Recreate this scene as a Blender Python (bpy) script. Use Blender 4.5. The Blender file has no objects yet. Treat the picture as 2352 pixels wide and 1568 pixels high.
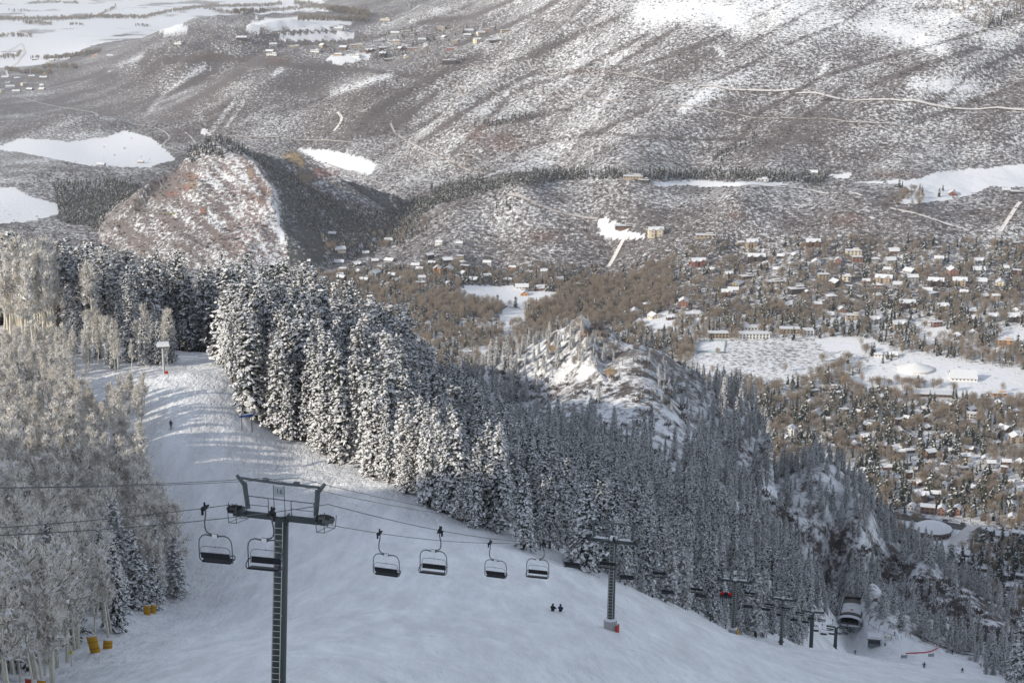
import bpy, bmesh, math, random
import numpy as np
from mathutils import Vector, Matrix

# ------------------------------------------------------------------ camera, sky, sun, exposure
scene = bpy.context.scene
COL = scene.collection
PITCH = math.radians(14.5)
CAM_Z = 500.0
FPX = 3847.0            # focal length for a picture 2352 wide
cam_data = bpy.data.cameras.new("camera")
cam_data.sensor_width = 36.0
cam_data.lens = 36.0 * FPX / 2352.0
cam_data.clip_start = 0.5
cam_data.clip_end = 40000.0
cam = bpy.data.objects.new("camera", cam_data)
cam.location = (0, 0, CAM_Z)
cam.rotation_euler = (math.radians(90) - PITCH, 0, 0)
COL.objects.link(cam)
scene.camera = cam

SUN_EL = math.radians(21.0)
SUN_AZ = math.radians(180 + 33)     # direction towards the sun, counter-clockwise from +X
SUN_DIR = Vector((math.cos(SUN_EL) * math.cos(SUN_AZ), math.cos(SUN_EL) * math.sin(SUN_AZ), math.sin(SUN_EL)))
world = bpy.data.worlds.new("World")
scene.world = world
world.use_nodes = True
wn = world.node_tree.nodes
wl = world.node_tree.links
wn.clear()
w_out = wn.new("ShaderNodeOutputWorld")
w_bg = wn.new("ShaderNodeBackground")
w_sky = wn.new("ShaderNodeTexSky")
w_sky.sky_type = 'NISHITA'
w_sky.sun_disc = False
w_sky.sun_elevation = SUN_EL
w_sky.sun_rotation = math.radians(90) - SUN_AZ      # measured clockwise from +Y
w_sky.altitude = 2600
w_sky.air_density = 1.0
w_sky.dust_density = 1.4
w_sky.ozone_density = 1.0
w_bg.inputs[1].default_value = 0.15
w_desat = wn.new("ShaderNodeHueSaturation")          # sky desaturated so that the shaded snow turns less blue
w_desat.inputs["Saturation"].default_value = 0.47
wl.new(w_sky.outputs[0], w_desat.inputs["Color"])
wl.new(w_desat.outputs[0], w_bg.inputs[0])
wl.new(w_bg.outputs[0], w_out.inputs[0])

sun_data = bpy.data.lights.new("sun", 'SUN')
sun_data.energy = 2.55
sun_data.angle = math.radians(0.5)
sun_data.color = (1.0, 0.905, 0.765)
sun = bpy.data.objects.new("sun", sun_data)
sun.rotation_euler = SUN_DIR.to_track_quat('Z', 'Y').to_euler()
sun.location = (-200, -100, 700)
COL.objects.link(sun)

scene.view_settings.view_transform = 'Standard'
scene.view_settings.look = 'None'
scene.view_settings.gamma = 1.0
scene.view_settings.use_curve_mapping = False
scene.view_settings.exposure = 0.85
scene.cycles.max_bounces = 7
scene.cycles.diffuse_bounces = 5
scene.cycles.glossy_bounces = 1
scene.cycles.transparent_max_bounces = 4
scene.cycles.volume_bounces = 0

rng = np.random.default_rng(11)
random.seed(11)

# ------------------------------------------------------------------ helpers
def tag(o, label=None, cat=None, group=None, kind=None):
    if label: o["label"] = label
    if cat: o["category"] = cat
    if group: o["group"] = group
    if kind: o["kind"] = kind
    return o

def link(o, parent=None):
    COL.objects.link(o)
    if parent is not None:
        o.parent = parent
    return o

def empty(name, loc=(0, 0, 0), rz=0.0, label=None, cat=None, group=None):
    o = bpy.data.objects.new(name, None)
    o.empty_display_size = 0.3
    o.location = loc
    o.rotation_euler = (0, 0, rz)
    COL.objects.link(o)
    return tag(o, label, cat, group)

def copy_tree(o, parent=None, loc=None):
    """copy a thing with its parts and sub-parts; the meshes are shared"""
    c = o.copy()
    COL.objects.link(c)
    if parent is not None:
        c.parent = parent
    for ch in o.children:
        copy_tree(ch, c)
    return c

class MB:
    """collects boxes, tubes and lathes and links them as one mesh"""
    def __init__(self):
        self.v = []; self.f = []; self.m = []
    def add(self, verts, faces, mat=0):
        b = len(self.v)
        self.v.extend([tuple(p) for p in verts])
        for f in faces:
            self.f.append(tuple(b + i for i in f)); self.m.append(mat)
        return self
    def box(self, c, s, mat=0, rot=None, taper=1.0):
        x, y, z = s[0] / 2, s[1] / 2, s[2] / 2
        P = []
        for sz, k in ((-1, 1.0), (1, taper)):
            for sx, sy in ((-1, -1), (1, -1), (1, 1), (-1, 1)):
                P.append(Vector((sx * x * k, sy * y * k, sz * z)))
        if rot is not None:
            P = [rot @ p for p in P]
        c = Vector(c)
        return self.add([p + c for p in P], [(3, 2, 1, 0), (4, 5, 6, 7), (0, 1, 5, 4), (1, 2, 6, 5), (2, 3, 7, 6), (3, 0, 4, 7)], mat)
    def tube(self, pts, r, n=6, mat=0, cap=True):
        pts = [Vector(p) for p in pts]
        rs = r if isinstance(r, (list, tuple)) else [r] * len(pts)
        rings = []
        prev = None
        for i, p in enumerate(pts):
            if i == 0: d = pts[1] - pts[0]
            elif i == len(pts) - 1: d = pts[-1] - pts[-2]
            else: d = (pts[i + 1] - pts[i]).normalized() + (pts[i] - pts[i - 1]).normalized()
            if d.length < 1e-9: d = Vector((0, 0, 1))
            d.normalize()
            if prev is None:
                a = Vector((0, 0, 1)) if abs(d.z) < 0.9 else Vector((1, 0, 0))
                u = d.cross(a).normalized()
            else:
                u = (prev - d * prev.dot(d))
                u = u.normalized() if u.length > 1e-6 else d.orthogonal().normalized()
            prev = u
            w = d.cross(u)
            rings.append([p + (u * math.cos(2 * math.pi * k / n) + w * math.sin(2 * math.pi * k / n)) * rs[i] for k in range(n)])
        V = [q for ring in rings for q in ring]
        F = []
        for i in range(len(rings) - 1):
            for k in range(n):
                F.append((i * n + k, i * n + (k + 1) % n, (i + 1) * n + (k + 1) % n, (i + 1) * n + k))
        if cap:
            F.append(tuple(reversed(range(n))))
            F.append(tuple((len(rings) - 1) * n + k for k in range(n)))
        return self.add(V, F, mat)
    def lathe(self, prof, n=12, c=(0, 0, 0), axis='Z', mat=0):
        V = []; F = []
        for (r, h) in prof:
            for k in range(n):
                a = 2 * math.pi * k / n
                if axis == 'Z': p = (r * math.cos(a), r * math.sin(a), h)
                elif axis == 'X': p = (h, r * math.cos(a), r * math.sin(a))
                else: p = (r * math.sin(a), h, r * math.cos(a))
                V.append((p[0] + c[0], p[1] + c[1], p[2] + c[2]))
        for i in range(len(prof) - 1):
            for k in range(n):
                F.append((i * n + k, i * n + (k + 1) % n, (i + 1) * n + (k + 1) % n, (i + 1) * n + k))
        F.append(tuple(reversed(range(n)))); F.append(tuple((len(prof) - 1) * n + k for k in range(n)))
        return self.add(V, F, mat)
    def mesh(self, name, mats, smooth=False):
        me = bpy.data.meshes.new(name)
        me.from_pydata(self.v, [], self.f)
        for m in (mats if isinstance(mats, (list, tuple)) else [mats]):
            me.materials.append(m)
        me.polygons.foreach_set("material_index", self.m)
        if smooth:
            me.polygons.foreach_set("use_smooth", [True] * len(me.polygons))
        me.update()
        return me
    def build(self, name, mats, parent=None, smooth=False):
        o = bpy.data.objects.new(name, self.mesh(name, mats, smooth))
        return link(o, parent)

def np_mesh(name, V, F, mats, midx=None, smooth=False):
    """mesh from numpy arrays; F is (n,3) or (n,4)"""
    V = np.asarray(V, np.float32); F = np.asarray(F, np.int32)
    me = bpy.data.meshes.new(name)
    me.vertices.add(len(V)); me.vertices.foreach_set("co", V.ravel())
    k = F.shape[1]
    me.loops.add(F.size); me.loops.foreach_set("vertex_index", F.ravel())
    me.polygons.add(len(F))
    me.polygons.foreach_set("loop_start", np.arange(0, F.size, k, dtype=np.int32))
    for m in mats: me.materials.append(m)
    if midx is not None: me.polygons.foreach_set("material_index", np.asarray(midx, np.int32))
    me.polygons.foreach_set("use_smooth", np.full(len(F), bool(smooth)))
    me.update(calc_edges=True)
    return me

# ------------------------------------------------------------------ materials
def nodemat(name):
    m = bpy.data.materials.new(name)
    m.use_nodes = True
    nt = m.node_tree
    return m, nt, nt.nodes, nt.links, nt.nodes["Principled BSDF"]

def mat(name, col, rough=0.6, metal=0.0, var=0.12, scale=1.5, spec=0.3, emit=None, bump=0.0):
    """plain surface with a little uneven tone"""
    m, nt, N, L, b = nodemat(name)
    b.inputs["Roughness"].default_value = rough
    b.inputs["Metallic"].default_value = metal
    b.inputs["Specular IOR Level"].default_value = spec
    tc = N.new("ShaderNodeTexCoord")
    nz = N.new("ShaderNodeTexNoise"); nz.inputs["Scale"].default_value = scale; nz.inputs["Detail"].default_value = 5
    L.new(tc.outputs["Object"], nz.inputs["Vector"])
    oi = N.new("ShaderNodeObjectInfo")
    mx = N.new("ShaderNodeMix"); mx.data_type = 'RGBA'
    mx.inputs[6].default_value = tuple(c * (1 - var) for c in col) + (1,)
    mx.inputs[7].default_value = tuple(min(1, c * (1 + var)) for c in col) + (1,)
    L.new(nz.outputs["Fac"], mx.inputs[0])
    L.new(mx.outputs[2], b.inputs["Base Color"])
    if bump:
        bp = N.new("ShaderNodeBump"); bp.inputs["Strength"].default_value = bump; bp.inputs["Distance"].default_value = 0.05
        L.new(nz.outputs["Fac"], bp.inputs["Height"]); L.new(bp.outputs[0], b.inputs["Normal"])
    return m

def tint_mat(name, cols, rough=0.8):
    """colour picked per object out of a ramp"""
    m, nt, N, L, b = nodemat(name)
    b.inputs["Roughness"].default_value = rough
    b.inputs["Specular IOR Level"].default_value = 0.1
    oi = N.new("ShaderNodeObjectInfo")
    cr = N.new("ShaderNodeValToRGB")
    cr.color_ramp.interpolation = 'LINEAR'
    while len(cr.color_ramp.elements) < len(cols): cr.color_ramp.elements.new(0.5)
    for i, c in enumerate(cols):
        cr.color_ramp.elements[i].position = i / max(1, len(cols) - 1)
        cr.color_ramp.elements[i].color = tuple(c) + (1,)
    L.new(oi.outputs["Random"], cr.inputs[0])
    L.new(cr.outputs[0], b.inputs["Base Color"])
    return m

def thin_mat(name, cols, through=.45, rough=.8):
    """twigs, needles and rime: thin things that let part of the light through; colour picked per object"""
    m = tint_mat(name, cols, rough)
    nt = m.node_tree; N, L = nt.nodes, nt.links
    b = N["Principled BSDF"]; out = N["Material Output"]
    tr = N.new("ShaderNodeBsdfTranslucent"); mx = N.new("ShaderNodeMixShader"); mx.inputs[0].default_value = through
    src = b.inputs["Base Color"].links[0].from_socket
    L.new(src, tr.inputs["Color"])
    L.new(b.outputs[0], mx.inputs[1]); L.new(tr.outputs[0], mx.inputs[2]); L.new(mx.outputs[0], out.inputs["Surface"])
    return m

SNOW = (0.82, 0.83, 0.84)
M = {}
M['snow'] = mat('snow', SNOW, 0.6, var=0.03, scale=3, bump=0.3)
# ------------------------------------------------------------------ picture <-> place
CP, SP = math.cos(PITCH), math.sin(PITCH)
def ray_uw(px, py):
    """picture point (2352 wide) -> x/y and drop/y of its ray"""
    px = np.asarray(px, float); py = np.asarray(py, float)
    a = (px - 1176.0) / FPX
    b = -(py - 784.0) / FPX
    k = CP + b * SP
    return a / k, (SP - b * CP) / k
def project(x, y, z):
    """place -> picture point (2352 wide)"""
    dz = z - CAM_Z
    depth = y * CP - dz * SP
    up = y * SP + dz * CP
    depth = np.where(np.abs(depth) < 1e-3, 1e-3, depth)
    return 1176.0 + FPX * x / depth, 784.0 - FPX * up / depth, depth
def on_ray(px, py, Y):
    u, w = ray_uw(px, py)
    return Vector((float(u) * Y, Y, CAM_Z - float(w) * Y))

# ------------------------------------------------------------------ shape of the land
CPTS = []      # (u, lnY, w)
def seen(px, py, Y=None, z=None):
    u, w = ray_uw(px, py)
    if Y is None: Y = (CAM_Z - z) / w
    CPTS.append((float(u), math.log(Y), float(w)))
def hid(px, Y, z):
    w = (CAM_Z - z) / Y
    b = (SP - w * CP) / (CP + w * SP)
    CPTS.append(((px - 1176.0) / FPX / (CP + b * SP), math.log(Y), w))
# the piste below the lift
for p in [(-250, 1750, 90), (650, 1600, 92.7), (1176, 1720, 104), (1800, 1720, 135), (2500, 1700, 175),
          (-700, 3100, 30), (1176, 3400, 30), (3000, 3400, 30),
          (1176, 1568, 124), (1500, 1568, 152), (1950, 1566, 205), (2352, 1590, 245),
          (100, 1590, 135), (225, 1492, 160), (345, 1408, 200), (430, 1372, 216), (700, 1400, 176), (1000, 1400, 165),
          (900, 1240, 218), (1150, 1300, 205), (1405, 1432, 180.7), (1685, 1455, 274.7),
          (393, 985, 294), (430, 890, 319), (440, 853, 331), (360, 862, 331), (530, 853, 335), (440, 846, 345), (530, 905, 319), (650, 1005, 305), (740, 1043, 296),
          (900, 1125, 262), (1050, 1205, 240), (1200, 1262, 232), (1400, 1335, 238), (1560, 1402, 262),
          (1700, 1465, 315), (1800, 1478, 335), (1905, 1492, 352), (2100, 1532, 335), (2250, 1556, 310)]:
    seen(*p)
# the lower lift station flat
for p in [(1860, 1500, 415), (1955, 1488, 520), (1900, 1415, 600), (2040, 1440, 585), (2150, 1530, 450), (2210, 1540, 446),
          (2200, 1492, 520), (2352, 1545, 500), (2450, 1590, 470)]:
    seen(*p)
# left of the piste
for p in [(60, 770, 382), (250, 800, 372), (0, 1000, 292), (200, 930, 318), (-200, 900, 335), (-250, 1200, 222), (0, 1250, 214),
          (300, 1130, 267), (520, 832, 455), (420, 826, 450)]:
    seen(*p)
# the wooded side right of the piste, falling away
for p in [(870, 870, 400), (1000, 950, 452), (1150, 1010, 520), (1250, 1080, 430), (1500, 1230, 400), (1700, 1330, 430), (1900, 1385, 520),
          (700, 845, 470)]:
    seen(*p)
# shoulder of the rocky knob and the ridge running down to the town
for p in [(1190, 975, 610), (1280, 880, 640), (1420, 1010, 545), (1400, 930, 585), (1480, 1040, 530), (1490, 808, 650), (1570, 925, 640), (1660, 1032, 625),
          (1800, 1146, 612), (1901, 1196, 606), (1960, 1224, 602), (2100, 1292, 600), (2230, 1354, 603), (2352, 1422, 608), (2352, 1490, 560),
          (1750, 1232, 520), (2000, 1335, 540), (2200, 1430, 560), (2450, 1575, 600)]:
    seen(*p)
for p in [(1350, 760, 240), (1100, 720, 255), (1100, 900, 150), (1350, 950, 105), (1600, 800, 165), (1600, 1000, 55), (1900, 760, 165), (1900, 950, 45),
          (2200, 720, 140), (2352, 800, 75), (2352, 950, 18), (2600, 800, 70), (700, 620, 290), (700, 900, 140), (300, 600, 320), (300, 900, 150), (-100, 560, 350), (-100, 900, 170),
          (0, 1300, 5), (400, 1350, 0), (800, 1300, 0), (1200, 1250, 2), (1600, 1180, 2), (2000, 1150, 2), (2352, 1080, 0), (2352, 1250, 0), (2700, 1000, 5), (2700, 1300, 0),
          (0, 1900, -5), (400, 1900, 0), (-250, 1500, 0)]:
    hid(*p)
# the valley floor and the town
for p in [(2352, 1300, 0), (1800, 1080, 0), (2100, 1050, 0), (2352, 1050, 0), (1700, 900, 0), (2000, 880, 0), (2352, 880, 2), (1300, 760, -4), (1000, 760, -4),
          (1600, 780, 0), (2000, 770, 6), (2352, 760, 14), (1100, 690, -3), (700, 660, -3), (1700, 680, 8), (2000, 670, 18), (2352, 660, 30), (1400, 620, -2), (1150, 600, -2), (1700, 610, 22),
          (900, 580, -4), (2000, 600, 34), (2352, 590, 46)]:
    seen(p[0], p[1], z=p[2])
# the bench and its scrubby face
for p in [(1100, 560, 14), (1400, 580, 10), (1700, 570, 34), (2000, 565, 48), (2250, 560, 54), (1050, 480, 45), (1200, 470, 58), (1400, 500, 50), (1700, 480, 78), (2000, 490, 78), (2200, 520, 66),
          (1200, 432, 78), (1450, 418, 90), (1700, 428, 96), (1950, 440, 92), (2100, 470, 86), (2352, 500, 78), (2352, 545, 58), (2352, 440, 90), (2200, 415, 92)]:
    seen(p[0], p[1], z=p[2])
for p in [(1200, 415, 58), (1700, 410, 88), (2000, 406, 90), (2352, 390, 95), (1000, 450, 15), (950, 480, 5)]:
    seen(p[0], p[1], z=p[2])
# the great slope behind, with its foot and its upper part
def slope_line(px, foot_py, foot_z, k, pys):
    u, w = ray_uw(px, foot_py); Y0 = (CAM_Z - foot_z) / float(w)
    seen(px, foot_py, z=foot_z)
    for py in pys:
        u, w = ray_uw(px, py)
        Y = (CAM_Z - foot_z + k * Y0) / (float(w) + k)
        seen(px, py, Y)
slope_line(2450, 372, 98, .36, (280, 190, 100, 0, -120, -300))
slope_line(2200, 385, 95, .35, (290, 190, 90, 0, -120, -300))
slope_line(1900, 392, 90, .33, (290, 190, 90, 0, -120, -300))
slope_line(1600, 395, 78, .30, (290, 190, 90, 0, -120, -300))
slope_line(1300, 402, 45, .24, (300, 190, 90, 0, -100))
slope_line(1050, 400, 20, .18, (300, 200, 120))
for p in [(1050, 60, 190), (1050, 0, 215), (900, 380, 8), (880, 300, 45), (850, 220, 95), (840, 150, 128), (900, 95, 150), (900, 62, 158), (860, 25, 120), (900, 0, 165), (1000, 0, 230),
          (700, 340, 2), (650, 270, 45), (620, 200, 90), (600, 130, 125), (650, 85, 135), (700, 55, 130), (640, 68, 132),
          (480, 340, 0), (450, 250, 40), (420, 180, 72), (430, 110, 105), (455, 62, 120),
          (300, 300, 5), (280, 230, 22), (250, 170, 40), (300, 105, 60),
          (100, 300, 0), (0, 250, -4), (100, 215, -2), (170, 130, 12), (0, 170, -10), (-200, 250, 0),
          (200, 345, -5), (0, 345, -5), (380, 370, -5), (-200, 345, -5), (200, 400, 5), (0, 400, 10), (60, 440, 8), (60, 490, 0), (200, 470, -5), (100, 540, -5), (-200, 450, 5)]:
    seen(p[0], p[1], z=p[2])
for p in [(0, 130, -15), (200, 60, -20), (0, 60, -20), (450, 40, -22), (0, 5, -25), (300, 5, -25), (600, 8, -22), (720, 30, -10), (-250, 60, -20), (-250, 0, -20), (700, 0, -5), (820, -8, 60)]:
    seen(p[0], p[1], z=p[2])
for p in [(300, 7200, -18), (455, 7000, -18), (640, 7400, -12), (760, 7600, 10), (0, 13000, 40), (600, 13000, 60), (1200, 8500, 340), (1800, 7000, 520), (2400, 6500, 560), (-400, 13000, 40)]:
    hid(*p)

_C = np.array(CPTS)
KU = 3.2
def _tps(d2):
    return 0.5 * d2 * np.log(d2 + 1e-9)
def _solve():
    P = np.stack([_C[:, 0] * KU, _C[:, 1]], 1)
    d2 = ((P[:, None] - P[None]) ** 2).sum(2)
    n = len(P)
    A = np.zeros((n + 3, n + 3))
    A[:n, :n] = _tps(d2) + np.eye(n) * 2e-4
    A[:n, n] = 1; A[:n, n + 1:] = P; A[n, :n] = 1; A[n + 1:, :n] = P.T
    b = np.zeros(n + 3); b[:n] = _C[:, 2]
    return P, np.linalg.solve(A, b)
_P, _W = _solve()
def rbf_w(u, t):
    out = np.empty(len(u))
    for i in range(0, len(u), 20000):
        q = np.stack([u[i:i + 20000] * KU, t[i:i + 20000]], 1)
        d2 = ((q[:, None, :] - _P[None]) ** 2).sum(2)
        out[i:i + 20000] = _tps(d2) @ _W[:-3] + _W[-3] + q @ _W[-2:]
    return out

def _hash(ix, iy, seed):
    h = (ix.astype(np.int64) * 374761393 + iy.astype(np.int64) * 668265263 + seed * 1442695041) & 0x7fffffff
    h = ((h ^ (h >> 13)) * 1274126177) & 0x7fffffff
    return ((h ^ (h >> 16)) & 0xffff) / 65535.0
def vnoise(x, y, seed=0):
    ix = np.floor(x).astype(np.int64); iy = np.floor(y).astype(np.int64)
    fx = x - ix; fy = y - iy
    fx = fx * fx * (3 - 2 * fx); fy = fy * fy * (3 - 2 * fy)
    a = _hash(ix, iy, seed); b = _hash(ix + 1, iy, seed); c = _hash(ix, iy + 1, seed); d = _hash(ix + 1, iy + 1, seed)
    return (a * (1 - fx) + b * fx) * (1 - fy) + (c * (1 - fx) + d * fx) * fy
def fbm(x, y, oct=4, seed=0):
    s = 0; a = 0.5; tot = 0
    for o in range(oct):
        s = s + a * vnoise(x, y, seed + o * 17); tot += a
        x = x * 2.03 + 11.3; y = y * 2.03 - 7.1; a *= 0.5
    return s / tot
def sstep(a, b, x):
    t = np.clip((x - a) / (b - a), 0, 1)
    return t * t * (3 - 2 * t)

def seg_tent(x, y, pts, kl, kr=None):
    """height of a ridge: crest points (x,y,z) joined, falling away with slope kl on its left and kr on its right"""
    kr = kl if kr is None else kr
    best = np.full(x.shape, -1e9)
    for (ax, ay, az, *ka), (bx, by, bz, *kb) in zip(pts[:-1], pts[1:]):
        dx, dy = bx - ax, by - ay; L2 = dx * dx + dy * dy
        t = np.clip(((x - ax) * dx + (y - ay) * dy) / L2, 0, 1)
        qx, qy = x - ax - t * dx, y - ay - t * dy
        d = np.sqrt(qx * qx + qy * qy)
        side = (dx * (y - ay) - dy * (x - ax)) > 0
        kk = np.where(side, kl, kr)
        if ka: kk = kk * (ka[0] + (kb[0] - ka[0]) * t)
        best = np.maximum(best, az + t * (bz - az) - kk * d)
    return best

def P3(px, py, Y):
    v = on_ray(px, py, Y); return (v.x, v.y, v.z)
def P3z(px, py, z):
    u, w = ray_uw(px, py); Y = (CAM_Z - z) / float(w); return (float(u) * Y, Y, z)
# unseen shoulder left of the view, crest shaped to shade piste and near town
SHOULDER = [(-420, -500, 720, 1.3), (-290, -60, 616, 1.3), (-258, 15, 566, 1.4), (-258, 50, 548, 1.4), (-258, 80, 513, 1.4), (-258, 100, 482, 1.2), (-258, 150, 461, 1.1), (-258, 226, 450, 1.0), (-256, 282, 442, 1.0), (-256, 460, 445, 1.7),
            (-285, 546, 430, 1.9), (-340, 760, 374, 1.6), (-430, 906, 338, 1.6), (-440, 980, 255, 1.5), (-450, 1060, 180, 1.5), (-460, 1160, 110, 1.2), (-480, 1380, 0, 1.0)]
# crest of the rocky knob
KNOB = [P3(1235, 840, 655), P3(1290, 762, 655), P3(1335, 727, 655), P3(1375, 735, 652), P3(1415, 775, 645), P3(1440, 795, 642), P3(1462, 782, 650), P3(1490, 815, 648), P3(1540, 880, 642)]
KNOB2 = [P3(1335, 727, 655), P3(1372, 850, 618), P3(1415, 930, 585), P3(1455, 985, 566)]
# the red hill as facets
BV = {'A': P3(489, 320, 2690), 'B': P3(578, 368, 2620), 'C': P3(627, 440, 2530), 'D': P3(640, 520, 2455), 'E': P3z(655, 608, 0),
      'L1': P3(445, 342, 2690), 'L1b': P3(410, 385, 2660), 'L2': P3(330, 428, 2610), 'L3': P3z(228, 500, 4), 'F': P3z(240, 560, 0), 'G': P3z(430, 606, 0), 'H': P3z(560, 618, 0),
      'R1': P3(640, 395, 2700), 'R2': P3(720, 434, 2710), 'R3': P3(800, 470, 2720), 'K1': P3z(720, 612, 0), 'K2': P3z(790, 575, 0), 'K3': P3z(880, 540, 0), 'K4': P3z(930, 492, 0),
      'N1': (-200, 2960, 0), 'N2': (-420, 3000, 0), 'N3': (-560, 2920, 0), 'N4': (-640, 2800, 0)}
BT = ['A L1 G', 'L1 L1b G', 'L1b L2 F', 'L1b F G', 'L2 L3 F', 'A G B', 'B G H', 'B H C', 'C H D', 'D H E', 'A B R1', 'B C R1', 'C R2 R1', 'C D R2', 'D K2 R2', 'D K1 K2', 'D E K1', 'R2 K2 R3', 'R3 K2 K3', 'R3 K3 K4',
      'A R1 N1', 'R1 R2 N1', 'R2 R3 K4', 'R2 K4 N1', 'A N1 N2', 'A N2 L1', 'L1 N2 N3', 'L1 N3 L1b', 'L1b N3 N4', 'L1b N4 L2', 'L2 N4 L3']
def butte_z(x, y):
    z = np.full(x.shape, -50.0)
    m = (x > -700) & (x < 60) & (y > 2250) & (y < 3100)
    if not m.any(): return z
    xx = x[m] + 16 * (fbm(x[m] / 45, y[m] / 45, 4, 5) - .5); yy = y[m] + 16 * (fbm(x[m] / 45, y[m] / 45, 4, 9) - .5)
    zz = np.full(xx.shape, -50.0)
    for t in BT:
        (ax, ay, az), (bx, by, bz), (cx, cy, cz) = [BV[k] for k in t.split()]
        det = (by - cy) * (ax - cx) + (cx - bx) * (ay - cy)
        if abs(det) < 1e-6: continue
        l1 = ((by - cy) * (xx - cx) + (cx - bx) * (yy - cy)) / det
        l2 = ((cy - ay) * (xx - cx) + (ax - cx) * (yy - cy)) / det
        l3 = 1 - l1 - l2
        ins = (l1 > -1e-4) & (l2 > -1e-4) & (l3 > -1e-4)
        zz = np.where(ins, np.maximum(zz, l1 * az + l2 * bz + l3 * cz), zz)
    r = fbm((xx * .8 + yy * .6) / 14, (xx * .6 - yy * .8) / 60, 4, 3) - .5       # slanted rock beds
    zz = np.where(zz > 0, zz + np.clip(zz / 30, 0, 1) * (r * 9 + (fbm(xx / 18, yy / 18, 3, 8) - .5) * 5), zz)
    z[m] = zz
    return z
OUTCROP = [P3(640, 372, 2800), P3(668, 350, 2790), P3(715, 372, 2775), P3(770, 402, 2755), P3(815, 440, 2730)]
LHILL = [P3z(70, 300, 6), P3z(130, 262, 28), P3z(200, 262, 32), P3z(300, 297, 4)]

LAND_YMIN = 12.0
def land(x, y, micro=True):
    x = np.asarray(x, float); y = np.asarray(y, float)
    shp = x.shape; x = x.ravel(); y = y.ravel()
    Y = np.maximum(y, LAND_YMIN)
    u = np.clip(x / Y, -.38, .38)
    z = CAM_Z - Y * rbf_w(u, np.log(Y)) + .42 * np.maximum(0, LAND_YMIN - y)
    # gullies and ribs of the great slope
    far = sstep(2500, 3100, Y)
    if far.any():
        q = (x - .95 * y) / 1.38; r = (x * .95 + y) / 1.38
        hillm = far * sstep(-2100, -1200, x - (y - 3000) * .2) * (1 - sstep(5600, 6500, Y) * (x < 300))
        wq = q + 60 * (fbm(q / 300, r / 400, 3, 21) - .5)
        n1 = 1 - np.abs(2 * vnoise(wq / 235, r / 1300, 2) - 1)
        n2 = 1 - np.abs(2 * vnoise(wq / 75 + 5, r / 420, 4) - 1)
        lift = np.clip((z - 15) / 60, 0, 1)
        z = z + hillm * lift * (82 * (n1 - .5) + 20 * (n2 - .5) + 7 * (fbm(x / 60, y / 60, 3, 6) - .5))
    bench = sstep(2150, 2300, Y) * (1 - sstep(2700, 2850, Y)) * (x > -120)
    z = z + bench * np.clip(z / 40, 0, 1) * 9 * (fbm(x / 70, y / 110, 4, 31) - .5)
    z = np.maximum(z, butte_z(x, y))
    m = (Y > 2500) & (Y < 3000)
    if m.any():
        z[m] = np.maximum(z[m], seg_tent(x[m], y[m], OUTCROP, .75, .6) + 10 * (fbm(x[m] / 16, y[m] / 16, 4, 7) - .5))
    m = (Y > 3200) & (Y < 4600) & (x < -700)
    if m.any():
        z[m] = np.maximum(z[m], seg_tent(x[m], y[m], LHILL, .2) + 4 * (fbm(x[m] / 30, y[m] / 30, 3, 17) - .5))
    m = (Y > 500) & (Y < 760) & (x < 100)
    if m.any():
        k = np.maximum(seg_tent(x[m], y[m], KNOB, 1.0, .62) + 7 * (fbm(x[m] / 10, y[m] / 10, 4, 12) - .5), seg_tent(x[m], y[m], KNOB2, .8, .8) + 4 * (fbm(x[m] / 9, y[m] / 9, 3, 19) - .5))
        z[m] = np.maximum(z[m], k)
    m = (x < -20) & (Y < 1500)
    if m.any():
        z[m] = np.maximum(z[m], seg_tent(x[m], y[m], SHOULDER, .45, .5))
    if micro:
        near = 1 - sstep(500, 900, Y)
        z = z + near * (1.5 * (fbm(x / 17, y / 13, 4, 41) - .5) + .36 * (fbm(x / 2.6, y / 4.5, 3, 43) - .5))
    return z.reshape(shp)
def ground(x, y):
    return float(land(np.array([x]), np.array([y]))[0])

_YS = np.exp(np.linspace(math.log(60), math.log(12000), 2200))
def hit(px, py, ymin=60.0):
    """where the ray through a picture point meets the land"""
    u, w = ray_uw(px, py)
    ys = _YS[_YS >= ymin]
    z = land(float(u) * ys, ys)
    below = np.nonzero(CAM_Z - float(w) * ys <= z)[0]
    if len(below) == 0: Y = 11000.0
    else:
        i = below[0]
        if i == 0: Y = ys[0]
        else:
            d0 = CAM_Z - float(w) * ys[i - 1] - z[i - 1]; d1 = CAM_Z - float(w) * ys[i] - z[i]
            Y = ys[i - 1] + (ys[i] - ys[i - 1]) * d0 / (d0 - d1 + 1e-9)
    x = float(u) * Y
    return Vector((x, Y, ground(x, Y)))
def hits(pts, ymin=60.0):
    return [hit(p[0], p[1], ymin) for p in pts]

def in_poly(px, py, poly):
    px = np.asarray(px, float); py = np.asarray(py, float)
    c = np.zeros(px.shape, bool)
    n = len(poly); j = n - 1
    for i in range(n):
        xi, yi = poly[i]; xj, yj = poly[j]
        if yi != yj:
            k = ((yi > py) != (yj > py)) & (px < (xj - xi) * (py - yi) / (yj - yi) + xi)
            c ^= k
        j = i
    return c
def poly_dist(px, py, pts):
    """distance in the plane to a polyline"""
    d = np.full(np.shape(px), 1e9)
    for (ax, ay), (bx, by) in zip(pts[:-1], pts[1:]):
        dx, dy = bx - ax, by - ay
        t = np.clip(((px - ax) * dx + (py - ay) * dy) / (dx * dx + dy * dy + 1e-9), 0, 1)
        d = np.minimum(d, np.hypot(px - ax - t * dx, py - ay - t * dy))
    return d
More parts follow.
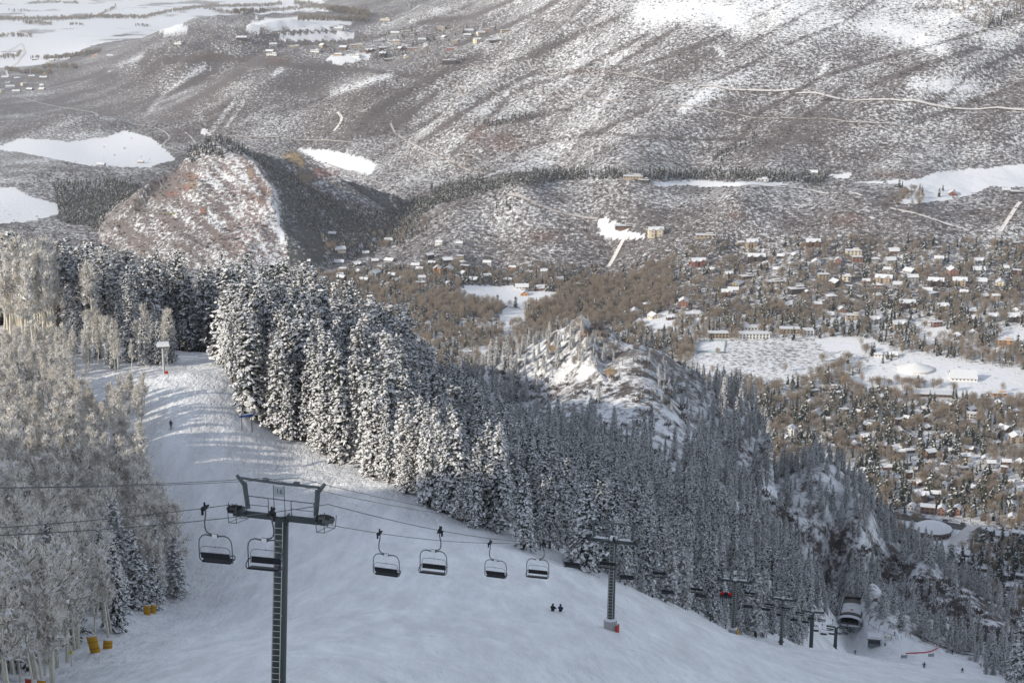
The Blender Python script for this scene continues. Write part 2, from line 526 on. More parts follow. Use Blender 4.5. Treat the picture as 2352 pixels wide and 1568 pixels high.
# ------------------------------------------------------------------ ground materials
def land_mat(name, near=False):
    """snow with low scrub or rock; the vertex layer 'cover' says which colour and how much"""
    m, nt, N, L, b = nodemat(name)
    b.inputs["Roughness"].default_value = 0.65
    b.inputs["Specular IOR Level"].default_value = 0.15
    tc = N.new("ShaderNodeTexCoord")
    at = N.new("ShaderNodeAttribute"); at.attribute_name = "cover"
    def noise(scale, detail, rough, vec=None):
        n = N.new("ShaderNodeTexNoise"); n.inputs["Scale"].default_value = scale; n.inputs["Detail"].default_value = detail; n.inputs["Roughness"].default_value = rough
        L.new(vec or tc.outputs["Object"], n.inputs["Vector"]); return n
    n1 = noise(0.17 if not near else 0.16, 4, 0.7)
    n2 = noise(0.011 if not near else 0.03, 4, 0.6)
    def math_(op, a, c):
        k = N.new("ShaderNodeMath"); k.operation = op
        for i, q in enumerate((a, c)):
            if isinstance(q, (int, float)): k.inputs[i].default_value = q
            else: L.new(q, k.inputs[i])
        return k.outputs[0]
    d = math_('MULTIPLY', math_('SUBTRACT', at.outputs["Alpha"], 0.5), 0.62)
    s = math_('ADD', math_('SUBTRACT', n1.outputs["Fac"], 0.5), d)
    nh = noise(0.62 if not near else 0.8, 2, 0.6)
    s = math_('ADD', s, math_('MULTIPLY', math_('SUBTRACT', nh.outputs["Fac"], 0.5), 0.42))
    s = math_('ADD', s, math_('MULTIPLY', math_('SUBTRACT', n2.outputs["Fac"], 0.5), 0.22))
    mr = N.new("ShaderNodeMapRange"); mr.inputs[1].default_value = -0.09; mr.inputs[2].default_value = 0.09
    L.new(s, mr.inputs[0])
    n3 = noise(0.35, 3, 0.6)
    mr3 = N.new("ShaderNodeMapRange"); mr3.inputs[3].default_value = 0.6; mr3.inputs[4].default_value = 1.4
    L.new(n3.outputs["Fac"], mr3.inputs[0])
    vm = N.new("ShaderNodeVectorMath"); vm.operation = 'SCALE'
    L.new(at.outputs["Color"], vm.inputs[0]); L.new(mr3.outputs[0], vm.inputs["Scale"])
    mx = N.new("ShaderNodeMix"); mx.data_type = 'RGBA'
    mx.inputs[6].default_value = SNOW + (1,)
    L.new(mr.outputs[0], mx.inputs[0]); L.new(vm.outputs[0], mx.inputs[7])
    if near:
        # packed and fresh snow tone, with the shading of lumps put in as well
        mp2 = N.new("ShaderNodeMapping"); mp2.inputs["Scale"].default_value = (.30, .06, .2); mp2.inputs["Rotation"].default_value = (0, 0, 0.3)
        L.new(tc.outputs["Object"], mp2.inputs["Vector"])
        t1 = noise(1.0, 7, 0.7, mp2.outputs[0])
        mr4 = N.new("ShaderNodeMapRange"); mr4.inputs[1].default_value = .36; mr4.inputs[2].default_value = .68; mr4.inputs[3].default_value = .84; mr4.inputs[4].default_value = 1.10
        L.new(t1.outputs["Fac"], mr4.inputs[0])
        vm2 = N.new("ShaderNodeVectorMath"); vm2.operation = 'SCALE'
        L.new(mx.outputs[2], vm2.inputs[0]); L.new(mr4.outputs[0], vm2.inputs["Scale"])
        L.new(vm2.outputs[0], b.inputs["Base Color"])
    else:
        L.new(mx.outputs[2], b.inputs["Base Color"])
    bp = N.new("ShaderNodeBump")
    if near:
        # wind ripple, ski tracks and churned snow
        mp = N.new("ShaderNodeMapping"); mp.inputs["Scale"].default_value = (1.0, 0.28, 1.0); mp.inputs["Rotation"].default_value = (0, 0, 0.5)
        L.new(tc.outputs["Object"], mp.inputs["Vector"])
        a = noise(1.1, 6, 0.65, mp.outputs[0]); c = noise(0.22, 4, 0.55)
        h = math_('ADD', math_('MULTIPLY', a.outputs["Fac"], 0.9), math_('MULTIPLY', c.outputs["Fac"], 1.6))
        bp.inputs["Strength"].default_value = 0.85; bp.inputs["Distance"].default_value = 0.8
        L.new(h, bp.inputs["Height"])
    else:
        bp.inputs["Strength"].default_value = 0.6; bp.inputs["Distance"].default_value = 2.2
        h = math_('ADD', math_('MULTIPLY', mr.outputs[0], 0.5), n1.outputs["Fac"])
        L.new(h, bp.inputs["Height"])
    L.new(bp.outputs[0], b.inputs["Normal"])
    return m
M['land_near'] = land_mat('near_snow', True)
M['land_far'] = land_mat('scrub_and_snow')

# ------------------------------------------------------------------ land cover, told in picture points of the places seen
def K1(*p): return [(.36 * x, .36 * y) for x, y in p]
def K2(*p): return [(752.6 + .36 * x, .36 * y) for x, y in p]
def K3(*p): return [(1505 + .36 * x, .36 * y) for x, y in p]
FIELDS = [  # open snow
    ([(0, 332), (60, 318), (150, 325), (230, 318), (285, 300), (350, 318), (378, 345), (402, 366), (345, 384), (200, 380), (60, 352), (0, 344)], .02),
    ([(-100, 425), (30, 430), (70, 452), (135, 470), (130, 492), (60, 508), (-100, 520)], .12),
    (K1((1900, 950), (2100, 960), (2352, 1020), (2400, 1060), (2352, 1110), (2100, 1060), (1980, 1000)), .05),
    (K3((0, 1165), (300, 1150), (480, 1165), (800, 1160), (820, 1180), (480, 1190), (0, 1185)), .05),
    (K3((1240, 1160), (1600, 1150), (1830, 1100), (2000, 1080), (2352, 1050), (2500, 1060), (2500, 1200), (2150, 1190), (2000, 1240), (1800, 1280), (1650, 1300), (1560, 1300), (1640, 1220), (1560, 1175)), .04),
    (K3((1100, 1110), (1240, 1100), (1250, 1130), (1160, 1140)), .05),
    ([(1575, 866), (1605, 790), (1650, 782), (1700, 783), (1830, 774), (1960, 776), (2060, 800), (1990, 846), (1900, 866), (1790, 882), (1700, 880)], .36),
    ([(1600, 784), (1664, 783), (1660, 808), (1596, 808)], .0),
    ([(1870, 772), (1990, 776), (2050, 800), (1960, 812), (1890, 800)], .12),
    ([(2020, 800), (2352, 850), (2400, 930), (2100, 905), (1980, 900), (1930, 880), (1990, 850)], .22),
    ([(2095, 760), (2165, 752), (2195, 770), (2150, 780)], .06),
    ([(2290, 750), (2400, 750), (2400, 800), (2300, 790)], .2),
    ([(1045, 672), (1072, 656), (1180, 657), (1200, 668), (1290, 672), (1262, 690), (1196, 706), (1130, 695)], .03),
    ([(1160, 706), (1205, 710), (1208, 735), (1150, 756), (1128, 748)], .03),
    ([(1085, 800), (1105, 795), (1125, 810), (1110, 830)], .1),
    ([(1372, 506), (1392, 503), (1440, 528), (1480, 538), (1478, 546), (1430, 550), (1388, 545)], .04),
    ([(1460, 735), (1530, 715), (1560, 730), (1540, 760), (1500, 775)], .2),
    ([(560, 48), (740, 40), (815, 52), (760, 64), (640, 66), (560, 58)], .06),
    ([(630, 84), (700, 78), (800, 76), (850, 80), (790, 93), (660, 92)], .08),
    ([(750, 130), (840, 122), (860, 132), (800, 146), (750, 142)], .12),
    ([(330, 62), (420, 55), (430, 70), (380, 75)], .2),
    ([(668, 545), (690, 532), (735, 550), (750, 572), (722, 588), (695, 575)], .3),
    ([(560, 580), (590, 548), (628, 522), (634, 534), (600, 570)], .22),
    ([(2090, 1210), (2170, 1230), (2230, 1215), (2190, 1290), (2120, 1290), (2080, 1240)], .1),
    (K1((1280, 830), (1320, 820), (1320, 860), (1300, 865)), .0),
]
GULLIES = [([(2009, 0), (1933, 54), (1829, 94), (1721, 148), (1642, 184)], 5), ([(1793, 11), (1735, 40), (1642, 90), (1505, 140), (1440, 162)], 5),
    ([(1285, 0), (1160, 65), (1040, 110)], 6), ([(1180, 0), (1080, 40), (960, 52)], 6), ([(1487, 79), (1383, 133), (1314, 169), (1185, 209), (1141, 252), (1087, 310), (1040, 353)], 7),
    ([(2352, 112), (2225, 173), (2189, 209), (2090, 262)], 7), ([(2352, 47), (2261, 72), (2175, 94), (2009, 140), (1887, 176), (1822, 216), (1735, 263), (1721, 288), (1681, 335), (1642, 360)], 6),
    ([(1100, 130), (1051, 150), (969, 191), (868, 248), (825, 288)], 13), ([(1314, 248), (1213, 270), (1113, 292)], 5), ([(1491, 248), (1365, 306), (1257, 324), (1203, 338)], 6),
    ([(522, 137), (360, 140), (223, 173), (120, 200)], 8), ([(468, 130), (684, 151), (847, 162), (990, 180)], 7), ([(1365, 306), (1560, 318), (1720, 318), (1800, 330)], 4),
    ([(1840, 317), (1890, 333)], 4), ([(1750, 333), (1840, 315)], 4), ([(1980, 145), (1940, 125)], 6), ([(2100, 20), (2180, 15), (2250, 55)], 6),
    ([(560, 165), (480, 210), (400, 250)], 9), ([(500, 160), (420, 200), (330, 250)], 8), ([(620, 175), (560, 215), (480, 262)], 8), ([(1240, 160), (1150, 205), (1060, 262), (960, 330)], 7),
    ([(1000, 215), (940, 262), (890, 300)], 9), ([(200, 100), (300, 75), (420, 62)], 5), ([(1420, 40), (1330, 78), (1240, 118), (1150, 150)], 8), ([(1560, 60), (1480, 110), (1390, 165)], 6),
    ([(1880, 15), (1800, 60), (1700, 110)], 6), ([(2250, 110), (2120, 150), (1990, 200)], 8), ([(2352, 190), (2240, 235), (2100, 280)], 8), ([(1940, 200), (1870, 255), (1800, 300)], 7)]
RIDGES = [([(648, 158), (540, 230), (482, 306)], 6), ([(560, 235), (520, 290)], 4), ([(470, 150), (380, 215), (345, 250)], 7), ([(1640, 205), (1590, 235), (1570, 250)], 12), ([(1895, 150), (1885, 172)], 8),
    ([(330, 130), (250, 165)], 6), ([(1660, 125), (1650, 110)], 8), ([(1480, 30), (1640, 20), (1700, 60)], 26), ([(1990, 60), (2080, 80), (2160, 110)], 20), ([(2100, 190), (2220, 200)], 16), ([(760, 215), (900, 170)], 8)]

# ------------------------------------------------------------------ the ground sheet
ys = [-420, -220, -110, -50, -18, 0, 12]
ys += list(np.exp(np.linspace(math.log(20), math.log(80), 24)))
def _logrange(a, b, step):
    n = max(2, int(math.log(b / a) / step)); return list(np.exp(np.linspace(math.log(a), math.log(b), n + 1)))[1:]
ys += _logrange(80, 380, .0052) + _logrange(380, 760, .0055) + _logrange(760, 2100, .0075) + _logrange(2100, 4700, .0030) + _logrange(4700, 12500, .012)
ys = np.array(ys)
NS = 560
s_in = np.linspace(-1, 1, NS + 1)
offs = np.array([6, 14, 26, 44, 66, 92, 122, 156, 195, 240, 300, 380, 520, 760, 1200, 2000, 3600])
HW = .36 * np.maximum(ys, LAND_YMIN)
X = np.concatenate([-HW[:, None] - offs[::-1][None], HW[:, None] * s_in[None], HW[:, None] + offs[None]], 1)
Yg = np.repeat(ys[:, None], X.shape[1], 1)
Zg = land(X, Yg)
PX, PY, DEP = project(X, Yg, Zg)

def cover_layer():
    n = X.shape
    C = np.zeros(n + (4,), np.float32)
    C[..., :3] = (.125, .108, .103)
    d = np.zeros(n)
    Y = Yg
    near = Y < 1000
    hill = Y > 2050
    big = fbm(X / 170, Y / 170, 4, 51)
    bz = butte_z(X.ravel(), Yg.ravel()).reshape(n) > Zg - 1.5
    # scrub of the slopes: thinner high up on the right
    dh = .60 + .30 * (big - .5)
    dh -= .17 * sstep(0, 1, (PX - 1050) / 900) * sstep(150, 0, PY)
    dh += .08 * sstep(420, 250, PY) * sstep(1300, 700, PX)
    q = (X - .95 * Y) / 1.38; r = (X * .95 + Y) / 1.38
    dh += .22 * (fbm(q / 55, r / 420, 3, 61) - .5) * (Y > 2750)
    d = np.where(hill, dh, d)
    town = (Y >= 1000) & (Y <= 2050)
    d = np.where(town, .40 + .45 * (fbm(X / 45, Y / 45, 3, 53) - .5), d)
    # benches near the houses keep a little more snow
    d = np.where((Y > 5600) & (Zg < 10), .10 + .5 * sstep(.55, .75, big), d)
    for pts, wd in GULLIES:
        k = np.exp(-(poly_dist(PX, PY, pts) / (wd * .72)) ** 2) * (Y > 2400)
        d = d + .21 * k
    for pts, wd in RIDGES:
        k = np.exp(-(poly_dist(PX, PY, pts) / wd) ** 2) * (Y > 2400)
        d = d - .25 * k
    wob = 14 * (fbm(X / 45, Y / 45, 3, 71) - .5) + 9 * (fbm(X / 9, Y / 9, 2, 73) - .5)
    for poly, dv in FIELDS:
        ins = in_poly(PX + wob, PY + wob * .4, poly) & (Y > 1000) & (~bz | (poly[0] in ((560, 580), (668, 545))))
        d = np.where(ins, dv + .3 * (big - .5) * (dv > .1), d)
    # reddish and brownish earth in places
    def spot(px, py, rx, ry, col, dv=None, k=1.0):
        e = np.clip(1.6 - 1.6 * np.sqrt(((PX - px) / rx) ** 2 + ((PY - py) / ry) ** 2), 0, 1) * (Y > 1000) * k
        C[..., :3] = C[..., :3] * (1 - e[..., None]) + np.array(col, np.float32) * e[..., None]
        if dv is not None: return e * dv
        return 0
    for px, py, rx, ry in [(1160, 330, 60, 30), (1350, 165, 110, 8), (1690, 492, 30, 14), (1250, 540, 60, 25), (1090, 305, 40, 30), (1950, 505, 60, 25), (2050, 402, 95, 12), (480, 130, 60, 10), (640, 138, 40, 12)]:
        d = d + spot(px, py, rx, ry, (.15, .105, .09), .08)
    # the red hill
    rb = fbm(q / 10, r / 70, 3, 81)
    colr = np.array((.185, .148, .132)) * (1 - rb[..., None]) + np.array((.14, .125, .12)) * rb[..., None]
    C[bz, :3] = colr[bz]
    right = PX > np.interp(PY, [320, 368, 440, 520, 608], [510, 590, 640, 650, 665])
    xx, yy = X, Yg
    strk = fbm((xx * .8 + yy * .6) / 9, (xx * .6 - yy * .8) / 90, 4, 33)
    db = .60 + .78 * (strk - .5) + .2 * (big - .5)
    db = db + .15 * sstep(60, 190, poly_dist(PX, PY, [(578, 368), (627, 440), (640, 520), (655, 608)])) - .06
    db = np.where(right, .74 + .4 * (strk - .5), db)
    redder = np.exp(-(poly_dist(PX, PY, [(560, 380), (600, 450), (590, 540)]) / 70) ** 2)[..., None] * np.array((.045, .010, .002))
    C[..., :3] += np.where(bz[..., None], redder, 0).astype(np.float32)
    C[bz & right, :3] = (.05, .055, .055)  # wooded right face; its shade is put into this dark colour too
    crest = np.exp(-(poly_dist(PX, PY, [(578, 368), (600, 402), (627, 440), (636, 480), (640, 520), (650, 570)]) / 2.8) ** 2)
    db = db - .32 * crest
    db = np.where((PY < 372) & (PX < 520), .55, db)
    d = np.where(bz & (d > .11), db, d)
    spot(455, 405, 50, 9, (.24, .14, .11)); d = d + spot(430, 430, 22, 8, (.26, .13, .10), .25); d = d + spot(395, 445, 20, 7, (.26, .13, .10), .25)
    d = d + spot(467, 483, 9, 6, (.42, .15, .08), .9); d = d + spot(575, 400, 9, 22, (.30, .22, .16), .3); d = d + spot(605, 450, 10, 22, (.26, .17, .13), .25)
    d = d + spot(440, 425, 16, 12, (.30, .22, .15), .2)
    # the orange outcrop
    d = d + spot(672, 360, 26, 15, (.40, .29, .16), .38); d = d + spot(690, 376, 13, 18, (.38, .28, .16), .38); d = d + spot(735, 398, 26, 18, (.25, .14, .115), .12); d = d + spot(765, 398, 20, 12, (.22, .125, .105), .05)
    d = d + spot(700, 410, 30, 20, (.2, .15, .1), .3)
    # near ground
    nd = np.zeros(n)
    PXn, PYn = PX, PY
    shoulder = (Y > 480) & (Y < 760) & (PX > 1150)
    nd = np.where(near, .12, nd)
    C[near, :3] = (.135, .118, .108)
    piste = in_poly(PX, PY, PISTE) & near & (Y < 560)
    nd = np.where(shoulder, .46 + .5 * (fbm(X / 9, Y / 9, 4, 91) - .5), nd)
    nd = np.where(in_poly(PX, PY, BRUSHY) & near & (Y > 480), .56 + .5 * (fbm(X / 12, Y / 12, 4, 93) - .5), nd)
    nd = np.where(piste | (Y < 80), 0.0, nd)
    d = np.where(near, nd, d)
    # bare rock of the knob
    kx, ky, kz = X, Yg, Zg
    cr = poly_dist(kx, ky, [(p[0], p[1]) for p in KNOB])
    rock = near & (cr < 26) & (Y > 560) & (PX > 1300)
    rs = np.clip(1.2 - cr / 22, 0, 1) * rock
    d = np.where(rock, np.maximum(d, .36 + .30 * rs), d)
    C[rock, :3] = (.185, .165, .15)
    def kspot(px, py, rx, ry, col, dv):
        e = np.clip(1.5 - 1.5 * np.sqrt(((PX - px) / rx) ** 2 + ((PY - py) / ry) ** 2), 0, 1) * (Y > 500) * (Y < 800)
        C[..., :3] = C[..., :3] * (1 - e[..., None]) + np.array(col, np.float32) * e[..., None]
        return e * dv
    d = d + kspot(1336, 742, 7, 12, (.40, .24, .12), .5) + kspot(1264, 795, 15, 7, (.46, .30, .14), .8) + kspot(1460, 790, 6, 10, (.40, .22, .11), .7)
    d = d + kspot(1400, 855, 18, 16, (.36, .26, .16), .4) + kspot(1345, 770, 20, 10, (.35, .2, .12), .3)
    C[..., 3] = np.clip(d, 0, 1)
    return C, bz
# open piste (no trees, no scrub), as seen
PISTE = [(-2500, 8000), (-300, 1700), (105, 1590), (215, 1495), (335, 1415), (432, 1374), (415, 1300), (330, 1160), (325, 1000), (345, 892), (398, 862), (428, 838), (535, 838), (532, 905), (560, 948), (650, 1003), (742, 1043),
         (905, 1122), (1052, 1202), (1205, 1259), (1402, 1332), (1562, 1399), (1700, 1458), (1790, 1480), (1860, 1490), (1870, 1440), (1900, 1412), (1985, 1418), (2040, 1440), (2120, 1480), (2205, 1505), (2300, 1550), (2420, 1640), (3500, 8000)]
BRUSHY = [(1690, 1085), (1800, 1156), (1901, 1206), (1960, 1234), (2100, 1302), (2230, 1364), (2400, 1440), (2400, 1540), (2300, 1500), (2150, 1424), (2050, 1352), (1900, 1268), (1780, 1206)]
COVER, BZ = cover_layer()

def ground_parts():
    nr, nc = X.shape
    idx = np.arange(nr * nc).reshape(nr, nc)
    quads = np.stack([idx[:-1, :-1], idx[:-1, 1:], idx[1:, 1:], idx[1:, :-1]], -1)
    fy = .25 * (Yg[:-1, :-1] + Yg[1:, 1:] + Yg[1:, :-1] + Yg[:-1, 1:])
    fpx = PX[:-1, :-1]; fpy = PY[:-1, :-1]
    bf = BZ[:-1, :-1]
    region = np.full(fy.shape, 4)                              # hillside
    region[fy < 2080] = 3                                      # valley_floor
    region[fy < 1000] = 2                                      # mountainside
    pis = in_poly(fpx, fpy, PISTE) & (fy < 560)
    region[(fy < 1000) & (pis | (fy < 80))] = 0                # ski_slope
    region[(fy > 520) & (fy < 760) & (fpx > 1180) & (fpx < 1600)] = 1   # rocky_knob
    region[bf] = 5                                             # red hill
    region[(fy > 5600)] = 6                                    # far fields
    names = ['ski_slope', 'rocky_knob', 'mountainside', 'valley_floor', 'hillside', 'red_hill', 'snow_fields']
    Vall = np.stack([X.ravel(), Yg.ravel(), Zg.ravel()], 1)
    Call = COVER.reshape(-1, 4)
    for k, nm in enumerate(names):
        q = quads[region == k]
        if len(q) == 0: continue
        used = np.unique(q)
        remap = np.zeros(nr * nc, np.int64); remap[used] = np.arange(len(used))
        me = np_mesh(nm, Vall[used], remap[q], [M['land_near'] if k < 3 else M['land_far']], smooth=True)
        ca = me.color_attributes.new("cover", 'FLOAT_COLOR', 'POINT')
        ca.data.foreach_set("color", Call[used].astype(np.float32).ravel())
        o = bpy.data.objects.new(nm, me)
        link(o); o["kind"] = "structure"
ground_parts()
# ------------------------------------------------------------------ trees: a few of each kind, then copies
M['needles'] = thin_mat('needles', [(.050, .058, .052), (.070, .076, .068), (.09, .092, .08)], .15)
M['rime'] = thin_mat('rimed_needles', [(.24, .23, .215), (.30, .29, .275), (.27, .255, .235)], .4)
M['needles_far'] = tint_mat('far_needles', [(.030, .036, .030), (.046, .050, .038), (.064, .064, .048)])
M['tree_snow'] = thin_mat('snow_on_branches', [(.76, .76, .76), (.82, .82, .82), (.79, .79, .79)], .16)
M['bark'] = mat('conifer_bark', (.095, .066, .048), 0.9, var=.3, scale=4)
M['aspen_bark'] = mat('aspen_bark', (.60, .56, .47), 0.85, var=.35, scale=2.5)
M['frost_twig'] = thin_mat('frosted_twigs', [(.76, .72, .65), (.82, .79, .73), (.77, .73, .67)], .45)
M['twig'] = thin_mat('bare_twigs', [(.17, .14, .11), (.23, .195, .155)], .35)
M['cotton_twig'] = thin_mat('cottonwood_twigs', [(.32, .255, .195), (.38, .31, .24), (.33, .285, .23), (.40, .31, .225)])
M['cotton_bark'] = mat('cottonwood_bark', (.11, .09, .075), 0.9)
M['scrub'] = thin_mat('scrub_twigs', [(.12, .103, .097), (.155, .137, .13), (.14, .115, .105)])

def tri_kites(P, A, B):
    """kites: centre P, half axis A, half axes B (left) and C (right) -> vertices and triangles"""
    L, R = B
    n = len(P)
    V = np.stack([P - A, P + L, P + A, P + R], 1).reshape(-1, 3)
    i = np.arange(n)[:, None] * 4
    F = np.concatenate([i + np.array([[0, 2, 1]]), i + np.array([[0, 3, 2]])], 0)
    return V, F

def conifer(seed, H, R0, bare=0.06, dz=.36, top_pow=.8, pine=False, snow=.92, k=5, size=.86, droop=.45):
    r = np.random.default_rng(seed)
    P = []; A = []; S = []; Ln = []
    h = bare * H
    while h < H * .985:
        t = (h - bare * H) / (H * (1 - bare))
        if pine: prof = math.sqrt(max(0.02, 1 - (2 * t - .75) ** 2 / 1.6)) * (1 if t > .15 else .7)
        else: prof = (1 - t) ** top_pow * (1 if t > .12 else .8 + t)
        rad = R0 * prof * r.uniform(.85, 1.1) + .12
        nb = int(r.integers(5, 9)) if not pine else int(r.integers(4, 8))
        a0 = r.uniform(0, 6.28)
        for b in range(nb):
            az = a0 + b * 6.283 / nb + r.normal(0, .25)
            L = rad * r.uniform(.62, 1.18)
            if r.random() < .10: L *= 1.2
            dr = (droop + .18 * (1 - t)) * r.uniform(.6, 1.3) if not pine else r.uniform(-.25, .35)
            if t > .85: dr -= .5 * (t - .85) / .15
            d = np.array([math.cos(az), math.sin(az), -dr]); d /= np.linalg.norm(d)
            kk = max(1, int(round(k * L / R0 + .7)))
            for j in range(kk):
                s = L * (j + .75) / (kk + .1)
                p = np.array([0, 0, h]) + d * s + r.normal(0, .10, 3) * (1 + R0 * .3)
                P.append(p); A.append(d); S.append(s / max(.3, R0)); Ln.append(L / (kk + .4))
        h += dz * r.uniform(.75, 1.25)
    P = np.array(P); A = np.array(A); S = np.array(S); Ln = np.array(Ln)
    n = len(P)
    a = (Ln * .78 + .11) * r.uniform(.75, 1.2, n) * size
    side = np.stack([-A[:, 1], A[:, 0], np.zeros(n)], 1); side /= np.linalg.norm(side, axis=1)[:, None] + 1e-9
    side = side + r.normal(0, .38, (n, 3)); 
    up = np.array([0, 0, 1.0])
    b = a * r.uniform(.55, .95, n)
    V1, F1 = tri_kites(P, A * a[:, None], (side * b[:, None] - up * (b * r.uniform(.35, .9, n))[:, None], -side * b[:, None] - up * (b * r.uniform(.35, .9, n))[:, None]))
    keep = r.random(n) < snow * (.6 + .4 * np.clip(S * 1.6, 0, 1))
    Pk = P[keep] + up * .07 + A[keep] * .06; Ak = A[keep]; ak = a[keep] * r.uniform(.6, 1.1, keep.sum()); bk = b[keep] * r.uniform(.7, 1.25, keep.sum()); sk = side[keep]
    V2, F2 = tri_kites(Pk, Ak * ak[:, None], (sk * bk[:, None] - up * (bk * r.uniform(.2, .9, len(bk)))[:, None], -sk * bk[:, None] - up * (bk * r.uniform(.2, .9, len(bk)))[:, None]))
    k2 = keep & (r.random(n) < .8)                # lumps of snow facing outwards
    m2 = k2.sum()
    out_ = A[k2] * np.array([1, 1, 0]); out_ /= np.linalg.norm(out_, axis=1)[:, None] + 1e-9
    tg = np.stack([-out_[:, 1], out_[:, 0], np.zeros(m2)], 1) + r.normal(0, .22, (m2, 3))
    dn = np.cross(tg, out_ + up * r.uniform(.2, 1.0, m2)[:, None]); dn /= np.linalg.norm(dn, axis=1)[:, None] + 1e-9
    s3 = a[k2] * r.uniform(.45, .9, m2)
    P3_ = P[k2] + A[k2] * (a[k2] * .45)[:, None] + r.normal(0, .10, (m2, 3)) + up * .05
    V3, F3 = tri_kites(P3_, tg * s3[:, None], (dn * (s3 * .7)[:, None] - out_ * (s3 * .25)[:, None], -dn * (s3 * .7)[:, None] - out_ * (s3 * .25)[:, None]))
    V = np.concatenate([V1, V2, V3]); F = np.concatenate([F1, F2 + len(V1), F3 + len(V1) + len(V2)])
    mi = np.concatenate([np.zeros(len(F1), int), np.ones(len(F2) + len(F3), int)])
    return V, F, mi

def trunk_geo(seed, H, r0, r1, n=5, lean=.15, wob=.06):
    r = np.random.default_rng(seed + 900)
    q = MB(); pts = []; rs = []
    lx, ly = r.normal(0, lean, 2)
    for i in range(6):
        t = i / 5
        pts.append((lx * t * t + r.normal(0, wob) * (i > 0), ly * t * t + r.normal(0, wob) * (i > 0), -.6 + (H + .6) * t)); rs.append(r0 + (r1 - r0) * t)
    q.tube(pts, rs, n)
    return q, pts

def twig_strips(P, D, L, w, r):
    """thin tapering twig blades"""
    n = len(P)
    rnd = r.normal(0, 1, (n, 3)); s = np.cross(D, rnd); s /= np.linalg.norm(s, axis=1)[:, None] + 1e-9
    V = np.stack([P - s * (w / 2)[:, None], P + s * (w / 2)[:, None], P + D * L[:, None] + s * (w * .2)[:, None]], 1).reshape(-1, 3)
    F = np.arange(3 * n).reshape(n, 3)
    return V, F

def aspen_geo(seed, H, R0, ntw=1500, frost=.76):
    """trunk with limbs, and a crown of frosted twigs"""
    r = np.random.default_rng(seed)
    q, pts = trunk_geo(seed, H * .93, .15 + .005 * H, .03, 5, .35, .10)
    P = []; D = []
    n_l = 26
    for i in range(n_l):
        t = r.uniform(.33, .97)
        k = t * 5; i0 = min(4, int(k)); f = k - i0
        b = np.array(pts[i0]) * (1 - f) + np.array(pts[i0 + 1]) * f
        az = r.uniform(0, 6.28); el = r.uniform(.25, 1.0)
        L = R0 * (1.15 - .75 * (t - .3) / .7) * r.uniform(.6, 1.1)
        d = np.array([math.cos(az) * math.cos(el), math.sin(az) * math.cos(el), math.sin(el)])
        e = b + d * L; mid = b + d * L * .5 + r.normal(0, .08, 3)
        q.tube([b, mid, e], [.035, .022, .008], 3, 0, False)
        m = int(ntw / n_l)
        s = r.uniform(.2, 1.1, m)
        pp = b + d * (L * s)[:, None] + r.normal(0, .24, (m, 3)) * (.4 + s[:, None] * .9)
        dd = d * .6 + r.normal(0, .45, (m, 3)) + np.array([0, 0, .45])
        P.append(pp); D.append(dd)
    P = np.concatenate(P); D = np.concatenate(D); D /= np.linalg.norm(D, axis=1)[:, None]
    n = len(P)
    V, F = twig_strips(P, D, r.uniform(.4, 1.1, n), r.uniform(.04, .12, n), r)
    mi = (r.random(n) > frost).astype(int)
    sn = r.random(n) < .30
    P2 = P[sn]; k = len(P2); a = r.uniform(.09, .26, k)
    rd = r.normal(0, 1, (k, 3)); rd /= np.linalg.norm(rd, axis=1)[:, None]
    V2, F2 = tri_kites(P2, rd * a[:, None], (np.cross(rd, r.normal(0, 1, (k, 3))) * a[:, None] * .8, np.cross(rd, r.normal(0, 1, (k, 3))) * a[:, None] * -.8))
    V = np.concatenate([V, V2]); F = np.concatenate([F, F2 + 3 * n]); mi = np.concatenate([mi, np.full(len(F2), 2)])
    return q, V, F, mi

def bare_tree_geo(seed, H, R0, ntw=520):
    """round crowned leafless tree of the valley"""
    r = np.random.default_rng(seed)
    q, pts = trunk_geo(seed, H * .6, .28, .1, 4, .3, .15)
    n_l = 12
    for i in range(n_l):
        az = r.uniform(0, 6.28); el = r.uniform(.5, 1.3); b = np.array(pts[int(r.integers(2, 6))])
        d = np.array([math.cos(az) * math.cos(el), math.sin(az) * math.cos(el), math.sin(el)])
        q.tube([b, b + d * R0 * .9], [.09, .03], 3, 0, False)
    P = r.normal(0, 1, (ntw, 3)); P /= np.linalg.norm(P, axis=1)[:, None]
    P *= (r.random(ntw) ** .45)[:, None]
    lump = 1 + .25 * np.sin(P[:, 0] * 5 + seed) * np.cos(P[:, 1] * 4 + seed)
    C = np.array([0, 0, H * .60])
    D = P * .8 + np.array([0, 0, .55]) + r.normal(0, .35, (ntw, 3)); D /= np.linalg.norm(D, axis=1)[:, None]
    P = C + P * np.array([R0, R0, H * .40]) * lump[:, None]
    V, F = twig_strips(P, D, r.uniform(.7, 1.9, ntw), r.uniform(.16, .40, ntw), r)
    return q, V, F, np.zeros(ntw, int)

def join_mesh(name, q, V, F, mi, tm, cm):
    """trunk and crown as one mesh (for far trees)"""
    n0 = len(q.v)
    tri = []
    for f in q.f:
        for i in range(1, len(f) - 1): tri.append((f[0], f[i], f[i + 1]))
    VV = np.concatenate([np.array(q.v, float).reshape(-1, 3), V]); FF = np.concatenate([np.array(tri, int), F + n0])
    return np_mesh(name, VV, FF, [tm] + cm, np.concatenate([np.zeros(len(tri), int), np.asarray(mi) + 1]))

